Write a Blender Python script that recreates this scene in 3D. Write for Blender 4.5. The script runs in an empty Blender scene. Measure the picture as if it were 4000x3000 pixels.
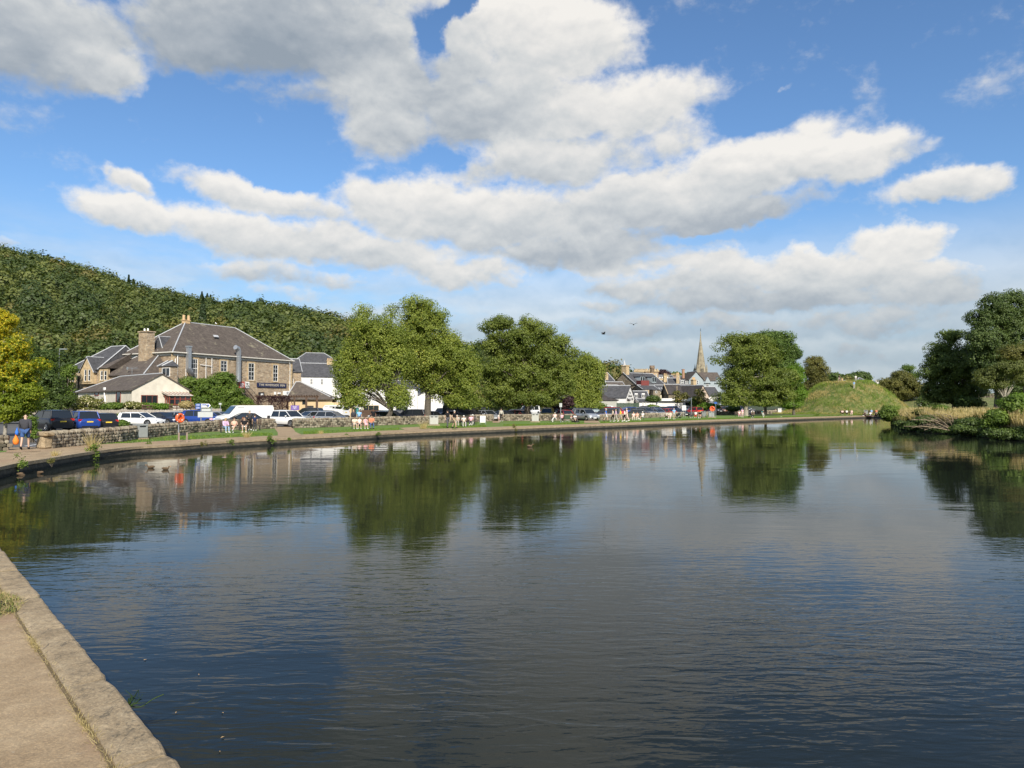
import bpy, bmesh, math, random
import numpy as np
from mathutils import Vector, Matrix, geometry
R = math.radians
scene = bpy.context.scene
COL = scene.collection
# ---------------------------------------------------------------- camera
FPX, PITCH, ZC, G = 2777.0, math.atan(83 / 2777.0), 2.6, 0.4
cam_d = bpy.data.cameras.new("camera"); cam = bpy.data.objects.new("camera", cam_d); COL.objects.link(cam)
cam_d.sensor_width = 36; cam_d.lens = 36 * FPX / 4000; cam_d.clip_start = 0.1; cam_d.clip_end = 12000
cam.location = (0, 0, ZC); cam.rotation_euler = (R(90) + PITCH, 0, 0)
scene.camera = cam
cp, sp = math.cos(PITCH), math.sin(PITCH)
def ray(sx, sy):
    u, v = (sx - 2000) / FPX, (1500 - sy) / FPX
    return Vector((u, cp - v * sp, sp + v * cp))
def P(sx, sy, z=G):
    d = ray(sx, sy); t = (z - ZC) / d.z
    return Vector((d.x * t, d.y * t, z))
def PD(sx, sy, D):
    d = ray(sx, sy); t = D / d.y
    return Vector((d.x * t, D, ZC + d.z * t))
def m_px(px, D): return px * D / FPX
# ---------------------------------------------------------------- light
SUN_EL, SUN_BACK = 36.0, -13.0     # the sun stands behind the camera, 13 degrees to its right
sd = bpy.data.lights.new("sun", 'SUN'); so = bpy.data.objects.new("sun", sd); COL.objects.link(so)
sd.energy = 5.0; sd.angle = R(0.53); sd.color = (1.0, 0.93, 0.82)
el, az = R(SUN_EL), R(180 + SUN_BACK)
sunv = Vector((math.sin(az) * math.cos(el), math.cos(az) * math.cos(el), math.sin(el)))
so.rotation_euler = sunv.to_track_quat('Z', 'Y').to_euler()
scene.view_settings.view_transform = 'Standard'; scene.view_settings.look = 'None'
scene.view_settings.exposure = 0.3; scene.view_settings.gamma = 1
w = bpy.data.worlds.new("World"); scene.world = w; w.use_nodes = True
nt = w.node_tree; nt.nodes.clear()
def N(t, **kw):
    n = nt.nodes.new(t)
    for k, v in kw.items(): setattr(n, k, v)
    return n
def L(a, b): nt.links.new(a, b)
def mth(op, a, b=None, c=None, clamp=False):
    n = N('ShaderNodeMath', operation=op); n.use_clamp = clamp
    for i, x in enumerate((a, b, c)):
        if x is None: continue
        if isinstance(x, (int, float)): n.inputs[i].default_value = x
        else: L(x, n.inputs[i])
    return n.outputs[0]
def mix(fac, a, b, typ='RGBA', blend='MIX'):
    n = N('ShaderNodeMix', data_type=typ)
    if typ == 'RGBA': n.blend_type = blend
    ia, ib, io = (6, 7, 2) if typ == 'RGBA' else (2, 3, 0)
    for s, x in ((n.inputs[0], fac), (n.inputs[ia], a), (n.inputs[ib], b)):
        if isinstance(x, (int, float)): s.default_value = x
        elif isinstance(x, tuple): s.default_value = (*x, 1)
        else: L(x, s)
    return n.outputs[io]
def smooth(x, lo, hi, a=0.0, b=1.0):
    n = N('ShaderNodeMapRange', interpolation_type='SMOOTHSTEP')
    L(x, n.inputs[0])
    for i, v in enumerate((lo, hi, a, b)): n.inputs[i + 1].default_value = v
    return n.outputs[0]
sky = N('ShaderNodeTexSky', sky_type='NISHITA'); sky.sun_disc = False
sky.sun_elevation = R(SUN_EL); sky.sun_rotation = R(180 + SUN_BACK)
sky.air_density = 1.0; sky.dust_density = 0.6; sky.ozone_density = 2.5; sky.altitude = 50
tc = N('ShaderNodeTexCoord'); sep = N('ShaderNodeSeparateXYZ'); L(tc.outputs['Generated'], sep.inputs[0])
azn = mth('MULTIPLY', mth('ARCTAN2', sep.outputs[0], sep.outputs[1]), 57.2958)
eln = mth('MULTIPLY', mth('ARCSINE', sep.outputs[2]), 57.2958)
cmb = N('ShaderNodeCombineXYZ'); L(azn, cmb.inputs[0]); L(eln, cmb.inputs[1])
AE = cmb.outputs[0]
def noise(vec, scale, detail, rough, dist=0.0, off=(0, 0, 0), sc=(1, 1, 1)):
    mp = N('ShaderNodeMapping'); L(vec, mp.inputs[0]); mp.inputs[1].default_value = off; mp.inputs[3].default_value = sc
    n = N('ShaderNodeTexNoise'); L(mp.outputs[0], n.inputs['Vector'])
    n.inputs['Scale'].default_value = scale; n.inputs['Detail'].default_value = detail
    n.inputs['Roughness'].default_value = rough; n.inputs['Distortion'].default_value = dist
    return n.outputs[0]
# cumulus banks: centre and radii in units of the wide view (x right, y down), tilt, weight, brightness
CL = [(60, 60, 300, 150, 0, 1.1, .30), (215, 150, 150, 70, 5, 1.0, .62), (390, 60, 170, 140, 0, 1.15, .25), (600, 40, 330, 165, -4, 1.1, .12),
      (900, 130, 270, 200, -5, 1.25, .38), (830, 250, 125, 105, 0, 1.1, .62), (1160, 90, 245, 160, 0, 1.25, .78), (1060, 240, 270, 95, 0, 1.1, .45),
      (1330, 235, 265, 95, -4, 1.15, .72), (1180, 345, 270, 80, -4, 1.1, .62), (1480, 290, 120, 70, -5, .8, .7), (465, 268, 62, 40, 10, .62, .7),
      (275, 388, 62, 34, 25, .9, .7), (285, 460, 150, 48, 6, 1.05, .8), (240, 430, 60, 60, 0, .5, .9), (545, 415, 215, 48, 10, 1.05, .75), (690, 460, 120, 34, 10, .8, .6),
      (560, 505, 280, 62, 6, 1.1, .7), (430, 470, 120, 46, 8, .9, .75), (890, 445, 200, 88, 4, 1.2, .72), (1060, 470, 240, 82, 0, 1.15, .6), (770, 530, 330, 55, 5, .95, .55),
      (1000, 590, 200, 48, 4, .95, .68), (640, 590, 330, 34, 2, .62, .5), (620, 630, 130, 24, 0, .5, .6), (1400, 430, 330, 85, -8, 1.25, .5),
      (1600, 370, 270, 88, -14, 1.25, .8), (1800, 345, 190, 66, -3, 1.2, .86), (1940, 335, 110, 34, -8, .75, .6), (1550, 470, 260, 60, -6, 1.0, .28),
      (2045, 402, 165, 45, 0, 1.15, .72), (1945, 520, 165, 56, 3, 1.2, .78), (1480, 590, 300, 66, 0, 1.1, .62), (1820, 585, 330, 62, 4, 1.15, .62),
      (1280, 535, 330, 62, 0, 1.0, .35), (2010, 625, 150, 60, 0, .85, .45), (1640, 640, 440, 50, 0, .95, .34), (1330, 655, 170, 22, 0, .6, .6),
      (1500, 705, 560, 40, 0, .7, .35), (1900, 690, 330, 50, 0, .72, .4), (1650, 765, 600, 36, 0, .6, .3), (255, 560, 70, 22, 0, .5, .5), (10, 515, 50, 26, 0, .6, .5),
      (30, 250, 170, 60, 0, .35, .4), (1050, 700, 200, 40, 0, .5, .4), (1690, 195, 30, 16, -20, .5, .7), (700, 210, 300, 50, 0, .5, .2)]
HOLES = [(925, 100, 50, 95, -14, .8), (990, 18, 80, 30, -30, .8), (420, 245, 110, 80, 0, .45), (1000, 345, 80, 26, 0, .35), (640, 370, 90, 40, 0, .5), (1560, 505, 170, 16, -6, .45), (1300, 600, 240, 18, 0, .4), (830, 385, 70, 26, 0, .4)]
def to_ae(dx, dy):
    d = ray(dx * 1.8083, dy * 1.8083).normalized()
    return math.degrees(math.atan2(d.x, d.y)), math.degrees(math.asin(d.z))
wob = N('ShaderNodeTexNoise', noise_dimensions='3D'); L(AE, wob.inputs['Vector'])
wob.inputs['Scale'].default_value = .22; wob.inputs['Detail'].default_value = 5; wob.inputs['Roughness'].default_value = .6
wv = N('ShaderNodeVectorMath', operation='MULTIPLY_ADD'); L(wob.outputs['Color'], wv.inputs[0])
wv.inputs[1].default_value = (5.0, 3.2, 0); wv.inputs[2].default_value = (-2.5, -1.6, 0)
wa = N('ShaderNodeVectorMath', operation='ADD'); L(AE, wa.inputs[0]); L(wv.outputs[0], wa.inputs[1]); AEW = wa.outputs[0]
def blob(x, y, rx, ry, tilt, wgt):
    a, e = to_ae(x, y); a1, _ = to_ae(x + rx, y); a0, _ = to_ae(x - rx, y); _, e1 = to_ae(x, y - ry); _, e0 = to_ae(x, y + ry)
    sx_, sy_ = (a1 - a0) / 2, (e1 - e0) / 2
    mp = N('ShaderNodeMapping', vector_type='TEXTURE'); L(AEW, mp.inputs[0])
    mp.inputs[1].default_value = (a, e, 0); mp.inputs[2].default_value = (0, 0, R(-tilt)); mp.inputs[3].default_value = (sx_, sy_, 1)
    ln = N('ShaderNodeVectorMath', operation='LENGTH'); L(mp.outputs[0], ln.inputs[0])
    return smooth(ln.outputs['Value'], 1.32, 0.25, 0.0, wgt), mp.outputs[0]
dens = brt = wsum = None
for (x, y, rx, ry, tl, wg, br) in CL:
    f, lv = blob(x, y, rx, ry, tl, wg)
    s2 = N('ShaderNodeSeparateXYZ'); L(lv, s2.inputs[0])
    f2 = mth('MULTIPLY', f, f)
    loc = mth('MULTIPLY_ADD', s2.outputs[1], .42, br)     # the upper side of each bank is sunlit, its base is grey
    c = mth('MULTIPLY', f2, loc)
    if dens is None: dens = f
    else:
        sm_ = N('ShaderNodeMath', operation='SMOOTH_MAX'); L(dens, sm_.inputs[0]); L(f, sm_.inputs[1]); sm_.inputs[2].default_value = .22; dens = sm_.outputs[0]
    brt = c if brt is None else mth('ADD', brt, c); wsum = f2 if wsum is None else mth('ADD', wsum, f2)
dens = mth('MULTIPLY', mth('MINIMUM', dens, 1.15), .92)
for (x, y, rx, ry, tl, wg) in HOLES:
    f, _ = blob(x, y, rx, ry, tl, wg); dens = mth('SUBTRACT', dens, f)
# the rest of the sky, above and behind the view, carries scattered cumulus too
inview = mth('MULTIPLY', smooth(azn, -60, -42), smooth(azn, 60, 44)); inview = mth('MULTIPLY', inview, smooth(eln, 37, 30))
gen = smooth(noise(AE, .03, 4, .55), .46, .66, 0, 1.1)
gen = mth('MULTIPLY', gen, mth('SUBTRACT', 1.0, inview)); dens = mth('ADD', dens, gen)
n1 = noise(AE, .21, 9, .56, 0.2, sc=(1, 1.5, 1)); n2 = noise(AE, 1.1, 6, .6, sc=(1, 1.35, 1), off=(30, 10, 0))
n3 = noise(AE, .085, 3, .5, off=(3, 50, 0), sc=(1, 1.8, 1))
nn = mth('ADD', mth('ADD', mth('MULTIPLY', mth('SUBTRACT', n1, .5), 1.7), mth('MULTIPLY', mth('SUBTRACT', n2, .5), .6)), mth('MULTIPLY', mth('SUBTRACT', n3, .5), .9))
fld = mth('SUBTRACT', mth('ADD', mth('MULTIPLY', dens, 1.42), nn), .155)
alpha = smooth(fld, .14, .96)
veil = mth('MULTIPLY', smooth(eln, 15, 5), smooth(mth('ADD', noise(AE, .07, 5, .6, off=(11, 4, 0), sc=(1, 3.2, 1)), mth('MULTIPLY', smooth(azn, -22, 8), .22)), .42, .66, 0, .72)); alpha = mth('MAXIMUM', alpha, veil)
above = noise(AE, .21, 9, .56, 0.2, off=(0, 1.1, 0), sc=(1, 1.5, 1))
n4 = noise(AE, .5, 4, .5, off=(8, 2, 0), sc=(1, 1.4, 1)); n4b = noise(AE, .5, 4, .5, off=(8, 2.45, 0), sc=(1, 1.4, 1))
relief = mth('ADD', mth('MULTIPLY', mth('SUBTRACT', n1, above), .85), mth('MULTIPLY', mth('SUBTRACT', n4, n4b), .30))
base_b = mth('ADD', mth('DIVIDE', mth('ADD', brt, .02), mth('ADD', wsum, .04)), .10)
bright = mth('ADD', mth('ADD', base_b, relief), mth('MULTIPLY', mth('SUBTRACT', n2, .5), .10))
thick = smooth(fld, .95, 2.2); bright = mth('SUBTRACT', bright, mth('MULTIPLY', thick, .16))
edge = smooth(fld, .8, .35, 0, .18); bright = mth('ADD', bright, edge)
cr = N('ShaderNodeValToRGB'); L(bright, cr.inputs[0]); e = cr.color_ramp.elements
e[0].position = 0.0; e[0].color = (.300, .350, .405, 1); e[1].position = 1.0; e[1].color = (.90, .87, .82, 1)
for p_, c_ in ((.3, (.42, .46, .50, 1)), (.6, (.62, .64, .645, 1)), (.8, (.77, .76, .735, 1))):
    q = e.new(p_); q.color = c_
SKYS = 0.10
skc = mix(1.0, sky.outputs[0], (SKYS * 1.05, SKYS * 1.31, SKYS * 1.52), blend='MULTIPLY')
hz = smooth(eln, 16, 0, 0, .80); skc = mix(hz, skc, (.36, .475, .58))
lowfade = smooth(eln, 11, 1, 0, .62); ccol = mix(lowfade, cr.outputs[0], (.385, .465, .54))
final = mix(mth('MULTIPLY', alpha, .96), skc, ccol)
bg = N('ShaderNodeBackground'); L(final, bg.inputs[0]); bg.inputs[1].default_value = .84
wo = N('ShaderNodeOutputWorld'); L(bg.outputs[0], wo.inputs[0])
w.cycles.sampling_method = 'MANUAL'; w.cycles.sample_map_resolution = 512
# ---------------------------------------------------------------- objects and tags
def tag(o, label=None, cat=None, group=None, kind=None):
    if label: o['label'] = label
    if cat: o['category'] = cat
    if group: o['group'] = group
    if kind: o['kind'] = kind
    return o
def link(name, me, parent=None, mats=None):
    o = bpy.data.objects.new(name, me); COL.objects.link(o)
    if parent is not None: o.parent = parent
    if mats is not None and me is not None and not me.materials:
        for m in (mats if isinstance(mats, (list, tuple)) else [mats]): me.materials.append(m)
    return o
def empty(name, loc, rz=0, label=None, cat=None, group=None):
    o = bpy.data.objects.new(name, None); COL.objects.link(o); o.location = loc; o.rotation_euler = (0, 0, rz)
    o.empty_display_size = .2
    return tag(o, label, cat, group)
def copy_tree(o, parent=None):
    c = o.copy(); COL.objects.link(c)
    if parent is not None: c.parent = parent
    for ch in [k for k in KIDS.get(o.name, [])]: copy_tree(ch, c)
    return c
KIDS = {}
def index_kids():
    KIDS.clear()
    for o in bpy.data.objects:
        if o.parent: KIDS.setdefault(o.parent.name, []).append(o)
def subtree_index(o):
    KIDS.clear()
    for q in list(bpy.data.objects)[-400:]:
        if q.parent: KIDS.setdefault(q.parent.name, []).append(q)
class MB:
    def __init__(s): s.v = []; s.f = []; s.m = []; s.s = []
    def add(s, vs, fs, mi=0, sm=False):
        n = len(s.v); s.v.extend([tuple(p) for p in vs]); s.f.extend([tuple(n + i for i in f) for f in fs])
        s.m.extend([mi] * len(fs)); s.s.extend([sm] * len(fs)); return s
    def box(s, c, d, rz=0, mi=0, taper=1.0, rx=0, ry=0):
        hx, hy, hz = d[0] / 2, d[1] / 2, d[2] / 2
        vs = [(x * (taper if z > 0 else 1), y * (taper if z > 0 else 1), z) for z in (-hz, hz) for x, y in ((-hx, -hy), (hx, -hy), (hx, hy), (-hx, hy))]
        if rz or rx or ry:
            M = Matrix.Rotation(rz, 3, 'Z') @ Matrix.Rotation(ry, 3, 'Y') @ Matrix.Rotation(rx, 3, 'X'); vs = [M @ Vector(p) for p in vs]
        vs = [(p[0] + c[0], p[1] + c[1], p[2] + c[2]) for p in vs]
        return s.add(vs, [(0, 3, 2, 1), (4, 5, 6, 7), (0, 1, 5, 4), (1, 2, 6, 5), (2, 3, 7, 6), (3, 0, 4, 7)], mi)
    def tube(s, pts, rad, seg=6, mi=0, cap=True, sm=True):
        pts = [Vector(p) for p in pts]; rad = rad if isinstance(rad, (list, tuple)) else [rad] * len(pts)
        n = len(pts); vs = []; prev = None
        for i, p in enumerate(pts):
            t = (pts[min(i + 1, n - 1)] - pts[max(i - 1, 0)])
            t = t.normalized() if t.length > 1e-9 else Vector((0, 0, 1))
            a = prev - t * prev.dot(t) if prev is not None else t.orthogonal()
            if a.length < 1e-6: a = t.orthogonal()
            a.normalize(); prev = a; b = t.cross(a)
            vs += [p + (a * math.cos(2 * math.pi * k / seg) + b * math.sin(2 * math.pi * k / seg)) * rad[i] for k in range(seg)]
        fs = [(i * seg + k, i * seg + (k + 1) % seg, (i + 1) * seg + (k + 1) % seg, (i + 1) * seg + k) for i in range(n - 1) for k in range(seg)]
        s.add(vs, fs, mi, sm)
        if cap:
            s.add(vs[:seg], [tuple(range(seg))[::-1]], mi); s.add(vs[-seg:], [tuple(range(seg))], mi)
        return s
    def cyl(s, c, r, h, seg=12, mi=0, axis='Z', r2=None):
        d = {'X': Vector((1, 0, 0)), 'Y': Vector((0, 1, 0)), 'Z': Vector((0, 0, 1))}[axis]; c = Vector(c)
        return s.tube([c - d * h / 2, c + d * h / 2], [r, r if r2 is None else r2], seg, mi)
    def poly(s, pts, mi=0): return s.add(pts, [tuple(range(len(pts)))], mi)
    def prism(s, poly2, y0, y1, mi=0):      # polygon in x,z extruded along y
        n = len(poly2); vs = [(x, y0, z) for x, z in poly2] + [(x, y1, z) for x, z in poly2]
        return s.add(vs, [tuple(range(n)), tuple(range(2 * n - 1, n - 1, -1))] + [(i, i + n, (i + 1) % n + n, (i + 1) % n) for i in range(n)], mi)
    def ell(s, c, r, seg=10, rings=6, mi=0, rot=None):
        vs = []
        for i in range(rings + 1):
            th = math.pi * i / rings
            for k in range(seg):
                ph = 2 * math.pi * k / seg
                p = Vector((r[0] * math.sin(th) * math.cos(ph), r[1] * math.sin(th) * math.sin(ph), r[2] * math.cos(th)))
                if rot is not None: p = rot @ p
                vs.append((p.x + c[0], p.y + c[1], p.z + c[2]))
        fs = [(i * seg + k, (i + 1) * seg + k, (i + 1) * seg + (k + 1) % seg, i * seg + (k + 1) % seg) for i in range(rings) for k in range(seg)]
        return s.add(vs, fs, mi, True)
    def mesh(s, name='mesh'):
        me = bpy.data.meshes.new(name); me.from_pydata(s.v, [], s.f)
        me.polygons.foreach_set('material_index', s.m); me.polygons.foreach_set('use_smooth', s.s)
        bm = bmesh.new(); bm.from_mesh(me); bmesh.ops.recalc_face_normals(bm, faces=bm.faces); bm.to_mesh(me); bm.free()
        return me
    def obj(s, name, mats, parent=None): return link(name, s.mesh(name), parent, mats)
# ---------------------------------------------------------------- materials
def newmat(name):
    global nt
    m = bpy.data.materials.new(name); m.use_nodes = True; nt = m.node_tree; nt.nodes.clear()
    o = N('ShaderNodeOutputMaterial'); b = N('ShaderNodeBsdfPrincipled'); L(b.outputs[0], o.inputs[0]); return m, b, o
def srgb(r, g, b): return tuple(((c / 255 + .055) / 1.055) ** 2.4 if c > 10 else c / 255 / 12.92 for c in (r, g, b))
def ramp(fac, stops):
    n = N('ShaderNodeValToRGB'); L(fac, n.inputs[0]); e = n.color_ramp.elements
    e[0].position, e[0].color = stops[0][0], (*stops[0][1], 1); e[1].position, e[1].color = stops[-1][0], (*stops[-1][1], 1)
    for p_, c_ in stops[1:-1]: q = e.new(p_); q.color = (*c_, 1)
    return n.outputs[0]
def bump(b, h, strength=.5, dist=.02):
    n = N('ShaderNodeBump'); n.inputs['Strength'].default_value = strength; n.inputs['Distance'].default_value = dist
    L(h, n.inputs['Height']); L(n.outputs[0], b.inputs['Normal'])
MC = {}
def flat(name, c, rough=.6, metal=0.0, var=.12, scale=6, bmp=0.0, coat=0.0):
    if name in MC: return MC[name]
    m, b, o = newmat(name); t = N('ShaderNodeTexCoord')
    n = noise(t.outputs['Object'], scale, 5, .6)
    c2 = tuple(max(0, x * (1 - var)) for x in c); c3 = tuple(min(1, x * (1 + var)) for x in c)
    L(ramp(n, [(.3, c2), (.7, c3)]), b.inputs['Base Color'])
    b.inputs['Roughness'].default_value = rough; b.inputs['Metallic'].default_value = metal; b.inputs['Specular IOR Level'].default_value = .5 if rough < .75 else .2
    if coat: b.inputs['Coat Weight'].default_value = coat; b.inputs['Coat Roughness'].default_value = .05
    if bmp: bump(b, noise(t.outputs['Object'], scale * 5, 4, .6), .5, bmp)
    MC[name] = m; return m
def voro(vec, scale, feature='F1', sc=(1, 1, 1), rnd=1.0):
    mp = N('ShaderNodeMapping'); L(vec, mp.inputs[0]); mp.inputs[3].default_value = sc
    v = N('ShaderNodeTexVoronoi', feature=feature); L(mp.outputs[0], v.inputs['Vector']); v.inputs['Scale'].default_value = scale
    v.inputs['Randomness'].default_value = rnd
    return v
def rubble(name, stops, mortar, scale=2.6, zs=2.0, bmp=.03, mw=.07):
    m, b, o = newmat(name); t = N('ShaderNodeTexCoord'); tv = t.outputs['Object']
    v = voro(tv, scale, 'F1', (1, 1, zs)); ve = voro(tv, scale, 'DISTANCE_TO_EDGE', (1, 1, zs))
    sc = N('ShaderNodeSeparateColor'); L(v.outputs['Color'], sc.inputs[0])
    c = ramp(sc.outputs[0], stops)
    c = mix(.45, c, ramp(noise(tv, 1.3, 5, .65), [(.3, tuple(x * .55 for x in stops[0][1])), (.7, stops[-1][1])]))
    big = ramp(noise(tv, .22, 4, .6), [(.35, (.72, .70, .68)), (.65, (1.1, 1.08, 1.02))]); c = mix(1.0, c, big, blend='MULTIPLY')
    e_ = smooth(ve.outputs['Distance'], mw, mw * .35); L(mix(e_, c, mortar), b.inputs['Base Color'])
    b.inputs['Roughness'].default_value = .92
    bump(b, mth('ADD', smooth(ve.outputs['Distance'], 0, mw * 1.6), mth('MULTIPLY', noise(tv, 14, 4, .6), .35)), 1.0, bmp)
    return m
def slate(name, base, moss, course=4.0, amt=.5):
    m, b, o = newmat(name); t = N('ShaderNodeTexCoord'); tv = t.outputs['Object']
    v = voro(tv, 3.2, 'F1', (1, 1, 1.5)); sc = N('ShaderNodeSeparateColor'); L(v.outputs['Color'], sc.inputs[0])
    d = tuple(x * .62 for x in base); l = tuple(x * 1.4 for x in base)
    c = mix(.5, ramp(sc.outputs[0], [(0, d), (1, l)]), ramp(noise(tv, .7, 6, .7, sc=(2.2, 2.2, .6)), [(.3, d), (.7, l)]))
    mo = smooth(noise(tv, .55, 8, .75, sc=(1.6, 1.6, .7), off=(9, 3, 1)), .56, .68, 0, amt); c = mix(mo, c, moss)
    L(c, b.inputs['Base Color']); b.inputs['Roughness'].default_value = .8; b.inputs['Specular IOR Level'].default_value = .25
    wv_ = N('ShaderNodeTexWave', bands_direction='Z', wave_profile='SAW'); L(tv, wv_.inputs[0]); wv_.inputs['Scale'].default_value = course / 3.14 ; wv_.inputs['Distortion'].default_value = .3
    bump(b, mth('ADD', wv_.outputs['Fac'], noise(tv, 9, 3, .6)), .8, .02)
    return m
def foliage(name, dark, mid, light, transl=.35, accent=None, amt=0.0):
    m, b, o = newmat(name)
    at = N('ShaderNodeAttribute', attribute_name='tint'); sp_ = N('ShaderNodeSeparateColor'); L(at.outputs['Color'], sp_.inputs[0])
    c = ramp(sp_.outputs[0], [(0, dark), (.5, mid), (1, light)])
    if accent: c = mix(smooth(sp_.outputs[1], 1 - amt, 1 - amt + .1), c, accent)
    L(c, b.inputs['Base Color']); b.inputs['Roughness'].default_value = .55; b.inputs['Specular IOR Level'].default_value = .35
    tr = N('ShaderNodeBsdfTranslucent'); L(mix(1.0, c, (1.25, 1.35, .55), blend='MULTIPLY'), tr.inputs[0])
    ms = N('ShaderNodeMixShader'); ms.inputs[0].default_value = transl; L(b.outputs[0], ms.inputs[1]); L(tr.outputs[0], ms.inputs[2]); L(ms.outputs[0], o.inputs[0])
    return m
# ================================================================ setting: water, land, quay, path
def catmull(pts, n=6):
    pts = [Vector(p) for p in pts]; out = []
    for i in range(len(pts) - 1):
        a, b, c, d = pts[max(i - 1, 0)], pts[i], pts[i + 1], pts[min(i + 2, len(pts) - 1)]
        for k in range(n):
            t = k / n; out.append(.5 * ((2 * b) + (c - a) * t + (2 * a - 5 * b + 4 * c - d) * t * t + (3 * b - a - 3 * c + d) * t ** 3))
    return out + [pts[-1]]
def offset(pts, d):     # to the left of the walking direction
    out = []
    for i, p in enumerate(pts):
        t = (pts[min(i + 1, len(pts) - 1)] - pts[max(i - 1, 0)]); t = Vector((t.x, t.y)).normalized()
        out.append(Vector((p.x - t.y * d, p.y + t.x * d)))
    return out
def strip(name, a, b, za, zb, mats, parent=None, mi=0):
    mb = MB(); n = len(a)
    vs = [(p.x, p.y, za) for p in a] + [(p.x, p.y, zb) for p in b]
    mb.add(vs, [(i, i + 1, n + i + 1, n + i) for i in range(n - 1)]); return mb.obj(name, mats, parent)
def sheet(name, pts, z, mat):
    tri = geometry.tessellate_polygon([[Vector((p[0], p[1], 0)) for p in pts]])
    mb = MB(); mb.add([(p[0], p[1], z) for p in pts], [tuple(t) for t in tri]); o = mb.obj(name, mat)
    if o.data.polygons[0].normal.z < 0: o.data.flip_normals()
    return o
# materials of the ground
M_water, b, o_ = newmat('river_water'); t = N('ShaderNodeTexCoord'); tv = t.outputs['Object']
b.inputs['Base Color'].default_value = (.012, .015, .012, 1); b.inputs['Roughness'].default_value = .015; b.inputs['IOR'].default_value = 1.22
sepw = N('ShaderNodeSeparateXYZ'); L(tv, sepw.inputs[0])
patch = mth('MULTIPLY', smooth(noise(tv, .07, 3, .6, .6, sc=(.55, 1, 1)), .36, .62, .10, 1.0), smooth(sepw.outputs[1], 4, 16, 1.1, .15))
r1 = noise(tv, .5, 1, .5, .5, sc=(.6, 1.3, 1)); r2 = noise(tv, 4.2, 2, .5, .6, sc=(.42, 1.4, 1), off=(4, 2, 0)); r3 = noise(tv, 12.0, 2, .5, sc=(.5, 1.3, 1))
hh = mth('ADD', mth('MULTIPLY', r1, .24), mth('MULTIPLY', mth('ADD', mth('MULTIPLY', r2, .60), mth('MULTIPLY', r3, .15)), patch))
bump(b, hh, 1.0, .03)
M_grass, b, o_ = newmat('grass_ground'); t = N('ShaderNodeTexCoord'); tv = t.outputs['Object']
c = mix(smooth(noise(tv, 3.0, 6, .7), .35, .65), (.075, .15, .018), (.15, .235, .035)); c = mix(smooth(noise(tv, .35, 5, .65), .5, .72), c, (.16, .15, .06))
L(c, b.inputs['Base Color']); b.inputs['Roughness'].default_value = .9; bump(b, noise(tv, 30, 4, .7), 1, .05)
M_rough, b, o_ = newmat('rough_grass_slope'); t = N('ShaderNodeTexCoord'); tv = t.outputs['Object']
c = mix(smooth(noise(tv, .9, 8, .75, .5, sc=(1, 1, .5)), .42, .62), (.075, .115, .018), (.26, .22, .085)); c = mix(smooth(noise(tv, .3, 5, .6, off=(5, 5, 5)), .52, .7), c, (.16, .20, .05))
c = mix(smooth(noise(tv, 5, 4, .7, off=(2, 8, 5)), .55, .75, 0, .6), c, (.07, .075, .03))
L(c, b.inputs['Base Color']); b.inputs['Roughness'].default_value = .9; bump(b, noise(tv, 9, 6, .75), 1, .25)
M_asph, b, o_ = newmat('asphalt'); t = N('ShaderNodeTexCoord'); tv = t.outputs['Object']
L(ramp(noise(tv, .5, 8, .7), [(.3, (.075, .073, .072)), (.7, (.125, .12, .115))]), b.inputs['Base Color']); b.inputs['Roughness'].default_value = .85; bump(b, noise(tv, 60, 3, .6), .4, .01)
M_path, b, o_ = newmat('quay_paving'); t = N('ShaderNodeTexCoord'); tv = t.outputs['Object']
c = ramp(noise(tv, 1.6, 11, .8), [(.28, (.19, .13, .07)), (.5, (.32, .232, .135)), (.70, (.43, .325, .20))])
c = mix(smooth(noise(tv, 60, 3, .8), .58, .75, 0, .55), c, (.10, .082, .06)); c = mix(smooth(noise(tv, 2.2, 9, .8, 1.2, off=(7, 1, 0), sc=(1, 3, 1)), .61, .66, 0, .7), c, (.50, .46, .38))
c = mix(smooth(noise(tv, 1.3, 8, .8, .8, off=(3, 31, 0)), .56, .68, 0, .6), c, (.095, .075, .052)); vv = voro(tv, 85); sc_ = N('ShaderNodeSeparateColor'); L(vv.outputs['Color'], sc_.inputs[0]); c = mix(.24, c, mix(1.0, c, ramp(sc_.outputs[0], [(0, (.35, .34, .33)), (.6, (1, 1, 1)), (1, (1.9, 1.8, 1.7))]), blend='MULTIPLY')); c = mix(smooth(noise(tv, .45, 5, .6, off=(13, 1, 0)), .5, .65, 0, .35), c, (.27, .15, .095))
L(c, b.inputs['Base Color']); b.inputs['Roughness'].default_value = .9
bump(b, mth('ADD', noise(tv, 45, 6, .75), mth('MULTIPLY', noise(tv, 6, 4, .6), 1.0)), .8, .012)
M_cope, b, o_ = newmat('weathered_coping'); t = N('ShaderNodeTexCoord'); tv = t.outputs['Object']
c = ramp(noise(tv, 3.5, 10, .8), [(.30, (.17, .125, .07)), (.5, (.335, .255, .155)), (.70, (.46, .365, .235))])
c = mix(smooth(noise(tv, 9, 8, .8, 1.5, sc=(1, .4, 1)), .53, .63, 0, .75), c, (.085, .075, .055)); vv = voro(tv, 70); sc_ = N('ShaderNodeSeparateColor'); L(vv.outputs['Color'], sc_.inputs[0]); c = mix(.30, c, mix(1.0, c, ramp(sc_.outputs[0], [(0, (.35, .34, .33)), (.6, (1, 1, 1)), (1, (1.7, 1.65, 1.6))]), blend='MULTIPLY')); c = mix(smooth(noise(tv, 70, 3, .8, off=(3, 3, 0)), .6, .7, 0, .5), c, (.40, .36, .28))
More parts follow.
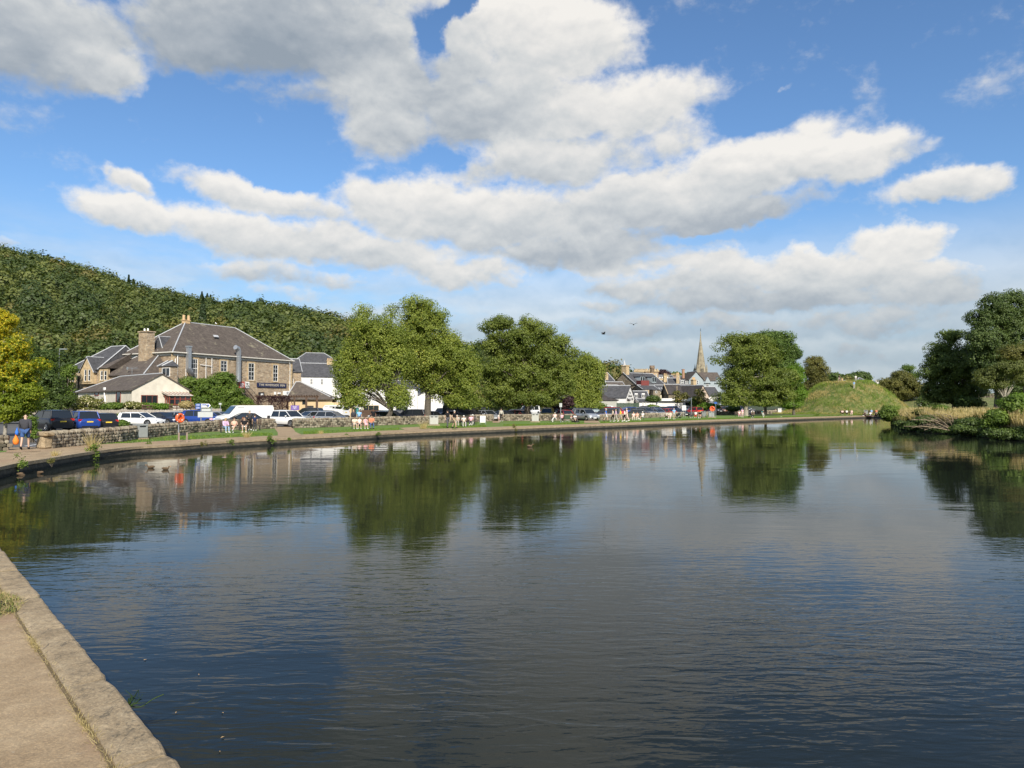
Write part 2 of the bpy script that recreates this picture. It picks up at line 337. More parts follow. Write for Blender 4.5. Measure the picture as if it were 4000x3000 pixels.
L(c, b.inputs['Base Color']); b.inputs['Roughness'].default_value = .92; bump(b, mth('ADD', noise(tv, 35, 7, .8), mth('MULTIPLY', noise(tv, 5, 4, .6), 1.4)), 1, .014)
M_quay, b, o_ = newmat('wet_sunlit_quay_stone'); t = N('ShaderNodeTexCoord'); tv = t.outputs['Object']
sz = N('ShaderNodeSeparateXYZ'); L(tv, sz.inputs[0])
c = ramp(noise(tv, 2.2, 8, .7), [(.3, (.04, .036, .026)), (.55, (.11, .095, .068)), (.75, (.20, .165, .115))])  # stone colour lightened above the wet waterline band to read as sunlit
c = mix(smooth(mth('ADD', sz.outputs[2], mth('MULTIPLY', noise(tv, 3, 4, .6), .12)), .22, .12), c, (.012, .014, .009))
L(c, b.inputs['Base Color']); b.inputs['Roughness'].default_value = .75; bump(b, noise(tv, 7, 6, .7), 1, .06)
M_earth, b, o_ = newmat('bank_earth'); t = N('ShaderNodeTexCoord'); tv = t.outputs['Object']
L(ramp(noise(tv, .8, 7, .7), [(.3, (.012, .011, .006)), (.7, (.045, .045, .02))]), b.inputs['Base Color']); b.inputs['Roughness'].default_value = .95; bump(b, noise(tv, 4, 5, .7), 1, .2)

near = [P(678, 3000), P(0, 2152)]; dn = (near[1] - near[0]).normalized()
edge_ctrl = [near[0] - dn * 26, near[0] - dn * 8, near[0], near[1], near[1] + dn * 6.5, near[1] + dn * 11.5] + \
    [P(x, y) for x, y in ((0, 1825), (200, 1790), (367, 1764), (527, 1746), (700, 1736.5), (853, 1726), (1070, 1714.5), (1400, 1698.5), (1612, 1687), (2050, 1670.5), (2450, 1656.5), (2850, 1641.5), (3300, 1627.5), (3451, 1623.5))]
edge_ctrl = [Vector((p.x, p.y)) for p in edge_ctrl] + [Vector((110, 176)), Vector((200, 215)), Vector((520, 300))]
EDGE = catmull(edge_ctrl, 8)
land = [(p.x, p.y) for p in EDGE] + [(6000, 600), (6000, 7000), (-6000, 7000), (-6000, -6000), (30, -6000)]
tag(sheet('ground', land, G, M_grass), 'green grassy land along the far side of the river', kind='structure')
bank_ctrl = [(31, 5), (33, 30), (36.5, 46), (37.5, 55), (40, 62), (39.5, 67), (42, 76), (47, 86), (55, 101), (75, 116), (130, 140), (300, 190), (520, 262)]
BANK = catmull([Vector(p) for p in bank_ctrl], 6)
rp = offset(BANK, -1.6)
tag(sheet('right_bank', [(p.x, p.y) for p in rp] + [(6000, 500), (6000, -6000), (45, -6000), (45, 0)], .95, M_grass), 'low grassy land behind the right bank of the river', kind='structure')
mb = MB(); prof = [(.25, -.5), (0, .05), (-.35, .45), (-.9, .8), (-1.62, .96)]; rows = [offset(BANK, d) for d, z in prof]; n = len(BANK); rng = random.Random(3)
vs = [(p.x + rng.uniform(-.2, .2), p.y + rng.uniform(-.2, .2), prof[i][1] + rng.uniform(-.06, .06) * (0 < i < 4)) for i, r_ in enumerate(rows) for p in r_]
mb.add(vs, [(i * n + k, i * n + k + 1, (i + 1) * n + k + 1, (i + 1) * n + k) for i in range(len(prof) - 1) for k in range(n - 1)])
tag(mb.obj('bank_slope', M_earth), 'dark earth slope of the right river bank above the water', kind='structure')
wm = MB(); wm.poly([(-700, -700, 0), (1500, -700, 0), (1500, 1200, 0), (-700, 1200, 0)])
# the water plane lies under the land, whose sheets stand 0.4 m above it
tag(wm.obj('water', M_water), 'dark rippled river water mirroring trees, houses and clouds', kind='structure')
# quay wall face, coping, path
EQ = EDGE[:-10]
strip_ = lambda nm, a, b_, za, zb, m, lab: tag(strip(nm, a, b_, za, zb, m), lab, kind='structure')
strip_('quay_wall', EQ, EQ, -.6, G - .08, M_quay, 'dark wet stone face of the quay above the water')
rng = random.Random(5)
def jag(pts, amp, seed=1):
    r_ = random.Random(seed); out = []
    for i, p in enumerate(pts): out.append(p)
    return out
# coping as separate cut stones laid end to end, in one strip
def resample(pts, step):
    out = [pts[0]]; acc = 0
    for a, b_ in zip(pts[:-1], pts[1:]):
        Ls = (b_ - a).length; t0 = step - acc
        while t0 <= Ls: out.append(a + (b_ - a) * (t0 / Ls)); t0 += step
        acc = (acc + Ls) % step
    return out
CW = .27
nearp = resample(EQ[:33], .11); mb = MB(); i0 = 0; M_joint_z = G - .03
while i0 < len(nearp) - 3:
    k = rng.randint(11, 16); seg_ = nearp[i0:i0 + k + 1]; A_, B_ = offset(seg_, -.035 + rng.uniform(-.006, .006)), offset(seg_, CW + rng.uniform(-.008, .006)); dz = rng.uniform(-.007, .007); vs = []; m_ = len(seg_)
    if m_ < 3: break
    for j in range(m_):
        f_ = 0 if 0 < j < m_ - 1 else 1; a, q = A_[j].copy(), B_[j].copy(); sh = (seg_[1] - seg_[0]).normalized() * (.008 * (1 if j == 0 else -1 if j == m_ - 1 else 0)); a += sh; q += sh
        w_ = (q - a).normalized(); j1, j2 = rng.uniform(-.008, .008) + .012 * f_, rng.uniform(-.005, .005)
        vs += [(a.x, a.y, G - .12)] + [((a + w_ * (j1 + t_)).x, (a + w_ * (j1 + t_)).y, G + z_ + dz - .012 * f_ + rng.uniform(-.0015, .0015)) for t_, z_ in ((0, -.004), (.012, .012), (.03, .020), (CW * .5, .022), (CW - .03, .021))] + [(q.x + j2, q.y, G + .010 + dz), (q.x, q.y, G - .04)]
    mb.add(vs, [(j * 8 + t_, (j + 1) * 8 + t_, (j + 1) * 8 + t_ + 1, j * 8 + t_ + 1) for j in range(m_ - 1) for t_ in range(7)]); mb.add(vs[:8], [tuple(range(8))]); mb.add(vs[-8:], [tuple(range(8))]); i0 += k
farp = EQ[32:]; o1 = offset(farp, -.04); o2 = offset(farp, CW); ns = len(farp); vs = []
for i in range(ns): vs += [(o1[i].x, o1[i].y, G - .11), (o1[i].x, o1[i].y, G + .02), (o2[i].x, o2[i].y, G + .02), (o2[i].x, o2[i].y, G)]
mb.add(vs, [(i * 4 + k, (i + 1) * 4 + k, (i + 1) * 4 + k + 1, i * 4 + k + 1) for i in range(ns - 1) for k in range(3)])
tag(mb.obj('quay_coping', M_cope), 'worn pale stone coping along the edge of the quay', kind='structure')
PW = 4.0
strip_('path', offset(EQ, CW - .02), offset(EQ, PW), G + .004, G + .004, M_path, 'beige asphalt riverside path curving along the quay')
# car park behind the stone wall
back = [P(-300, 1760), P(40, 1757), P(152, 1749), P(346, 1735), P(600, 1704), P(831, 1684), P(1070, 1673), P(1375, 1666), P(1503, 1661), P(1925, 1645), P(2284, 1643), P(2684, 1626), P(2906, 1618), P(3060, 1616)]
WL = [Vector((p.x, p.y)) for p in back]
sheet_pts = [(p.x, p.y) for p in offset(WL, .3)] + [(75, 160), (40, 190), (-20, 175), (-60, 128), (-78, 108), (-120, 100), (-90, 52)]
tag(sheet('car_park', sheet_pts, G + .008, M_asph), 'grey asphalt car park behind the low stone wall', kind='structure')
def wall_D(sx):
    best = 0
    for a, b_ in zip(WL[:-1], WL[1:]):
        xa, xb = 2000 + FPX * a.x / a.y, 2000 + FPX * b_.x / b_.y
        if xa <= sx <= xb: best = a.y + (b_.y - a.y) * (sx - xa) / (xb - xa)
    return best
SLOPE = .03
def park_z(sx, D):
    w_ = wall_D(sx) + 5 if 1500 < sx < 2950 else 1e9
    return G + .012 + max(0, D - w_) * SLOPE * min(1, max(0, (sx - 1500) / 500)) 
mb = MB(); cs = list(range(1500, 2951, 50)); vs = []
for x in cs:
    for k in range(8): D_ = wall_D(min(x, 2949)) + 5 + k * 5.2; q = PD(x, 1500, D_); vs.append((q.x, q.y, park_z(min(x, 2949), D_) + (-.03 if k == 0 or x in (1500, 2950) else .0)))
mb.add(vs, [(i * 8 + k, (i + 1) * 8 + k, (i + 1) * 8 + k + 1, i * 8 + k + 1) for i in range(len(cs) - 1) for k in range(7)])
tag(mb.obj('car_park_slope', M_asph), 'asphalt of the car park rising gently towards the town', kind='structure')
# paths crossing the grass at the gaps in the wall
def patch_path(pts, lab): tag(sheet('footpath', [(P(x, y).x, P(x, y).y) for x, y in pts], G + .016, M_path), lab, kind='structure')
patch_path([(1068, 1668), (1140, 1668), (1155, 1688), (1185, 1702), (1085, 1707), (1085, 1690)], 'grey path leading through the wall gap beside the white crossover')
patch_path([(1922, 1640), (1960, 1640), (1950, 1652), (1925, 1652)], 'grey path leading through the narrow wall gap by the advertising board')
patch_path([(2284, 1641), (2334, 1642), (2345, 1652), (2280, 1652)], 'grey path leading through the wall gap beside the silver crossover')
patch_path([(40, 1750), (152, 1747), (160, 1763), (20, 1770)], 'grey path through the wall gap where the man walks')
patch_path([(1560, 1672), (1625, 1668), (1700, 1672), (1640, 1683), (1600, 1686)], 'small paved patch reaching from the path to the bin under the birch')
mb = MB()
for a_, b_ in (((115, 1741), (150, 1736)),):
    p_, q_ = P(*a_), P(*b_); mb.box(((p_.x + q_.x) / 2, (p_.y + q_.y) / 2, G + .012), ((q_ - p_).length + 1, .15, .004), math.atan2(q_.y - p_.y, q_.x - p_.x))
for k in range(13):
    c_ = PD(420 + k * 30, 1640, 74 + k * .2); mb.box((c_.x, c_.y, G + .012), (.1, 4.2, .004), R(-20))
tag(mb.obj('road_marking', flat('road_paint', (.7, .7, .68), .7)), 'white painted bay lines on the car park asphalt', kind='structure')
# meadow with the mound
MX, MY = PD(3310, 1500, 182).x, 182.0
def meadow_h(x, y):
    d = math.hypot((x - MX) / 1.06, y - MY); r0, r1 = 5.5, 15.5
    t = max(0, min(1, (d - r0) / (r1 - r0))); t = 1 - t; h = 8.0 * (t * t * (3 - 2 * t) * .55 + t * .45)
    h += .7 * math.sin(x * .45) * .25 * (t > .02) * t + .35 * t * math.sin(x * .9 + y * .3) * .5
    rise = max(0, min(1, (x - 95) / 35)) * max(0, min(1, (y - 176) / 55)); h += 4.6 * rise * rise * (3 - 2 * rise)
    return G + .012 + h
mb = MB(); nx, ny = 130, 90; xs = np.linspace(55, 290, nx); ys = np.linspace(158, 330, ny)
rng = random.Random(8)
vs = [(x, y, meadow_h(x, y) + (rng.uniform(-.09, .09) if meadow_h(x, y) > G + .1 else 0) - (.15 if (i in (0, nx - 1) or j in (0, ny - 1)) else 0)) for j, y in enumerate(ys) for i, x in enumerate(xs)]
mb.add(vs, [(j * nx + i, j * nx + i + 1, (j + 1) * nx + i + 1, (j + 1) * nx + i) for j in range(ny - 1) for i in range(nx - 1)], 0, True)
def cutmeadow(p): return True
tag(mb.obj('grass_mound', M_rough), 'rough green and straw coloured grass mound rising on the meadow', kind='structure')
# hill
HC = [(-1400, 890), (-700, 930), (0, 1030), (181, 1066), (307, 1104), (416, 1138), (542, 1188), (687, 1212), (814, 1240), (958, 1244), (1085, 1260), (1266, 1292), (1356, 1322), (1500, 1365), (1700, 1400), (1880, 1425), (2100, 1480), (2400, 1505), (2700, 1560), (3100, 1570)]
def crest(sx):
    if sx <= HC[0][0]: return HC[0][1]
    for (a, ya), (b_, yb) in zip(HC[:-1], HC[1:]):
        if sx <= b_: return ya + (yb - ya) * (sx - a) / (b_ - a)
    return 1575
D0, D1 = 178.0, 560.0
def hill_z(u, D):
    sx = 2000 + u * FPX; v = 1583 - crest(sx); zc = ZC + v / FPX * D1
    t = max(0, (D - D0) / (D1 - D0)); t = min(t, 1.25)
    f = t * (1.25 - .25 * t) if t < 1 else 1 - (t - 1) * .3
    return G + .05 + (zc - G) * f
M_hill, b, o_ = newmat('forest_floor'); t = N('ShaderNodeTexCoord'); tv = t.outputs['Object']
L(ramp(noise(tv, .08, 6, .7), [(.3, (.02, .035, .01)), (.7, (.05, .065, .02))]), b.inputs['Base Color']); b.inputs['Roughness'].default_value = 1
mb = MB(); nu, nd = 110, 34; us = np.linspace(-1.25, .42, nu); ds = np.linspace(D0, D1 * 1.25, nd)
vs = [(u * D, D, hill_z(u, D) - (.4 if j == 0 else 0)) for j, D in enumerate(ds) for u in us]
mb.add(vs, [(j * nu + i, j * nu + i + 1, (j + 1) * nu + i + 1, (j + 1) * nu + i) for j in range(nd - 1) for i in range(nu - 1)], 0, True)
tag(mb.obj('hill', M_hill), 'long wooded hillside falling to the right behind the town', kind='structure')
# ================================================================ vegetation
F_birch = foliage('birch_leaves', (.09, .13, .02), (.21, .255, .042), (.42, .44, .085), .42, (.45, .35, .05), .10)
F_alder = foliage('alder_leaves', (.06, .09, .016), (.145, .185, .03), (.27, .30, .06), .36, (.28, .22, .05), .05)
F_dark = foliage('dark_leaves', (.028, .052, .012), (.07, .11, .022), (.15, .20, .04), .3)
F_lime = foliage('lime_leaves', (.07, .13, .015), (.14, .24, .025), (.25, .36, .05), .45)
F_green = foliage('green_leaves', (.055, .10, .014), (.115, .18, .025), (.22, .29, .05), .38)
F_maple = foliage('maple_leaves', (.09, .15, .015), (.20, .25, .02), (.36, .38, .03), .5, (.56, .45, .03), .42)
F_brown = foliage('russet_leaves', (.065, .072, .018), (.14, .14, .034), (.25, .22, .055), .35, (.28, .17, .05), .10)
F_purple = foliage('purple_leaves', (.025, .012, .014), (.05, .024, .026), (.09, .045, .04), .2)
F_flower = foliage('flowering_leaves', (.07, .09, .02), (.14, .15, .03), (.24, .22, .05), .3, (.75, .68, .42), .30)
F_straw = foliage('dry_grass', (.22, .17, .07), (.44, .35, .16), (.64, .52, .28), .35)
F_fresh = foliage('fresh_grass', (.06, .12, .012), (.12, .20, .02), (.22, .30, .04), .3)
M_bark = flat('bark', (.11, .095, .075), .95, var=.45, scale=9, bmp=.03)
M_barkl = flat('pale_bark', (.30, .27, .22), .9, var=.5, scale=6, bmp=.02)
def leafmesh(name, C, Nrm, size, tint, aspect=.75):
    n = len(C); rs = np.random.RandomState(n % 9973 + 7)
    Nrm = Nrm / np.maximum(np.linalg.norm(Nrm, axis=1, keepdims=True), 1e-6)
    q = rs.normal(size=(n, 3)); a = np.cross(Nrm, q); a /= np.maximum(np.linalg.norm(a, axis=1, keepdims=True), 1e-6); b_ = np.cross(Nrm, a)
    s = (np.ones(n) * size if np.isscalar(size) else size)[:, None]
    V = np.empty((n, 4, 3)); V[:, 0] = C - a * s * .5; V[:, 1] = C + b_ * s * .5 * aspect + Nrm * s * .08; V[:, 2] = C + a * s * .5; V[:, 3] = C - b_ * s * .5 * aspect + Nrm * s * .08
    return quadmesh(name, V, tint)
def quadmesh(name, V, tint):
    n = len(V); me = bpy.data.meshes.new(name); me.vertices.add(n * 4); me.vertices.foreach_set('co', V.reshape(-1).astype(np.float32))
    me.loops.add(n * 4); me.loops.foreach_set('vertex_index', np.arange(n * 4, dtype=np.int32))
    me.polygons.add(n); me.polygons.foreach_set('loop_start', np.arange(0, n * 4, 4, dtype=np.int32)); me.polygons.foreach_set('loop_total', np.full(n, 4, dtype=np.int32))
    at = me.attributes.new('tint', 'FLOAT_COLOR', 'FACE'); cc = np.ones((n, 4), dtype=np.float32); cc[:, :2] = np.clip(tint, 0, 1); at.data.foreach_set('color', cc.reshape(-1))
    me.update(); return me
def crown_points(blobs, nclump, per, cr, rs, droop=0.0, fill=.35, strand=0.0):
    vol = np.array([b_[3] * b_[4] * b_[5] for b_ in blobs]); vol = vol ** .75; k = np.maximum(1, (vol / vol.sum() * nclump)).astype(int)
    CC = []; TB = []
    for b_, kk in zip(blobs, k):
        d = rs.normal(size=(kk, 3)); d /= np.linalg.norm(d, axis=1, keepdims=True); rr = (fill + (1 - fill) * rs.rand(kk)) ** .6
        CC.append(np.array(b_[:3]) + d * rr[:, None] * (np.array(b_[3:6]) - cr * .74).clip(.12)); TB.append(np.full(kk, b_[6] if len(b_) > 6 else 0.0))
    CC = np.concatenate(CC); TB = np.concatenate(TB); m = len(CC)
    rad = cr * 1.15 * (.5 + .9 * rs.rand(m)); npc = np.maximum(6, per * (rad / cr) ** 2).astype(int)
    idx = np.repeat(np.arange(m), npc); n = len(idx)
    d = rs.normal(size=(n, 3)); d /= np.linalg.norm(d, axis=1, keepdims=True); d[:, 2] = d[:, 2] * .75 + .12
    r_ = rad[idx] * (.30 + .70 * rs.rand(n) ** .38)
    Pp = CC[idx] + d * r_[:, None] * np.array([1.1, 1.1, .8])
    if strand: Pp[:, 2] -= strand * rs.rand(n) ** 1.6 * (rs.rand(m)[idx] + .3)
    nr = d * .9 + rs.normal(size=(n, 3)) * .36 + np.array([0, 0, .30])
    tn = np.stack([(.5 + .42 * (rs.rand(m)[idx] - .5) + .34 * (rs.rand(n) - .5)), rs.rand(n) * .75 + rs.rand(m)[idx] * .25 + TB[idx]], 1)
    return Pp, nr, tn, CC
def tree(name, label, cat, D, base, blobs, trunk, mat, bark, nclump=160, per=160, size=.22, cr=.9, seed=1, droop=0, fill=.35, strand=0.0, group=None, limbs=22, depth=.85, r0=.3, z0=None, zmin=1.7):
    rs = np.random.RandomState(seed); rg = random.Random(seed)
    z0 = G if z0 is None else z0
    B = PD(base[0], base[1], D); B.z = z0 - .05; root = empty(name, B, 0, label, cat, group)
    wb = []
    for q in blobs:
        c = PD(q[0], q[1], D + (rg.uniform(-.5, .5) * m_px(q[2], D) * .7)); rx = m_px(q[2], D); rz = m_px(q[3], D)
        wb.append((c.x - B.x, c.y - B.y, max(c.z - B.z, rz * .5), rx, rx * depth, rz) + ((q[4],) if len(q) > 4 else ()))
    Pp, nr, tn, CC = crown_points(wb, int(nclump * .95), int(per * 1.7), cr, rs, droop, fill, strand)
    q_ = Pp * (1.0 / max(cr, .4)); gn = np.sin(q_[:, 0] * 1.9 + seed) * np.sin(q_[:, 1] * 1.7 + 2) * np.sin(q_[:, 2] * 2.1 + seed * 2) + .6 * np.sin(q_[:, 0] * 3.9 + 1) * np.sin(q_[:, 2] * 4.3 + seed) * np.sin(q_[:, 1] * 3.3)
    keep = (Pp[:, 2] > zmin + .5 * rs.rand(len(Pp))) & (gn < .21 + .14 * rs.rand(len(Pp))); Pp, nr, tn = Pp[keep], nr[keep], tn[keep]
    link('crown', leafmesh(name + '_crown', Pp, nr, size * .82 * (.6 + .8 * rs.rand(len(Pp))), tn), root, mat)
    mb = MB()
    tp = [PD(x, y, D) - B for x, y in trunk] if trunk else [Vector((0, 0, 0)), Vector((0, 0, np.percentile(CC[:, 2], 60)))]
    tp[0] = Vector((0, 0, 0)); nt_ = len(tp); mb.tube(catmull3(tp, 4), [r0 * (1 - .72 * i / ((nt_ - 1) * 4)) * (1.25 if i == 0 else 1) for i in range((nt_ - 1) * 4 + 1)], 9)
    path_ = catmull3(tp, 4)
    for k in range(limbs):
        c = Vector(CC[rg.randrange(len(CC))]); st = path_[rg.randrange(max(1, int(len(path_) * .35)), len(path_))]
        if c.z < st.z - 1: st = path_[int(len(path_) * .35)]
        mid = st.lerp(c, .5) + Vector((0, 0, (c - st).length * .12)) + Vector((rg.uniform(-.4, .4), rg.uniform(-.4, .4), 0))
        rr = r0 * rg.uniform(.22, .42); mb.tube(catmull3([st, mid, c], 4), [rr * (1 - .8 * i / 8) for i in range(9)], 5)
    mb.obj('trunk', bark, root)
    return root
def catmull3(pts, n=4): return catmull(pts, n)
def bush(name, label, cat, D, blobs, mat, seed=1, size=.16, cr=.45, nclump=60, per=70, z0=None, group=None, strand=0.0):
    z0 = G if z0 is None else z0
    rs = np.random.RandomState(seed); rg = random.Random(seed); B = PD(blobs[0][0], blobs[0][1], D); B.z = z0 - .03
    wb = []
    for q in blobs:
        c = PD(q[0], q[1], D + rg.uniform(-.3, .3) * m_px(q[2], D)); rx, rz = m_px(q[2], D), m_px(q[3], D); wb.append((c.x - B.x, c.y - B.y, max(c.z - B.z, .1), rx, rx * .8, rz))
    root = empty(name, B, 0, label, cat, group); Pp, nr, tn, CC = crown_points(wb, nclump, per, cr, rs, 0, .2, strand); k = Pp[:, 2] > .02; Pp, nr, tn = Pp[k], nr[k], tn[k]
    link('foliage', leafmesh(name + '_leaves', Pp, nr, size * (.6 + .8 * rs.rand(len(Pp))), tn), root, mat)
    mb = MB()
    for i in range(7):
        c = Vector(CC[rg.randrange(len(CC))]); mb.tube([(rg.uniform(-.2, .2), rg.uniform(-.1, .1), 0), c * .5 + Vector((0, 0, .1)), c], [.04, .03, .012], 4)
    mb.obj('stem', M_bark, root); return root
# ---- woodland covering the hill
rs = np.random.RandomState(11); rg = random.Random(11)
protoN = []
def crown_proto(kind, n, rs):
    if kind == 'round':
        d = rs.normal(size=(n, 3)); d /= np.linalg.norm(d, axis=1, keepdims=True)
        lump = 1 + .20 * np.sin(d[:, 0] * 5 + rs.rand() * 6) * np.sin(d[:, 2] * 5 + rs.rand() * 6) + .12 * np.sin(d[:, 1] * 9)
        p = d * (lump * (.72 + .3 * rs.rand(n)))[:, None]; p[:, 2] *= 1.02; nr = d + rs.normal(size=(n, 3)) * .22 + np.array([0, 0, .15])
    else:
        h = rs.rand(n) ** .75; th = rs.rand(n) * 6.283; layer = .72 + .28 * np.abs(np.sin(h * 22)); rr = (1 - h) * .52 * layer * (.7 + .3 * rs.rand(n))
        p = np.stack([rr * np.cos(th), rr * np.sin(th), h * 2.5 - .9], 1); nr = np.stack([np.cos(th), np.sin(th), np.full(n, .5)], 1) + rs.normal(size=(n, 3)) * .4
    return p, nr
PR = [crown_proto('round', 620, rs) for _ in range(7)] + [crown_proto('cone', 620, rs) for _ in range(3)]
PTS, NRS, TNT, SZ = [], [], [], []
Dv = D0 + 2
def rowgap(D): return 7.2 + (D - D0) * .006
while Dv < D1 * 1.03:
    u = -1.04
    while u < (.16 if Dv > 300 else .05):
        D = Dv + rs.uniform(-2.2, 2.2); uu = u + rs.uniform(-.35, .35) * 5.6 / D; z = hill_z(uu, D); x = uu * D
        if z > 2.0 or rs.rand() < .5:
            fe = (D - D0) / (D1 - D0); hp = (z - 2) / 110
            band = math.sin(x * .016 + 1.2) + math.sin(D * .03 + x * .008)
            cone = rs.rand() < (.01 + (.05 if (fe > .80 and band > .9) or (uu < -.66 and fe > .5) else .0))
            rad = (3.2 + 4.0 * rs.rand() ** 1.6) * (1 + .1 * fe)
            k = rs.randint(7, 10) if cone else rs.randint(0, 7); p, nr = PR[k]
            a = rs.rand() * 6.28; ca, sa = math.cos(a), math.sin(a); M_ = np.array([[ca, -sa, 0], [sa, ca, 0], [0, 0, 1]])
            sel = slice(0, 620 if D < 330 else 400)
            sx_ = rad * np.array([1, 1, rs.uniform(.85, 1.25)]); PTS.append((p[sel] @ M_.T) * sx_ + np.array([x, D, z + rad * 1.05])); NRS.append(nr[sel] @ M_.T)
            tb = rs.uniform(.1, .9) - (.3 if cone else 0); n = len(PTS[-1]); TNT.append(np.stack([tb + .12 * (rs.rand(n) - .5), np.full(n, 1.0 if (rs.rand() < .09 and not cone) else 0.0)], 1)); SZ.append(np.full(n, rad * (.18 if D < 330 else .23)))
        u += 7.4 / Dv
    Dv += rowgap(Dv)
F_wood = foliage('woodland_leaves', (.032, .056, .018), (.082, .112, .028), (.165, .18, .046), .25, (.24, .18, .05), .05)
wl = link('woodland', leafmesh('woodland', np.concatenate(PTS), np.concatenate(NRS), np.concatenate(SZ), np.concatenate(TNT)), None, F_wood)
tag(wl, 'mixed broadleaf and conifer wood covering the hillside behind the town', kind='stuff'); del PTS, NRS, TNT, SZ
# skyline conifers that stand out of the wood
F_conif = foliage('conifer_needles', (.010, .022, .012), (.025, .045, .022), (.05, .075, .035), .1)
def conifer(sx, sy_top, hpx, D, label, group, seed, mat=None, wf=.40):
    rs = np.random.RandomState(seed); Tp = PD(sx, sy_top, D); h = m_px(hpx, D); root = empty('conifer_tree', (Tp.x, D, Tp.z - h), 0, label, 'tree', group)
    n = 1500; t_ = rs.rand(n) ** .7; th = rs.rand(n) * 6.283; layer = .6 + .4 * np.abs(np.sin(t_ * 26 + th * .5)); rr = (1 - t_) * wf * h * layer * (.55 + .45 * rs.rand(n))
    p = np.stack([rr * np.cos(th), rr * np.sin(th), h * (.10 + .9 * t_) - rr * .25], 1); nr = np.stack([np.cos(th), np.sin(th), np.full(n, .6)], 1) + rs.normal(size=(n, 3)) * .4
    link('crown', leafmesh('conifer_crown', p, nr, h * .055 * (.6 + .8 * rs.rand(n)), np.stack([.5 + .5 * (rs.rand(n) - .5), rs.rand(n)], 1)), root, mat or F_conif)
    mb = MB(); mb.tube([(0, 0, 0), (0, 0, h * .97)], [h * .02, .03], 6); mb.obj('trunk', M_bark, root); return root
sky_con = [(789, 1128, 95), (810, 1135, 90), (822, 1142, 80), (752, 1148, 50), (953, 1166, 80), (992, 1180, 70), (1006, 1184, 62), (1024, 1192, 52), (1049, 1188, 60), (1095, 1194, 40), (1247, 1215, 38), (1264, 1222, 36), (92, 985, 40), (150, 1000, 34), (165, 1004, 30), (650, 1128, 36)]
cl = ['tallest dark conifer of the close pair above the big slate roof, left one', 'dark conifer just right of the tallest one above the big slate roof', 'dark conifer at the right foot of the tall group above the slate roof', 'small conifer left of the tall dark group on the skyline',
      'wide dark spruce on the skyline above the inn chimney side', 'slender spruce on the skyline right of the wide dark spruce', 'slender spruce touching its twin right of the wide dark spruce', 'short spruce closing the row of four on the skyline', 'lone pointed spruce midway between the spruce row and the mast',
      'small conifer beside the telephone mast on the ridge', 'small pointed tree on the falling ridge right of the mast', 'lowest pointed tree on the ridge beside the birch', 'leftmost small conifer on the high left skyline', 'middle small conifer on the high left skyline', 'right small conifer on the high left skyline', 'lone small conifer where the left ridge dips']
for i, (x, y, h_) in enumerate(sky_con): conifer(x, y + h_ * .12, h_ * 1.05, 556, cl[i], 'conifers standing out on the hill skyline', 40 + i)
conifer(1870, 1338, 60, 420, 'grey green conifer seen in the gap between birch and alder', None, 71); conifer(1886, 1350, 50, 420, 'shorter conifer in the gap between birch and alder, right of the first', None, 72)
conifer(2711, 1440, 42, 420, 'dark layered conifer left of the church spire', None, 73, wf=.42)
# ---- riverside trees
tree('birch_tree', 'leaning silver birch with crooked trunk left of the straight one', 'tree', 80, (1503, 1661),
     [(1362, 1500, 62, 85), (1400, 1360, 75, 85), (1425, 1262, 60, 50), (1415, 1210, 30, 38), (1502, 1300, 90, 90), (1480, 1440, 85, 75), (1552, 1535, 58, 62), (1340, 1430, 40, 60), (1390, 1545, 60, 40), (1545, 1390, 60, 70)],
     [(1503, 1661), (1513, 1635), (1527, 1602), (1510, 1540), (1498, 1480), (1470, 1420), (1450, 1340)], F_birch, M_bark, 330, 150, .20, .95, 2, strand=1.7, limbs=30, r0=.34)
tree('birch_tree', 'tall weeping birch with straight dark trunk beside the pale bin', 'tree', 89, (1672, 1652),
     [(1640, 1195, 72, 58), (1705, 1240, 52, 60), (1620, 1285, 110, 85), (1735, 1330, 78, 80), (1650, 1400, 130, 105), (1802, 1400, 58, 80), (1832, 1470, 48, 95), (1790, 1535, 75, 55), (1530, 1205, 24, 30), (1820, 1575, 50, 24), (1730, 1480, 95, 66), (1560, 1330, 60, 60), (1845, 1400, 25, 50)],
     [(1672, 1652), (1670, 1600), (1672, 1540), (1665, 1470), (1655, 1380), (1648, 1280), (1645, 1200)], F_birch, M_bark, 430, 165, .21, 1.0, 3, strand=1.8, limbs=40, r0=.48)
tree('alder_tree', 'broad dark green alder with open upper branches beside the second pale bin', 'tree', 103, (2062, 1643),
     [(1925, 1290, 48, 52), (1965, 1262, 50, 34), (2062, 1265, 46, 44), (2112, 1300, 60, 50), (2192, 1340, 45, 45), (2225, 1375, 30, 38), (1918, 1352, 50, 50), (2000, 1380, 85, 70), (2130, 1400, 100, 70), (1950, 1445, 80, 70), (2062, 1475, 112, 80), (1952, 1535, 72, 52), (2080, 1555, 92, 42), (2185, 1500, 62, 82), (2222, 1425, 40, 50), (1890, 1575, 40, 40), (1975, 1572, 60, 18), (2140, 1568, 50, 20), (1915, 1480, 45, 60), (2030, 1320, 90, 60), (2150, 1350, 60, 60)],
     [(2062, 1643), (2060, 1600), (2066, 1550), (2062, 1480), (2050, 1400), (2062, 1320), (2060, 1262)], F_alder, M_bark, 520, 150, .24, 1.1, 4, limbs=60, r0=.5, fill=.3)
tree('willow_tree', 'yellowish drooping tree at the right side of the broad alder', 'tree', 120, (2290, 1632),
     [(2290, 1405, 46, 42), (2335, 1440, 28, 60), (2285, 1480, 62, 70), (2318, 1545, 48, 52), (2262, 1545, 50, 60), (2240, 1460, 30, 50), (2290, 1590, 60, 24)], None, F_birch, M_bark, 230, 140, .26, 1.0, 5, strand=2.2, limbs=20)
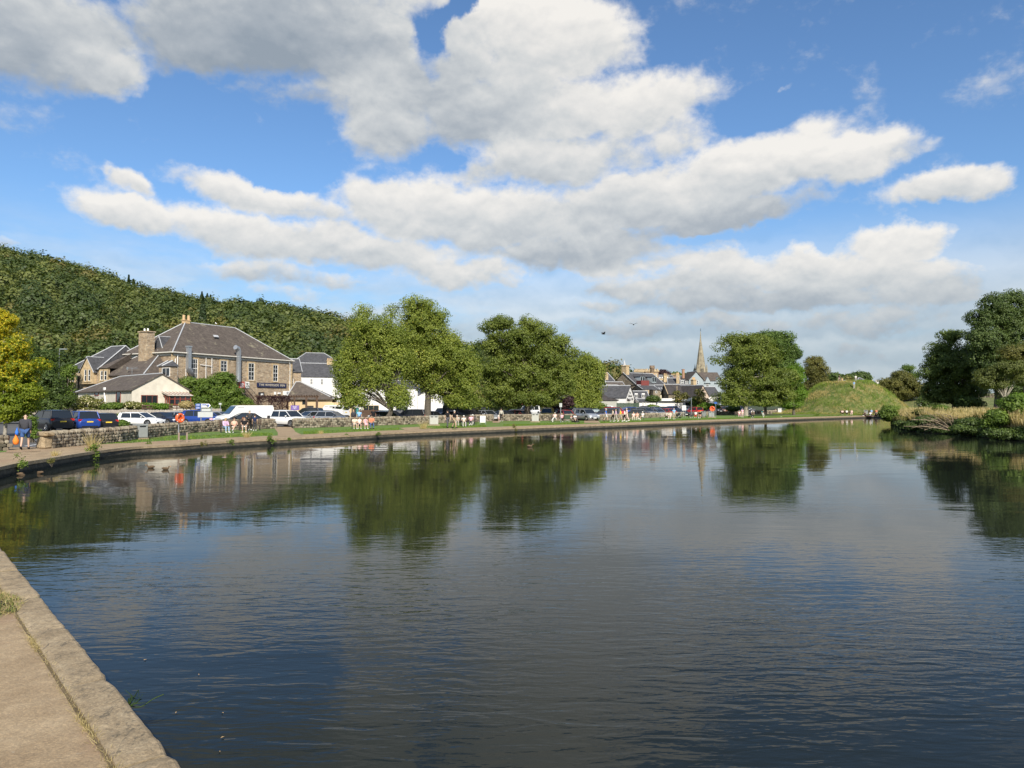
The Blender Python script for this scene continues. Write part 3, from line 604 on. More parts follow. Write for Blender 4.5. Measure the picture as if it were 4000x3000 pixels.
tree('alder_tree', 'dark alder with gnarled left limb where the car park ends', 'tree', 150, (2914, 1622),
     [(2815, 1358, 20, 13), (2812, 1408, 20, 24), (2852, 1335, 34, 28), (2885, 1330, 48, 36), (2935, 1380, 90, 80), (2990, 1400, 78, 90), (2900, 1450, 72, 70), (2860, 1490, 50, 62), (3000, 1500, 98, 70), (2900, 1545, 85, 42), (3020, 1552, 80, 38), (2822, 1562, 32, 34), (2860, 1570, 60, 22), (2985, 1572, 90, 20), (3050, 1490, 60, 70), (2950, 1330, 50, 24), (2880, 1390, 50, 60)],
     [(2914, 1617), (2912, 1570), (2903, 1510), (2905, 1440), (2930, 1370)], F_alder, M_barkl, 430, 150, .33, 1.5, 6, limbs=44, r0=.55)
tree('sycamore_tree', 'lighter green tall tree behind the right half of the dark alder', 'tree', 166, (2990, 1605),
     [(2990, 1318, 44, 26), (3050, 1338, 60, 50), (3085, 1378, 45, 50), (3078, 1450, 52, 68), (3010, 1390, 80, 70)], None, foliage('sycamore_leaves', (.05, .09, .018), (.10, .16, .03), (.19, .26, .06), .35), M_bark, 240, 140, .36, 1.5, 7, limbs=24)
tree('lime_tree', 'bright yellow green low tree at the foot of the mound', 'tree', 160, (3100, 1600), [(3105, 1470, 42, 50), (3108, 1535, 42, 50), (3060, 1500, 30, 60), (3090, 1580, 45, 22)], None, F_lime, M_bark, 150, 130, .32, 1.2, 8, limbs=12, zmin=.2)
tree('rowan_tree', 'russet tinged round tree between the tall trees and the mound', 'tree', 206, (3185, 1590), [(3180, 1420, 42, 34), (3190, 1462, 56, 46), (3205, 1505, 50, 36), (3160, 1512, 42, 42), (3180, 1540, 44, 26)], None, F_brown, M_bark, 260, 110, .32, 1.2, 9, limbs=20, zmin=.5)
tree('hawthorn_tree', 'low spreading tree right of the mound with a bare stem in front', 'tree', 222, (3535, 1572), [(3530, 1505, 66, 44), (3480, 1505, 55, 34), (3520, 1468, 42, 26), (3580, 1525, 50, 34), (3530, 1540, 75, 30), (3470, 1538, 46, 26)], None, F_brown, M_bark, 260, 110, .42, 1.5, 10, z0=2.6, limbs=12, zmin=.4)
tree('ash_tree', 'thin crowned tree poking out above the low spreading tree', 'tree', 235, (3552, 1560), [(3550, 1440, 22, 18), (3560, 1470, 28, 22)], None, F_green, M_bark, 50, 60, .40, 1.3, 11, z0=3, limbs=10)
tree('sycamore_tree', 'dense dark sycamore left of the tallest tree on the right', 'tree', 135, (3730, 1590), [(3725, 1315, 52, 34), (3700, 1370, 72, 52), (3662, 1430, 50, 50), (3640, 1465, 40, 34), (3730, 1440, 95, 75), (3690, 1505, 82, 50), (3760, 1540, 80, 50), (3810, 1400, 60, 90), (3700, 1555, 80, 34), (3650, 1530, 50, 40), (3820, 1500, 60, 70)],
     None, foliage('sycamore_dark_leaves', (.035, .06, .014), (.09, .13, .024), (.19, .24, .05), .32), M_bark, 380, 150, .32, 1.4, 12, limbs=30, r0=.6, z0=.95)
tree('poplar_tree', 'tallest tree at the right edge with layered blue green crown', 'tree', 125, (3900, 1600), [(3885, 1185, 58, 45), (3848, 1248, 72, 58), (3955, 1172, 60, 50), (3935, 1255, 92, 82), (3860, 1335, 82, 60), (3995, 1300, 85, 95), (3965, 1395, 95, 62), (3900, 1450, 90, 60), (3830, 1310, 60, 60), (3880, 1400, 90, 70), (3900, 1230, 70, 60), (3960, 1520, 90, 50), (4010, 1230, 60, 60)],
     None, foliage('poplar_leaves', (.03, .055, .016), (.08, .12, .03), (.16, .20, .055), .3), M_bark, 430, 150, .32, 1.4, 13, limbs=44, r0=.7, z0=.95)
tree('beech_tree', 'copper brown tree cut by the right edge of the view', 'tree', 98, (4010, 1600), [(3965, 1385, 55, 42), (4010, 1430, 80, 62), (4040, 1380, 60, 60)], None, F_brown, M_bark, 190, 150, .24, 1.0, 14, limbs=16, z0=.95)
tree('pine_tree', 'flat topped tree with pale forked trunk on the right bank', 'tree', 92, (3928, 1560), [(3875, 1465, 62, 30), (3935, 1440, 62, 34), (3885, 1500, 52, 26), (4000, 1485, 55, 36), (3840, 1490, 36, 24)], [(3928, 1600), (3925, 1560), (3932, 1500), (3928, 1455)],
     foliage('pine_needles', (.05, .065, .016), (.11, .13, .03), (.19, .21, .05), .3), M_barkl, 170, 110, .20, .8, 15, limbs=26, r0=.26, z0=.95)
for i, (x, y, rx, ry, D, lab, m) in enumerate([(3260, 1475, 24, 18, 330, 'distant round tree just left of the mound', F_dark), (3325, 1478, 18, 14, 340, 'small distant tree left of the pointed roof behind the mound', F_dark), (3362, 1470, 26, 20, 345, 'distant tree behind the top of the mound', F_dark), (3298, 1488, 20, 12, 330, 'low yellowish shrub behind the mound top', F_brown),
      (2590, 1460, 22, 14, 430, 'distant copper beech right of the castellated tower', F_purple), (2640, 1466, 22, 14, 430, 'distant green tree left of the rooftop aerial', F_green), (2690, 1470, 18, 12, 430, 'distant green tree left of the church conifer', F_green), (2372, 1448, 30, 26, 330, 'green tree rising behind the roofs beside the willow', F_green), (2404, 1460, 16, 14, 330, 'smaller round tree behind the conical turret roof', F_green),
      (3625, 1560, 40, 30, 200, 'dark bush before the meadow wall left of the sycamore', F_dark), (3790, 1570, 50, 26, 130, 'dark undergrowth bush at the foot of the right trees', F_dark)]):
    bush('distant_tree' if D > 250 else 'bush', lab, 'tree' if D > 250 else 'bush', D, [(x, y, rx, ry), (x + rx * .5, y + ry * .4, rx * .6, ry * .6), (x - rx * .5, y + ry * .4, rx * .6, ry * .6), (x, y + ry * 1.2, rx, ry)], m, 90 + i, .9 if D > 250 else .4, 2.6 if D > 250 else 1.0, 50, 60, z0=G)
# ---- left side
tree('maple_tree', 'maple turning yellow and orange at the left edge', 'tree', 50, (18, 1705), [(0, 1270, 60, 75, .30), (50, 1360, 75, 60, .06), (20, 1430, 100, 70, .12), (110, 1440, 55, 40, 0), (170, 1425, 32, 22, -.1), (80, 1500, 75, 50, -.1), (-20, 1540, 90, 80, -.4), (70, 1580, 80, 50, -.5), (30, 1620, 70, 40, -.6), (110, 1540, 50, 50, -.3)],
     [(18, 1705), (22, 1650), (18, 1600), (22, 1540), (30, 1440), (20, 1330)], F_maple, M_barkl, 330, 95, .17, .5, 21, limbs=24, r0=.13, zmin=.5)
tree('sycamore_tree', 'dark green tree behind the yellow maple with bare twigs on top', 'tree', 84, (150, 1680), [(150, 1430, 80, 80), (110, 1380, 60, 60), (190, 1500, 60, 70), (120, 1560, 90, 80), (60, 1480, 80, 110), (200, 1590, 40, 60), (20, 1620, 90, 60)], None, F_dark, M_barkl, 330, 120, .26, .9, 22, limbs=30, zmin=.3)
tree('ash_tree', 'mid green young tree beside the grey lamp post behind the fence', 'tree', 108, (255, 1640), [(265, 1450, 30, 40), (240, 1520, 50, 60), (270, 1570, 30, 40)], None, F_green, M_bark, 90, 90, .26, .8, 23, limbs=12)
tree('laurel_tree', 'glossy round laurel growing against the inn wall', 'tree', 102, (880, 1630), [(870, 1480, 50, 34), (850, 1520, 72, 50), (900, 1540, 60, 55), (790, 1520, 56, 46), (745, 1505, 40, 36), (735, 1560, 40, 42), (870, 1585, 80, 36), (950, 1575, 36, 30), (800, 1575, 60, 40)], None, F_green, M_bark, 330, 130, .26, .8, 24, limbs=14, zmin=.1)
bl = [('bush', 'russet low bush over the fence behind the black estate cars', 95, [(215, 1592, 32, 18), (190, 1600, 20, 14)], F_brown), ('bush', 'dark green hedge behind the fence left of the cream flowered shrub', 98, [(260, 1565, 50, 26), (300, 1580, 40, 22), (215, 1560, 30, 20)], F_dark),
      ('flowering_shrub', 'shrub covered with cream flower heads before the white extension', 91.5, [(340, 1565, 44, 30), (380, 1575, 40, 30), (310, 1590, 34, 24), (365, 1600, 50, 24)], F_flower),
      ('bush', 'low green shrub under the narrow window of the white extension', 90, [(450, 1588, 34, 12), (420, 1592, 20, 12)], F_green), ('flowering_shrub', 'low shrub with pale flowers at the corner of the white extension', 89, [(530, 1588, 34, 10), (510, 1582, 14, 14)], F_flower),
      ('hedge', 'long clipped bright hedge below the white extension window', 89.5, [(600, 1590, 30, 8), (640, 1590, 32, 8), (570, 1590, 20, 8)], F_lime), ('bush', 'straw coloured tuft bush right of the clipped hedge', 89.5, [(728, 1584, 20, 16)], F_straw),
      ('bush', 'small climber on the fence beside the white estate car', 85.5, [(476, 1628, 12, 18), (470, 1645, 16, 14)], F_green), ('bush', 'dark spreading shrub below the laurel', 98, [(950, 1600, 42, 24), (985, 1598, 30, 20)], F_brown), ('bush', 'deep green shrub behind the white van bonnet', 96, [(850, 1612, 50, 20), (905, 1610, 36, 22)], F_dark),
      ('bush', 'yellow green grass tuft by the pergola planter', 100, [(1035, 1600, 14, 12)], F_straw), ('bush', 'weedy bush beside the man with carrier bags', 42, [(126, 1660, 18, 40), (118, 1690, 26, 30), (140, 1700, 16, 24)], F_green),
      ('bush', 'green weeds on the bank below the black estate car', 72, [(470, 1662, 26, 8)], F_green)]
for i, (nm, lab, D, bb, m) in enumerate(bl): bush(nm, lab, 'shrub' if 'shrub' in nm else nm, D, bb, m, 120 + i, .20 if D > 60 else .09, .5 if D > 60 else .22, 70 if D > 60 else 50, 60)
# town shrubs
tl = [('topiary_tree', 'dark flat topped clipped tree before the white cottages', 132, [(2552, 1558, 24, 14), (2537, 1562, 12, 10), (2567, 1562, 12, 10)], F_dark), ('young_tree', 'thin young tree before the long stone building', 128, [(2645, 1540, 18, 26), (2655, 1565, 22, 22), (2675, 1555, 18, 26)], F_brown),
      ('young_tree', 'sparse russet young tree right of the white flat roofed shop', 128, [(2735, 1545, 26, 34), (2745, 1570, 30, 20)], F_brown), ('bush', 'dense green bush against the right end of the white shop', 130, [(2718, 1570, 18, 24), (2725, 1592, 22, 12)], F_green),
      ('bush', 'yellow green spreading bush left of the dark alder trunk', 126, [(2765, 1585, 34, 12), (2740, 1594, 30, 8), (2790, 1590, 24, 10)], F_lime), ('bush', 'low green bush with a tuft before the cottage front', 131, [(2545, 1592, 10, 8), (2562, 1596, 12, 6)], F_green),
      ('purple_shrub', 'dark purple leaved shrub under the right side of the alder', 112, [(2215, 1568, 22, 32), (2200, 1590, 20, 22)], F_purple), ('purple_shrub', 'low purple shrub left of the taller purple one', 112, [(2150, 1584, 22, 20)], F_purple), ('bush', 'deep shaded bush behind the cars left of the alder trunk', 125, [(1930, 1575, 40, 34), (1985, 1585, 40, 30), (1890, 1590, 34, 24)], F_dark),
      ('bush', 'bush in the deep shade between the two tall trees', 128, [(2350, 1590, 16, 18), (2290, 1592, 30, 20)], F_green), ('bush', 'trailing bush hanging over the wall at the parked silver cars', 132, [(2865, 1598, 26, 9)], F_dark)]
for i, (nm, lab, D, bb, m) in enumerate(tl):
    kT = 1.25 if bb[0][0] > 2500 else 1.0; D *= kT
    r_ = bush(nm, lab, 'tree' if 'tree' in nm else ('shrub' if 'shrub' in nm else 'bush'), D, bb, m, 160 + i, .26 * kT, .55 * kT, 60 if 'young' not in nm else 34, 55 if 'young' not in nm else 26)
# ---- right bank plants
RB = .95
rbl = [('bush', 'dark tangled bush hanging over the water left of the bramble', 71, [(3575, 1668, 40, 20), (3610, 1672, 40, 18)], F_dark, .16, .4, 90), ('bush', 'mixed bush on the bank right of the fallen branches', 60, [(3760, 1680, 50, 22), (3830, 1690, 50, 22)], F_dark, .15, .38, 120), ('bush', 'shadowy bush low on the bank at the right edge', 53, [(3930, 1700, 60, 26), (4000, 1705, 60, 30), (3880, 1695, 40, 22)], F_dark, .15, .38, 140), ('bush', 'dark low bush at the water line left of the fallen branches', 75, [(3520, 1664, 30, 14), (3550, 1674, 30, 12)], F_dark, .16, .36, 70), ('bush', 'small olive bush among the straw grass of the bank', 72, [(3600, 1612, 26, 10), (3740, 1615, 40, 12)], F_brown, .16, .36, 50),
       ('bush', 'round dark shrub at the tip of the right bank', 93, [(3472, 1608, 34, 30), (3480, 1632, 34, 24), (3455, 1618, 18, 18)], F_green, .2, .5, 90), ('bush', 'large bright leaved bush overhanging the water at the right edge', 55, [(3960, 1590, 50, 50), (3905, 1630, 50, 46), (3985, 1655, 60, 50), (3870, 1650, 34, 34), (4040, 1610, 60, 70)], F_green, .17, .45, 240),
       ('bush', 'dark bush low over the water beside the fallen branches', 62, [(3820, 1650, 46, 26), (3770, 1655, 50, 24), (3860, 1675, 44, 18)], F_dark, .16, .4, 130), ('bush', 'green bramble behind the fallen bare branches', 68, [(3640, 1640, 50, 24), (3700, 1640, 46, 22), (3600, 1645, 30, 20)], F_dark, .16, .4, 130),
       ('bush', 'brown weedy clump at the left foot of the straw grass bank', 78, [(3545, 1650, 30, 18), (3515, 1640, 22, 14)], F_brown, .16, .4, 70), ('bush', 'small bramble topping the straw grass', 75, [(3680, 1598, 30, 10)], F_green, .16, .4, 40), ('bush', 'yellow green bush before the forked pale trunk', 80, [(3990, 1560, 44, 26), (3930, 1575, 34, 20)], F_lime, .2, .5, 70)]
for i, (nm, lab, D, bb, m, sz_, cr_, nc) in enumerate(rbl): bush(nm, lab, 'bush', D, bb, m, 200 + i, sz_, cr_, nc, 75, z0=.1 if D < 75 else .5)
def blades(pts, hgt, wid, rs, lean=.35):
    n = len(pts); h = hgt * (.55 + .7 * rs.rand(n)) * (.72 + .4 * np.sin(pts[:, 0] * 1.3 + pts[:, 1] * .9) * np.sin(pts[:, 1] * .43)); a = rs.rand(n) * 6.283; l = lean * h * rs.rand(n); b_ = rs.rand(n) * 6.283
    V = np.empty((n, 4, 3)); dx, dy = np.cos(a) * wid / 2, np.sin(a) * wid / 2; lx, ly = np.cos(b_) * l, np.sin(b_) * l
    V[:, 0] = pts + np.stack([-dx, -dy, 0 * dx], 1); V[:, 1] = pts + np.stack([dx, dy, 0 * dx], 1)
    V[:, 2] = pts + np.stack([dx * .4 + lx, dy * .4 + ly, h], 1); V[:, 3] = pts + np.stack([-dx * .4 + lx, -dy * .4 + ly, h], 1)
    return V
rs = np.random.RandomState(31)
bk = [BANK[i] for i in range(len(BANK))]; pts = []
for i in range(60000):
    k = rs.randint(14, 58); f = rs.rand(); p = bk[k].lerp(bk[k + 1], f); q = offset([bk[k], bk[k + 1]], -(.6 + 9 * rs.rand() ** 1.5))[0]
    d = q - bk[k]; pts.append((p.x + d.x, p.y + d.y, .93))
pts = np.array(pts); V = blades(pts, 1.15, .05, rs, .5); t_ = np.stack([.3 + .7 * rs.rand(len(pts)), rs.rand(len(pts))], 1)
tag(link('tall_dry_grass', quadmesh('tall_dry_grass', V, t_), None, F_straw), 'tall straw coloured grass along the top of the right bank', kind='stuff')
pts = []
for i in range(36000):
    a = rs.rand() * 6.283; r_ = 19 * rs.rand() ** .5; x, y = MX + math.cos(a) * r_, MY + math.sin(a) * r_; pts.append((x, y, meadow_h(x, y) - .05))
pts = np.array(pts); V = blades(pts, .5, .09, rs, 1.2); tn_ = np.sin(pts[:, 0] * .5 + 1) * np.sin(pts[:, 2] * .9 + pts[:, 1] * .3) * .5 + .4; t_ = np.stack([np.clip(rs.rand(len(pts)) * .5 + .35, 0, 1), np.clip(tn_ + rs.rand(len(pts)) * .4, 0, 1)], 1)
F_mound = foliage('mound_grass', (.07, .12, .015), (.17, .25, .03), (.28, .34, .06), .35, (.44, .36, .14), .35)
tag(link('mound_grass', quadmesh('mound_grass', V, t_), None, F_mound), 'rough uncut grass covering the slopes of the mound', kind='stuff')
# short grass on the strip between path and wall
EQo = offset(EQ, PW); pts = []
segs = [(i, (EQ[i + 1] - EQ[i]).length) for i in range(len(EQ) - 1) if 30 < EQ[i].y < 150 or (EQ[i].y > 25 and EQ[i].x > -21)]
tot = sum(s_[1] for s_ in segs); pr = np.array([s_[1] for s_ in segs]) / tot
for i in rs.choice(len(segs), 60000, p=pr):
    k = segs[i][0]; f = rs.rand(); d = PW - .05 + rs.rand() * 4.5; o_ = offset([EQ[k], EQ[k + 1]], d); p = o_[0].lerp(o_[1], f); pts.append((p.x, p.y, G))
pts = np.array(pts)
poly = sheet_pts[:len(WL)]
def front_of_wall(p):
    for a, b_ in zip(WL[:-1], WL[1:]):
        if min(a.x, b_.x) <= p[0] <= max(a.x, b_.x): return p[1] < a.y + (b_.y - a.y) * (p[0] - a.x) / (b_.x - a.x + 1e-9) - .1
    return p[0] > WL[-1].x
gaps = [(1066, 1185), (1900, 1965), (2282, 2345), (-50, 420), (1560, 1640)]
def proj(x, y, z):
    c = Vector((x, y * cp + (z - ZC) * sp, -y * sp + (z - ZC) * cp)); return 2000 + FPX * c.x / c.y, 1500 - FPX * c.z / c.y
keep = [front_of_wall(p) and not any(a < proj(*p)[0] < b_ for a, b_ in gaps) for p in pts]; pts = pts[np.array(keep)]
V = blades(pts, .11, .035, rs, .8); t_ = np.stack([rs.rand(len(pts)), rs.rand(len(pts))], 1)
tag(link('grass', quadmesh('grass', V, t_), None, F_fresh), 'short bright grass between the path and the stone wall', kind='stuff')
pts = []
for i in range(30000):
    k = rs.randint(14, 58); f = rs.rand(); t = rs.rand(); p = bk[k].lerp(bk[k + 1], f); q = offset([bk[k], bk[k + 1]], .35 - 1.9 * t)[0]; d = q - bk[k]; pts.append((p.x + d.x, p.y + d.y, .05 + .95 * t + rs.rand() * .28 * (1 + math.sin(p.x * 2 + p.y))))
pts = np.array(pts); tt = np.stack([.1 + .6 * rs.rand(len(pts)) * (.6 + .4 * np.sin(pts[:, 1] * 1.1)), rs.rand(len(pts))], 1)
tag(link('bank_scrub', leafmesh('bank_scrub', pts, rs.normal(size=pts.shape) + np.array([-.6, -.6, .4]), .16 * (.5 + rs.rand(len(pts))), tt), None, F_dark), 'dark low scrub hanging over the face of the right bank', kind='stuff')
# fallen bare branches on the right bank
root = empty('fallen_tree', PD(3700, 1690, 62.5), 0, 'fallen tree with bare arching pale branches in the water by the right bank', 'tree'); rg = random.Random(4)
B = root.location.copy(); mb = MB()
o0 = PD(3725, 1684, 62.3) - B
for (x, y), r_ in zip([(3530, 1665), (3560, 1640), (3590, 1622), (3620, 1612), (3600, 1660), (3650, 1610), (3680, 1618), (3640, 1640), (3690, 1640), (3560, 1672), (3740, 1620), (3720, 1650), (3745, 1640), (3610, 1680)], [.05, .06, .05, .05, .07, .05, .04, .05, .04, .05, .05, .04, .04, .05]):
    e_ = PD(x, y, 62 + rg.uniform(-1.5, 2)) - B; mid = o0.lerp(e_, .5) + Vector((rg.uniform(-.1, .4), rg.uniform(-.4, .4), rg.uniform(.1, .5)))
    q = catmull([o0, mid, e_], 5); mb.tube(q, [r_ * (1 - .75 * i / 10) for i in range(11)], 5)
    for j in range(4):
        s_ = q[rg.randrange(4, 10)]; mb.tube([s_, s_ + Vector((rg.uniform(-1, .3), rg.uniform(-.4, .4), rg.uniform(-.2, .7)))], [.018, .006], 4)
mb.obj('branch', flat('driftwood', (.24, .19, .13), .9, var=.4, scale=5), root)
# quay edge plants and dry tufts
def quayplant(sx, sy, wpx, lab, mat, dry=False, seed=0, z=G - .1):
    p = P(sx, sy, z); rs = np.random.RandomState(seed); w_ = m_px(wpx, p.y)
    root = empty('quay_plant', (p.x, p.y, p.z), 0, lab, 'plant', 'plants rooted in the quay edge'); n = 260 if not dry else 120
    if dry:
        pt = rs.normal(size=(n, 3)) * np.array([w_ * .12, w_ * .06, 0]); V = blades(pt, w_ * 1.1, .02, rs, 1.0); me = quadmesh('dry_blades', V, rs.rand(n, 2) * .6 + .4); link('blade_tuft', me, root, F_straw)
    else:
        c = rs.normal(size=(9, 3)) * np.array([w_ * .2, w_ * .12, w_ * .16]); i = rs.randint(0, 9, n); pp = c[i] + rs.normal(size=(n, 3)) * w_ * .09; pp[:, 2] += .1
        link('foliage', leafmesh('plant_leaves', pp, rs.normal(size=(n, 3)) + np.array([0, -.6, .6]), w_ * .11 * (.6 + .8 * rs.rand(n)), rs.rand(n, 2)), root, mat)
        mb = MB()
        for q in c[:5]: mb.tube([(0, .05, -.1), q * .5, q + Vector((0, 0, .08))], [.012, .009, .004], 4)
        mb.obj('stem', M_bark, root)
ql = [(82, 1822, 60, 'leafy green weed on the quay face below the man', 0, 0), (200, 1815, 34, 'yellowing weed on the quay face left of the dry grass tuft', 1, 0), (215, 1790, 34, 'small dry tuft on the coping right of the man', 1, 1), (372, 1772, 66, 'large leafy weed under the pale dry grass tuft', 0, 0), (362, 1765, 80, 'tall pale dry grass tuft on the quay before the stone wall', 1, 1),
      (578, 1742, 30, 'upright leafy weed on the quay below the single bin', 0, 0), (790, 1742, 30, 'flat weed on the quay below the seated group, left one', 1, 0), (905, 1732, 32, 'trailing weed on the quay under the seated woman', 0, 0), (965, 1715, 34, 'dry golden tuft at the feet of the man in shorts', 1, 1), (1055, 1722, 44, 'bushy weed left of the wall gap path', 0, 0), (1128, 1722, 24, 'small round weed right of the bushy one by the gap path', 0, 0), (1352, 1706, 24, 'thin weed on the quay below the middle stone wall', 0, 0), (1478, 1700, 24, 'leafy sprig on the quay right of the bench with four people', 0, 0), (1655, 1680, 44, 'pale dry grass tuft before the double bin under the birch', 1, 1),
      (2010, 1676, 30, 'brownish weed on the quay left of the second double bin', 1, 0), (3190, 1626, 30, 'leafy weed on the far quay beside the stone bench', 0, 0), (1255, 1700, 20, 'small dry tuft on the coping by the gap path', 1, 1), (1775, 1682, 20, 'small weed at the feet of the two walking men', 0, 0)]
for i, (x, y, w_, lab, m, dry) in enumerate(ql): quayplant(x, y, w_, lab, (F_green, F_brown)[m], dry, 300 + i)
# foreground tufts beside the coping
rs = np.random.RandomState(77)
for (x, y, w_, lab) in ((20, 2360, .55, 'patch'),):
    p = P(x, y); pp = []
    c0 = Vector((p.x, p.y)); cv = dn.xy.normalized(); nv = Vector((-cv.y, cv.x))
    mbp = MB(); ring = []
    for k in range(26):
        a = k / 26 * 6.283; r_ = 1 + .18 * math.sin(a * 3 + 1) + .12 * math.sin(a * 5); q = c0 - nv * -.12 + cv * (math.cos(a) * .62 * r_) + nv * (math.sin(a) * .30 * r_); ring.append((q.x, q.y, G + .010 + .0))
    mbp.poly(ring); tag(mbp.obj('soil_patch', M_earth), 'dark bare soil patch behind the near coping', kind='structure')
    for k in range(1700):
        a = rs.rand() * 6.283; r_ = rs.rand() ** .5; q = c0 + nv * .12 + cv * (math.cos(a) * .6 * r_) + nv * (math.sin(a) * .28 * r_); pp.append((q.x, q.y, G + .01))
    pp = np.array(pp); V = blades(pp, .045, .006, rs, 2.2); tt = np.stack([rs.rand(len(pp)), rs.rand(len(pp))], 1); half = int(len(pp) * .72)
    tag(link('ground_cover', quadmesh('ground_cover', V[:half], tt[:half]), None, F_straw), 'dry straw litter on the soil patch by the near coping', kind='stuff')
    tag(link('grass', quadmesh('short_grass', V[half:], tt[half:]), None, F_fresh), 'short green grass on the soil patch by the near coping', kind='stuff')
# weeds in the seam behind the coping
sm = offset(resample(EQ[:33], .02), CW + .012); sm = [p for p in sm if -9 < p.x < 0 and p.y > 2]; pp = []
for p in sm:
    dens_ = .35 + max(0, math.sin(p.y * 3.1) + math.sin(p.y * 7.7 + 1) - .2)
    for k in range(int(dens_ * 7)): pp.append((p.x + rs.normal() * .018, p.y + rs.normal() * .018, G + .004))
pp = np.array(pp); V = blades(pp, .03, .004, rs, 2.5); tt = np.stack([rs.rand(len(pp)), rs.rand(len(pp))], 1)
tag(link('moss_and_weeds', quadmesh('moss_and_weeds', V, tt), None, F_straw), 'dry weeds and straw in the seam behind the near coping', kind='stuff')
mbs = MB(); sA, sB = offset(EQ[:33], CW - .005), offset(EQ[:33], CW + .022); mbs.add([(p.x, p.y, G + .0065) for p in sA] + [(p.x, p.y, G + .0065) for p in sB], [(i, i + 1, 34 + i, 33 + i) for i in range(32)])
tag(mbs.obj('seam', flat('seam_dirt', (.14, .105, .06), .95, var=.5, scale=30)), 'dirt filled seam between coping and paving', kind='structure')
# ================================================================ buildings
M_inn = rubble('brown_rubble_stone', [(0, (.20, .14, .09)), (.4, (.37, .26, .165)), (.75, (.49, .36, .23)), (1, (.60, .49, .35))], (.38, .32, .24), 1.9, 2.2)
M_town = rubble('grey_brown_rubble', [(0, (.14, .11, .08)), (.5, (.26, .21, .15)), (1, (.38, .32, .23))], (.27, .24, .19), 1.5, 2.0, mw=.06)
M_dry = rubble('field_stone', [(0, (.10, .09, .07)), (.5, (.24, .21, .16)), (1, (.42, .37, .28))], (.03, .028, .02), 3.6, 1.6, .06, .10)
M_dress = flat('dressed_sandstone', (.46, .35, .21), .9, var=.3, scale=2.5, bmp=.01)
M_slate = slate('brown_slate', (.095, .078, .066), (.26, .235, .16), 5, .75)
M_slate2 = slate('grey_slate', (.07, .07, .075), (.15, .14, .11), 5, .3)
M_slate3 = slate('dark_roof_sheet', (.055, .048, .046), (.10, .09, .08), 4, .2)
M_lead = flat('lead_flashing', (.42, .43, .44), .55, var=.2)
M_cream = flat('cream_roughcast', (.60, .555, .46), .95, var=.13, scale=1.3, bmp=.02)
M_white = flat('white_harling', (.70, .685, .65), .9, var=.06, scale=1.1, bmp=.01)
M_wpaint = flat('white_paint', (.80, .79, .76), .45, var=.04)
M_glass, b, o_ = newmat('window_glass'); b.inputs['Base Color'].default_value = (.02, .024, .028, 1); b.inputs['Roughness'].default_value = .06; b.inputs['Specular IOR Level'].default_value = .8
M_blk = flat('black_metal', (.02, .02, .022), .5); M_galv = flat('galvanised_steel', (.40, .42, .44), .38, .6, var=.15)
M_wood = flat('dark_timber', (.10, .065, .045), .8, var=.35, scale=8); M_fence = flat('weathered_boards', (.36, .32, .27), .9, var=.35, scale=5)
M_redw = flat('red_brown_frame', (.22, .055, .035), .5, var=.2); M_green = flat('green_hoarding', (.035, .065, .035), .7, var=.15); M_clad = flat('grey_blue_cladding', (.30, .345, .365), .7, var=.08, scale=2)
M_pot = flat('clay_pot', (.52, .36, .20), .85, var=.25); M_peach = flat('buff_render', (.55, .42, .25), .9, var=.1); M_navy = flat('navy_board', (.012, .018, .06), .5); M_gold = flat('gilt_lettering', (.62, .55, .42), .5); M_red = flat('red_board', (.55, .07, .04), .6)
M_pink = flat('pinkish_render', (.50, .40, .32), .9, var=.12); M_grr = flat('grey_green_render', (.38, .38, .33), .9, var=.08); M_rust = flat('red_cladding', (.17, .035, .03), .7, var=.2)
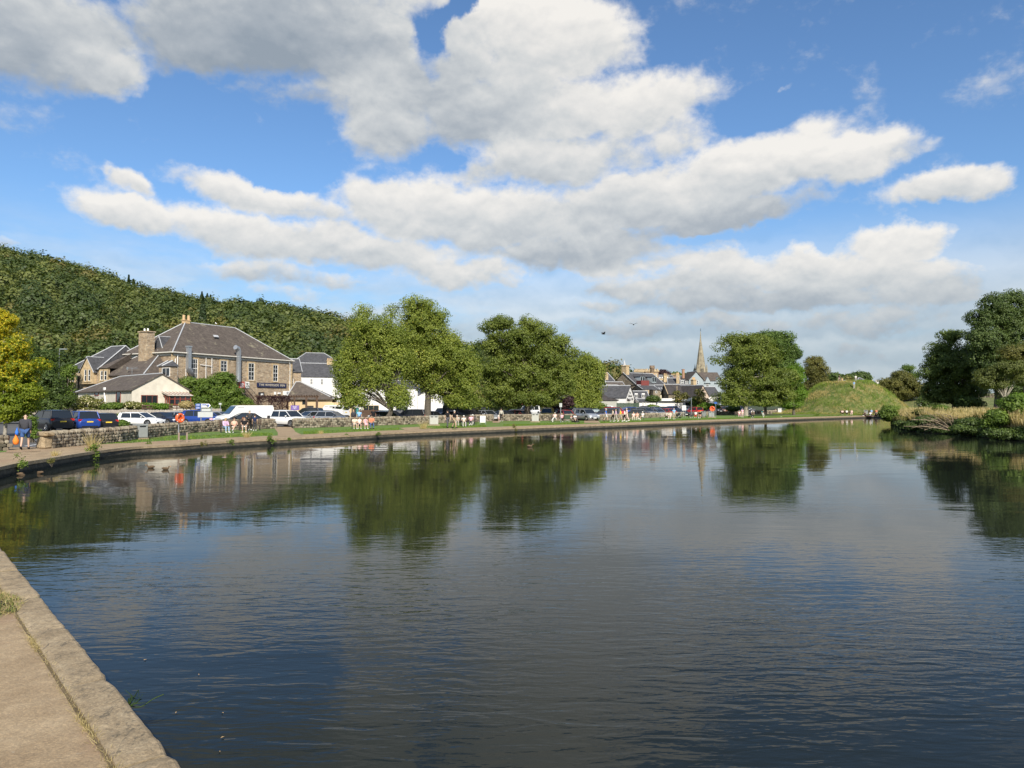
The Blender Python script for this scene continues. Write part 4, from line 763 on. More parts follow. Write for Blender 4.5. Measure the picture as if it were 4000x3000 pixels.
class House:
    def __init__(s, name, label, A, ang, cat='building', group=None, z0=G):
        s.sc = 1.25 if (A[0] > 2290 and A[1] < 260) else 1.0      # the town stands beyond the car park
        s.O = PD(A[0], 1500, A[1] * s.sc); z0 -= (s.sc - 1) * (ZC - G); s.O.z = z0; s.a = R(ang); s.d = Vector((math.cos(s.a), math.sin(s.a))); s.z0 = z0
        s.r = empty(name, s.O, s.a, label, cat, group); s.r.scale = (s.sc,) * 3
    def uv(s, sx, sy, off=0.0, side='front'):      # where the ray through a photo point meets a wall plane, in house coordinates
        O, d = Vector((s.O.x, s.O.y)), s.d; off *= s.sc
        nrm = Vector((-d.y, d.x))
        if side == 'left': O = O - d * off; d, nrm = nrm, -d
        else: O = O + nrm * off
        rr = ray(sx, sy); den = rr.x * nrm.x + rr.y * nrm.y; t = (O.x * nrm.x + O.y * nrm.y) / den
        X, Y, Z = rr.x * t, rr.y * t, ZC + rr.z * t; rel = Vector((X, Y)) - O
        return rel.dot(d) / s.sc, (Z - s.z0) / s.sc
    def part(s, name, mb, mat): return mb.obj(name, mat, s.r)
    def walls(s, L_, W, h, mat, x0=0, y0=0):
        mb = MB(); mb.box((x0 + L_ / 2, y0 + W / 2, h / 2), (L_, W, h)); s.part('wall', mb, mat); s.L, s.W, s.h = L_, W, h
    def roof(s, L_, W, h, rise, mat, kind='gable', ov=.3, x0=0, y0=0, hl=None, hr=None, gmat=None, flash=True, th=.14):
        a, b_, c, d_ = x0 - ov, x0 + L_ + ov, y0 - ov, y0 + W + ov; m = y0 + W / 2; e = h + .02; mb = MB(); fl = MB()
        if kind == 'gable': hl = hr = 0
        if kind == 'front':     # ridge runs away from the viewer, gable wall in front
            mx = x0 + L_ / 2; T = e + rise
            mb.add([(a, c, e), (mx, c, T), (b_, c, e), (a, d_, e), (mx, d_, T), (b_, d_, e)] + [(a, c, e - th), (mx, c, T - th), (b_, c, e - th), (a, d_, e - th), (mx, d_, T - th), (b_, d_, e - th)],
                   [(0, 1, 4, 3), (1, 2, 5, 4), (6, 9, 10, 7), (7, 10, 11, 8), (0, 6, 7, 1), (1, 7, 8, 2), (3, 4, 10, 9), (4, 5, 11, 10), (0, 3, 9, 6), (2, 8, 11, 5)])
            g = MB(); g.prism([(x0 + .01, h - .01), (x0 + L_ - .01, h - .01), (mx, h + rise * (L_ / (L_ + 2 * ov)) - .02)], y0 + .004, y0 + W - .01); s.part('gable_wall', g, gmat or mat)
            fl.tube([(mx, c, T), (mx, d_, T)], .09, 5)
        else:
            r0, r1 = x0 + (hl if hl else -ov), x0 + L_ - (hr if hr else -ov); T = e + rise
            vs = [(a, c, e), (b_, c, e), (b_, d_, e), (a, d_, e), (r0, m, T), (r1, m, T)]; lo = [(p[0], p[1], p[2] - th) for p in vs[:4]]
            fs = [(0, 1, 5, 4), (2, 3, 4, 5)] + ([(1, 2, 5), (1, 7, 8, 2)] if hr else []) + ([(3, 0, 4), (3, 9, 6, 0)] if hl else []) + [(6, 9, 8, 7), (0, 6, 7, 1), (2, 8, 9, 3)]
            mb.add(vs + lo, fs)
            if not hl or not hr:
                for gx, on in ((x0 + .004, not hl), (x0 + L_ - .26, not hr)):
                    if on: g = MB(); rr_ = rise * (W / (W + 2 * ov)) - .03; g.add([(gx, y0, h - .01), (gx, y0 + W, h - .01), (gx, m, h + rr_), (gx + .25, y0, h - .01), (gx + .25, y0 + W, h - .01), (gx + .25, m, h + rr_)], [(0, 1, 2), (3, 5, 4), (0, 3, 4, 1), (1, 4, 5, 2), (2, 5, 3, 0)]); s.part('gable_wall', g, gmat or mat)
            fl.tube([vs[4], vs[5]], .09, 5)
            if hl: fl.tube([vs[0], vs[4]], .10, 5); fl.tube([vs[3], vs[4]], .10, 5)
            else: fl.tube([vs[0], vs[4]], .07, 5)
            if hr: fl.tube([vs[1], vs[5]], .10, 5); fl.tube([vs[2], vs[5]], .10, 5)
            else: fl.tube([vs[1], vs[5]], .07, 5)
        rf = s.part('roof', mb, mat)
        if flash: fl.obj('ridge_flashing', M_lead, rf)
        s.rf = rf; return rf
    def window(s, x, z, w_, h_, bars=(2, 2), frame=None, sur=None, y=0.0, side='front', glass=None, sill=True, L_=None):
        fw = .07; mb = MB(); o = .05 if sur else .03
        def put(mbb, cx, cz, dx, dz, y0, dy):
            if side == 'front': mbb.box((cx, y + y0, cz), (dx, dy, dz))
            elif side == 'left': mbb.box((y0, y + W0 - cx, cz), (dy, dx, dz))
        W0 = s.W
        if side == 'left': x = s.W - x if False else x
        if sur:
            m2 = MB(); t_ = .24
            for cx, cz, dx, dz in ((x, z + h_ + t_ / 2, w_ + 2 * t_, t_), (x, z - .09, w_ + 2 * t_, .18), (x - w_ / 2 - t_ / 2, z + h_ / 2, t_, h_), (x + w_ / 2 + t_ / 2, z + h_ / 2, t_, h_)): put(m2, cx, cz, dx, dz, -.04, .10)
            s.part('window_surround', m2, sur)
        for cx, dx in ((x - w_ / 2 + fw / 2, fw), (x + w_ / 2 - fw / 2, fw)): put(mb, cx, z + h_ / 2, dx, h_, -.03, .07)
        for cz in (z + fw / 2, z + h_ - fw / 2): put(mb, x, cz, w_ - 2 * fw, fw, -.03, .07)
        for i in range(1, bars[0]): put(mb, x - w_ / 2 + w_ * i / bars[0], z + h_ / 2, .045, h_ - 2 * fw, -.022, .04)
        for i in range(1, bars[1]): put(mb, x, z + h_ * i / bars[1], w_ - 2 * fw, .045 + .03 * (i == bars[1] / 2), -.026, .05)
        f = s.part('window', mb, frame or M_wpaint); g = MB(); put(g, x, z + h_ / 2, w_ - fw, h_ - fw, -.008, .03); g.obj('pane', glass or M_glass, f); return f
    def pxwin(s, x0, x1, y0, y1, off=0.0, **k):
        a, zt = s.uv(x0, y0, off); b_, zb = s.uv(x1, y1, off); return s.window((a + b_) / 2, zb, abs(b_ - a), zt - zb, y=off, **k)
    def chimney(s, x, y, w_, d_, z0, h_, mat, pots=3, pmat=None):
        mb = MB(); mb.box((x, y, z0 + h_ / 2), (w_, d_, h_)); mb.box((x, y, z0 + h_ + .06), (w_ + .16, d_ + .16, .12)); c = s.part('chimney', mb, mat)
        if pots:
            n = pots
            for i in range(n): p = MB(); q = (x + (i - (n - 1) / 2) * w_ / max(n, 1) * .95, y, z0 + h_ + .36); p.tube([(q[0], q[1], z0 + h_ + .12), (q[0], q[1], z0 + h_ + .62)], [.15, .11], 8); p.obj('chimney_pot', pmat or M_pot, c)
        return c
    def pipe(s, pts, r_=.06, mat=None, name='drainpipe'): mb = MB(); mb.tube(pts, r_, 6); s.part(name, mb, mat or M_wpaint)
    def door(s, x, z, w_, h_, mat, y=0.0, fr=None):
        mb = MB(); mb.box((x, y - .02, z + h_ / 2), (w_, .06, h_)); o = s.part('door', mb, mat)
        if fr: m2 = MB(); [m2.box((x + q * (w_ / 2 + .05), y - .03, z + h_ / 2), (.1, .1, h_)) for q in (-1, 1)]; m2.box((x, y - .03, z + h_ + .05), (w_ + .2, .1, .1)); m2.obj('frame', fr, o)
        return o
def text_obj(name, body, size, mat, parent, loc, rot=(R(90), 0, 0), ext=.01):
    cu = bpy.data.curves.new(name, 'FONT'); cu.body = body; cu.size = size; cu.extrude = ext; cu.align_x = 'CENTER'; cu.align_y = 'CENTER'; cu.space_character = 1.12
    t_ = bpy.data.objects.new('tmp_text', cu); COL.objects.link(t_); dg = bpy.context.evaluated_depsgraph_get(); me = bpy.data.meshes.new_from_object(t_.evaluated_get(dg)); bpy.data.objects.remove(t_)
    me.materials.clear(); o = link(name, me, parent, mat); o.location = loc; o.rotation_euler = rot; return o
# ---------------- the inn
H = House('inn_building', 'large brown stone inn with hipped slate roof and navy name board', (674, 108), math.degrees(math.atan2(21.4, 11.3)), 'inn')
Li, Wi, hi = 24.2, 11.8, PD(674, 1376, 108).z - G
H.walls(Li, Wi, hi, M_inn); H.roof(Li, Wi, hi, 5.6, M_slate, 'hip', .35, hl=6.6, hr=7.5)
mb = MB(); mb.tube([(-.45, -.45, hi - .02), (Li + .45, -.45, hi - .02)], .11, 6); mb.tube([(-.45, -.45, hi - .02), (-.45, Wi + .4, hi - .02)], .11, 6); mb.box((Li / 2, -.06, hi - .3), (Li, .14, .35)); mb.box((-.06, Wi / 2, hi - .3), (.14, Wi - .02, .35)); H.part('gutter', mb, flat('pale_gutter', (.55, .52, .45), .6))
for x_, y_ in ((-.03, -.03), (Li + .03, -.03)):
    mb = MB()
    for k in range(17): mb.box((x_ + (.0 if k % 2 else .12 * (1 if x_ < 1 else -1)), y_, .3 + k * .6), (.5 if k % 2 else .75, .14, .56))
    H.part('quoin', mb, M_dress)
H.pxwin(746, 770, 1401, 1477, bars=(3, 4), sur=M_dress); H.pxwin(861, 886, 1408, 1452, bars=(2, 3), sur=M_dress); H.pxwin(970, 992, 1418, 1486, bars=(2, 4), sur=M_dress); H.pxwin(1066, 1084, 1425, 1490, bars=(2, 4), sur=M_dress)
for sx, y0, y1, r_ in ((683, 1401, 1530, .07), (692, 1384, 1540, .07), (725, 1385, 1480, .05), (803, 1394, 1485, .05), (826, 1395, 1460, .05)):
    x_, zt = H.uv(sx, y0); _, zb = H.uv(sx, y1); H.pipe([(x_, -.12, zt), (x_, -.12, zb)], r_)
x_, zt = H.uv(1131, 1413); H.pipe([(x_ - .5, -.3, zt), (x_, -.12, zt - .5), (x_, -.12, 1.0)], .07)
x0, z0 = H.uv(780, 1425); x1, z1 = H.uv(826, 1430); H.pipe([(x0, -.16, z0), (x1, -.16, z0 - .15)], .06, name='waste_pipe')
a0, z0 = H.uv(727, 1356, -.6); a1, z1 = H.uv(747, 1440, -.6); mb = MB(); aw = (a1 - a0) / 2; cx = (a0 + a1) / 2
mb.box((cx, -.6, (z0 + z1) / 2), (aw * 1.1, .62, z0 - z1)); mb.box((cx, -.6, z0 + .12), (aw * 1.4, .8, .2)); mb.tube([(cx, -.6, z1 + .1), (cx + .3, -.55, z1 - .4), (cx + .8, -.3, z1 - .8), (cx + .9, 0, z1 - .9)], [.42, .42, .40, .38], 8); H.part('extract_duct', mb, M_galv)
a0, z0 = H.uv(925, 1375, -.5); a1, z1 = H.uv(938, 1492, -.5); mb = MB(); cx = (a0 + a1) / 2
mb.tube([(cx, -.5, z1), (cx, -.5, z0 + .1), (cx - .25, -.6, z0 + .55), (cx - .9, -.75, z0 + .75)], [.42, .42, .42, .40], 12)
for k in range(5): mb.cyl((cx, -.5, z1 + (z0 - z1) * k / 5 + .2), .45, .06, 12)
H.part('flue_pipe', mb, M_galv)
def board(H, x0, x1, y0, y1, mat, name, txt=None, tm=None, tsz=.6, off=-.12, lab=None, lines=None):
    a, zt = H.uv(x0, y0, off); b_, zb = H.uv(x1, y1, off); mb = MB(); mb.box(((a + b_) / 2, off, (zt + zb) / 2), (abs(b_ - a), .10, zt - zb)); o = H.part(name, mb, mat)
    if lab: o['label'] = lab
    if txt:
        t_ = text_obj('lettering', txt, tsz, tm, o, ((a + b_) / 2, off - .065, (zt + zb) / 2)); w_ = t_.dimensions.x
        ww = max(v.co.x for v in t_.data.vertices) - min(v.co.x for v in t_.data.vertices); t_.scale = ((abs(b_ - a) * .88) / ww,) + (min(1.3, (zt - zb) * .5 / (tsz * .72)),) + (1,)
    return o, a, b_, zt, zb
board(H, 1004, 1118, 1494, 1515.5, M_navy, 'name_board', 'THE RIVERSIDE INN', M_gold, 1.0)
o, a, b_, zt, zb = board(H, 934, 955, 1491, 1516, M_red, 'notice_board', lab='red board with rows of white writing'); mb = MB()
for k in range(5): mb.box(((a + b_) / 2, -.185, zt - .25 - k * (zt - zb - .35) / 4.4), ((b_ - a) * (.8 if k % 2 else .65), .02, .09))
mb.obj('lettering', M_wpaint, o)
o, a, b_, zt, zb = board(H, 957, 973, 1491, 1516, M_wpaint, 'notice_board', lab='pale board with a dark bird shape above green stripes'); mb = MB()
mb.add([(a + (b_ - a) * u, -.18, zb + (zt - zb) * v) for u, v in ((.2, .62), (.45, .7), (.6, .85), (.72, .72), (.9, .66), (.6, .6), (.4, .56))], [(0, 1, 2, 3, 4, 5, 6)]); mb.box(((a + b_) / 2, -.18, zb + (zt - zb) * .35), ((b_ - a) * .7, .02, .06)); mb.box(((a + b_) / 2, -.18, zb + (zt - zb) * .18), ((b_ - a) * .8, .02, .08)); mb.obj('lettering', M_green, o)
a, zt = H.uv(1111, 1527, -.5); b_, zb = H.uv(1133, 1544, -.5); mb = MB(); mb.box(((a + b_) / 2, -.35, (zt + zb) / 2), (b_ - a, .5, zt - zb)); ac = H.part('air_conditioner', mb, M_wpaint); m2 = MB(); m2.cyl(((a + b_) / 2, -.62, (zt + zb) / 2), (zt - zb) * .36, .04, 14, axis='Y'); m2.obj('fan_grille', M_galv, ac)
a, zt = H.uv(1009, 1532); b_, zb = H.uv(1031, 1547); mb = MB(); mb.box(((a + b_) / 2, -.03, (zt + zb) / 2), (b_ - a, .1, zt - zb)); o = H.part('hatch', mb, M_blk); mb = MB(); mb.box(((a + b_) / 2 + .1, -.10, (zt + zb) / 2 - .05), ((b_ - a) * .4, .03, .3)); mb.obj('notice', M_wpaint, o)
for sx in (1072, 1086, 1090): a, z_ = H.uv(sx, 1536); mb = MB(); mb.box((a, -.15, z_), (.3, .26, .5 if sx == 1072 else .28)); H.part('outdoor_light', mb, M_wpaint)
# skylight, chimneys, left end details
mb = MB(); mb.box((10.2, 2.9, hi + 3.45), (.9, .5, .12), rx=R(42)); H.part('skylight', mb, M_lead)
H.chimney(6.7, Wi / 2, 1.2, .5, hi + 5.35, .5, M_pot, 0); 
for q in (6.3, 7.2): p = MB(); p.tube([(q, Wi / 2, hi + 5.8), (q, Wi / 2, hi + 6.75)], [.24, .22], 10); H.part('chimney_pot', p, M_pot)
H.chimney(21.0, Wi + .6, 2.0, 1.0, hi + .5, 3.8, M_dress, 2)
mb = MB()    # wall-head stack rising through the left slope
mb.box((-.75, 5.2, hi - .1), (1.3, 2.0, 6.6)); mb.box((-.75, 5.2, hi + 3.28), (1.55, 2.25, .18)); ck = H.part('chimney', mb, M_inn); [MB().tube([(-.9, 5.2 + q, hi + 3.35), (-.9, 5.2 + q, hi + 3.8)], [.15, .12], 8).obj('chimney_pot', M_wpaint, ck) for q in (-.5, .3)]
mb = MB(); mb.add([(.7, 3.4, hi + .75), (.7, 6.0, hi + .75), (1.0, 4.7, hi + 2.7), (3.0, 4.7, hi + 2.75), (2.0, 3.4, hi + 1.0), (2.0, 6.0, hi + 1.0)], [(0, 2, 1), (0, 4, 3, 2), (1, 2, 3, 5)]); H.part('dormer', mb, M_slate2)
fl = MB(); fl.tube([(.68, 3.4, hi + .78), (.98, 4.7, hi + 2.73), (3, 4.7, hi + 2.78)], .07, 5); fl.tube([(.68, 6.0, hi + .78), (.98, 4.7, hi + 2.73)], .07, 5); H.part('dormer_flashing', fl, M_lead)
# fire stair down the facade
a0, z0 = H.uv(952, 1519, -1.2); a1, z1 = H.uv(1001, 1577, -1.2); mb = MB(); n = 13
for k in range(n): t = k / (n - 1); mb.box((a0 + (a1 - a0) * t, -1.2, z0 + (z1 - z0) * t), (.55, 1.1, .05))
mb.tube([(a0, -1.75, z0 - .1), (a1, -1.75, z1 - .1)], .07, 4); mb.tube([(a0, -.65, z0 - .1), (a1, -.65, z1 - .1)], .07, 4); mb.box((a0 - 1.1, -1.0, z0), (2.2, 1.6, .08)); st = H.part('fire_stair', mb, M_wood)
m2 = MB()
for s_ in (-1.75, -.65):
    m2.tube([(a0, s_, z0 + 1), (a1, s_, z1 + 1)], .035, 5)
    for k in range(12): t = k / 11; m2.tube([(a0 + (a1 - a0) * t, s_, z0 + (z1 - z0) * t), (a0 + (a1 - a0) * t, s_, z0 + (z1 - z0) * t + 1)], .018, 4)
m2.tube([(a0 - 2.2, -1.75, z0 + 1), (a0, -1.75, z0 + 1)], .035, 5); [m2.tube([(a0 - 2.2 + k * .4, -1.75, z0), (a0 - 2.2 + k * .4, -1.75, z0 + 1)], .018, 4) for k in range(6)]; m2.obj('handrail', M_blk, st)
mb = MB(); [mb.box((a0 - q, -1.7, z0 / 2), (.12, .12, z0)) for q in (.2, 2.1)]; mb.obj('post', M_blk, st)
# rear gabled pavilion to the right of the facade
H2 = House('stone_pavilion', 'narrow stone block with steep roof beside the right end of the inn', (1134, 131), 25)
H2.walls(1.9, 7, PD(1150, 1452, 131).z - G, M_inn); hh2 = H2.h; H2.roof(1.9, 7, hh2, 2.6, M_slate2, 'gable', .2, gmat=M_inn)
H2.pxwin(1140, 1146, 1480, 1500, bars=(1, 2)); mb = MB(); mb.box((1.2, -.25, 3.2), (1.0, .5, 6.4)); H2.part('buttress', mb, M_dress)
# lean-to bar with cream wall and pergola in front
H3 = House('bar_annexe', 'low cream walled annexe under a wide slate roof right of the inn', (1128, 127), 8)
hb = 3.3; H3.walls(7.6, 8, hb, M_peach); H3.roof(7.6, 8, hb, 3.2, M_slate, 'hip', .5, hl=.6, hr=6.2)
H3.W = 8; H3.pxwin(1181, 1194, 1562, 1580, bars=(1, 1), frame=M_blk); H3.door(*[H3.uv(1209, 1590)[0], .02], 1.4, 2.1, M_blk); a, _ = H3.uv(1268, 1570); 
mb = MB(); mb.box((9.3, 2.5, 1.35), (3.4, 5, 2.7)); H3.part('side_wall', mb, M_peach); mb = MB(); mb.add([(7.3, -.4, 3.9), (11.6, -.4, 2.55), (11.6, 5.4, 2.55), (7.3, 5.4, 3.9), (7.3, -.4, 3.75), (11.6, -.4, 2.4), (11.6, 5.4, 2.4), (7.3, 5.4, 3.75)], [(0, 1, 2, 3), (4, 7, 6, 5), (0, 4, 5, 1), (1, 5, 6, 2), (2, 6, 7, 3), (3, 7, 4, 0)]); H3.part('lean_to_roof', mb, M_slate)
H3.window(9.6, .9, 1.5, 1.0, bars=(2, 1), frame=M_blk)
pg = PD(1003, 1500, 118); pg.z = G; pe = PD(1240, 1500, 121); Lp = (Vector((pe.x, pe.y)) - Vector((pg.x, pg.y))).length; ap = math.atan2(pe.y - pg.y, pe.x - pg.x)
pr = empty('pergola', pg, ap, 'long dark timber pergola with climbers before the inn and its annexe', 'pergola'); zt = PD(1100, 1548.5, 119).z - G; mb = MB()
for y_ in (0, 3.0): mb.box((Lp / 2, y_, zt), (Lp + .6, .14, .26))
for k in range(24): mb.box((k * Lp / 23, 1.5, zt + .2), (.09, 4.0, .15))
mb.obj('beam', M_wood, pr); L0 = Vector((pg.x, pg.y))
for f in (.02, .24, .42, .62, .82, 1.0):
    for y_ in (0, 3.0): mb = MB(); mb.box((f * Lp, y_, zt / 2 - .07), (.24, .24, zt - .14)); mb.obj('post', M_wood, pr)
for f in (.30, .48):
    mb = MB(); mb.tube([(f * Lp - 1.1 + 1.1 * (1 - math.cos(t)), 0, 1.6 + 2 * math.sin(t)) for t in np.linspace(0, math.pi, 9)], .06, 5); mb.obj('arch', M_wood, pr)
rs = np.random.RandomState(5); n = 2200; cx = np.concatenate([rs.rand(n // 2) * Lp * .55, rs.choice([.05, .24, .3, .38, .48], n // 2) * Lp + rs.normal(size=n // 2) * .35])
cz = np.concatenate([zt - rs.rand(n // 2) ** 2 * 1.0, rs.rand(n // 2) * zt]); link('climber', leafmesh('climber', np.stack([cx, rs.normal(size=n) * .25 - .1, cz], 1), rs.normal(size=(n, 3)) + np.array([0, -1, .3]), .2, rs.rand(n, 2)), pr, F_purple)
mb = MB(); mb.box((Lp * .40, -1.2, .55), (Lp * .8, .1, 1.1)); [mb.box((k * Lp * .05, -1.26, .55), (.06, .06, 1.2)) for k in range(17)]; tr = mb.obj('terrace_screen', M_fence, pr)
bn = House('banner', 'purple banner with white brush writing hung on the terrace screen', (1137, 115), 12, 'banner'); mb = MB(); a, zt_ = bn.uv(1137, 1583.5); b_, zb = bn.uv(1168, 1602); mb.box((b_ / 2, 0, (zt_ + zb) / 2), (b_, .06, zt_ - zb)); bo = bn.part('sheet', mb, flat('purple_banner', (.16, .10, .34), .6, var=.3, scale=2)); m2 = MB()
for k, (u, v, l) in enumerate(((.30, .70, .22), (.45, .62, .3), (.62, .72, .24), (.38, .4, .26), (.6, .42, .34), (.5, .25, .2))): m2.tube([(b_ * (u - l / 2), -.035, zb + (zt_ - zb) * (v - .06)), (b_ * u, -.035, zb + (zt_ - zb) * (v + .08)), (b_ * (u + l / 2), -.035, zb + (zt_ - zb) * v)], .03, 4)
m2.obj('lettering', M_wpaint, bo); m3 = MB(); [m3.box((q, .03, zt_ / 2), (.08, .06, zt_ + .1)) for q in (0, b_)]; bn.part('post', m3, M_wood)
# ---------------- left wing of the inn
dW = -27.8
H4 = House('gabled_wing', 'stone wing with gabled dormer and paired white windows behind the white extension', (262, 113.2), dW); z1 = PD(262, 1448, 113.2).z - G
H4.walls(8.0, 9, z1, M_inn); H4.roof(8.0, 9, z1, 4.0, M_slate2, 'hip', .3, hl=4.2, hr=.1)
for x0_, x1_, y0_, y1_ in ((268, 277.5, 1458, 1490), (284, 291.5, 1457, 1492), (268, 277, 1531, 1550), (284, 292, 1531, 1550)): H4.pxwin(x0_, x1_, y0_, y1_, bars=(1, 2), sur=M_dress)
mb = MB(); a, zb = H4.uv(313, 1500, -.5); b_, zg = H4.uv(365, 1450, -.5); m_, zp = H4.uv(341, 1397, -.5); mb.prism([(a, zb), (b_, zb), (b_, zg), (m_, zp), (a, zg)], -.5, -.002); H4.part('gabled_dormer', mb, M_dress)
mb = MB(); mb.add([(a - .3, -.62, zg - .25), (m_, -.62, zp + .1), (b_ + .3, -.62, zg - .25), (a - .3, 4.5, zg - .25), (m_, 4.5, zp + .1), (b_ + .3, 4.5, zg - .25)], [(0, 1, 4, 3), (1, 2, 5, 4)]); H4.part('dormer_roof', mb, M_slate2); fl = MB(); fl.tube([(a - .3, -.64, zg - .22), (m_, -.64, zp + .13), (b_ + .3, -.64, zg - .22)], .06, 5); fl.tube([(m_, -.6, zp + .15), (m_, 4.5, zp + .15)], .09, 5); H4.part('dormer_flashing', fl, M_lead)
H4.W = 9; H4.pxwin(331, 339, 1444, 1489, off=-.5, bars=(1, 2), sur=M_dress); H4.pxwin(346, 354, 1444, 1488, off=-.5, bars=(1, 2), sur=M_dress)
for sx in (309, 368): a, zt_ = H4.uv(sx, 1475); mb = MB(); mb.box((a, -.16, zt_), (.5, .3, .6)); mb.tube([(a, -.14, zt_ - .2), (a, -.14, .5)], .09, 6); H4.part('drainpipe', mb, M_blk)
mb = MB(); mb.box((-1.2, 3, 3), (2.4, 6, 6)); H4.part('wall', mb, M_inn); mb = MB(); mb.add([(-2.7, -.3, 6.0), (.1, -.3, 6.0), (.1, 6.3, 6.0), (-2.7, 6.3, 6.0), (.1, 3, 7.4), (-1.2, 3, 7.4)], [(0, 1, 4, 5), (2, 3, 5, 4), (3, 0, 5)]); H4.part('roof', mb, M_slate2)
H5 = House('hipped_block', 'stone block with broad hipped slate roof and rooftop aerial behind the white extension', (384, 110), dW); z5 = PD(480, 1462, 105).z - G
H5.walls(11.0, 8.5, z5, M_inn); H5.roof(11.0, 8.5, z5, 3.4, M_slate, 'hip', .3, hl=4.2, hr=2.4)
mb = MB(); a, zb = H5.uv(385, 1500, -.35); b_, zt_ = H5.uv(421, 1438, -.35); mb.box(((a + b_) / 2, -.18, zt_ / 2), (b_ - a, .34, zt_)); H5.part('bay_wall', mb, M_dress); mb = MB(); mb.add([(a - .2, -.6, zt_), (b_ + .2, -.6, zt_), (b_ + .2, 2.6, zt_), (a - .2, 4, zt_), (b_ + .9, 3, zt_ + 2.5), (b_ + .6, 3.2, zt_ + 2.5)], [(0, 1, 4, 5), (1, 2, 4), (3, 0, 5)]); H5.part('bay_roof', mb, M_slate)
for x0_, x1_ in ((394.5, 403), (408.5, 418)): H5.pxwin(x0_, x1_, 1449, 1485, off=-.35, bars=(1, 2), sur=M_dress)
mb = MB(); a, z_ = H5.uv(516, 1438, -.2); mb.tube([(a, -.2, z5 - .3), (a, -.2, z_)], .03, 5); mb.tube([(a - 1.1, -.2, z_), (a + 1.5, -.2, z_ - .05)], .02, 4); [mb.tube([(a - .9 + k * .19, -.2, z_ - .18), (a - .9 + k * .19, -.2, z_ + .18)], .012, 4) for k in range(12)]; mb.box((a - 1.1, -.2, z_), (.25, .1, .42)); H5.part('aerial', mb, M_galv)
H6 = House('bay_window_block', 'white framed first floor bay with slate cap at the inn corner', (620, 106), dW, 'bay window'); a, zt_ = H6.uv(622, 1432); b_, zb = H6.uv(668, 1474); mb = MB(); mb.box((b_ / 2, .55, zt_ / 2), (b_, 1.1, zt_)); H6.part('wall', mb, M_inn); H6.W = 1.1; H6.pxwin(634, 664, 1437, 1470, bars=(2, 1), off=-.01); mb = MB(); mb.add([(-.2, -.2, zt_), (b_ + .2, -.2, zt_), (b_ + .2, 1.3, zt_), (-.2, 1.3, zt_), (b_ * .3, .9, zt_ + .9), (b_ * .7, .9, zt_ + .9)], [(0, 1, 5, 4), (1, 2, 5), (3, 0, 4), (2, 3, 4, 5)]); H6.part('roof', mb, M_slate2); fl = MB(); fl.tube([(-.2, -.2, zt_ + .03), (b_ * .3, .9, zt_ + .93)], .09, 5); fl.tube([(b_ * .35, -.2, zt_ + .1), (b_ * .7, .9, zt_ + .93)], .12, 5); H6.part('flashing', fl, M_lead)
mb = MB()
for px in (628, 636, 656): a, z_ = H6.uv(px, 1460); 
# ---------------- white extension with conservatory
aE = math.degrees(math.atan2(.73, .68)); HE = House('white_extension', 'cream roughcast single storey extension with gable and slate roof', (516, 92), aE, 'building')
hE = PD(516, 1520, 92).z - G; LE, WE = 7.3, 22
mb = MB(); mb.box((LE / 2, WE / 2, hE / 2), (LE, WE, hE)); HE.part('wall', mb, M_cream); HE.W = WE
Tz = PD(631, 1458, 94.6).z - G; mx = LE / 2; mb = MB(); ov = .18
pts6 = [(-ov - .1, -ov, hE - .1), (mx, -ov, Tz), (LE + ov + .1, -ov, hE - .1), (-ov - .1, WE + ov, hE - .1), (mx, WE - 6.5, Tz), (LE + ov + .1, WE + ov, hE - .1)]
lo = [(x, y, z - .14) for x, y, z in pts6]
mb.add(pts6 + lo, [(0, 1, 4, 3), (1, 2, 5, 4), (3, 4, 5), (0, 6, 7, 1), (1, 7, 8, 2), (0, 3, 9, 6), (2, 8, 11, 5), (6, 9, 10, 7), (7, 10, 11, 8)]); rf = HE.part('roof', mb, M_slate); fl = MB(); fl.tube([pts6[1], pts6[4]], .10, 5); fl.tube([pts6[3], pts6[4]], .10, 5); fl.obj('ridge_flashing', M_lead, rf)
g = MB(); g.prism([(0, hE - .01), (LE, hE - .01), (mx, Tz - .16)], .004, WE - 7); HE.part('gable_wall', g, M_cream)
def left_win(H, sx0, sx1, sy0, sy1, frame, bars=(1, 1)):
    a, zt_ = H.uv(sx0, sy0, 0, 'left'); b_, zb = H.uv(sx1, sy1, 0, 'left'); c = (a + b_) / 2; w_ = abs(b_ - a); h_ = zt_ - zb; mb = MB()
    for dy, dz, ly, lz in ((-w_ / 2, 0, .09, h_), (w_ / 2, 0, .09, h_), (0, -h_ / 2, w_, .09), (0, h_ / 2, w_, .09)): mb.box((-.03, c + dy, (zt_ + zb) / 2 + dz), (.08 if dz else .084, ly, lz))
    f = H.part('window', mb, frame); g = MB(); g.box((-.012, c, (zt_ + zb) / 2), (.03, w_ - .09, h_ - .09)); g.obj('pane', M_glass, f)
left_win(HE, 455, 471, 1531, 1575, M_redw); left_win(HE, 371, 385, 1533, 1545, M_redw)
mb = MB(); a, zt_ = HE.uv(413, 1518, 0, 'left'); mb.tube([(-.14, a, zt_), (-.14, a, zt_ - .9), (-.14, a - .3, zt_ - 1.2), (-.14, a - .3, .3)], .10, 6); mb.box((-.16, a, zt_), (.2, .5, .35)); HE.part('drainpipe', mb, M_wpaint)
HE.pxwin(551, 615, 1543, 1582, bars=(3, 1), frame=M_redw)
dC = 2.0; a, zt_ = HE.uv(662, 1543, -dC); b_, zb = HE.uv(744, 1581, -dC); cn = empty('conservatory', HE.O + Vector((math.cos(HE.a), math.sin(HE.a), 0)) * (a), HE.a, 'red framed glass conservatory with pale lean-to roof on the white gable', 'conservatory')
w_ = b_ - a; hz = zb; hF = zt_ - zb + .1
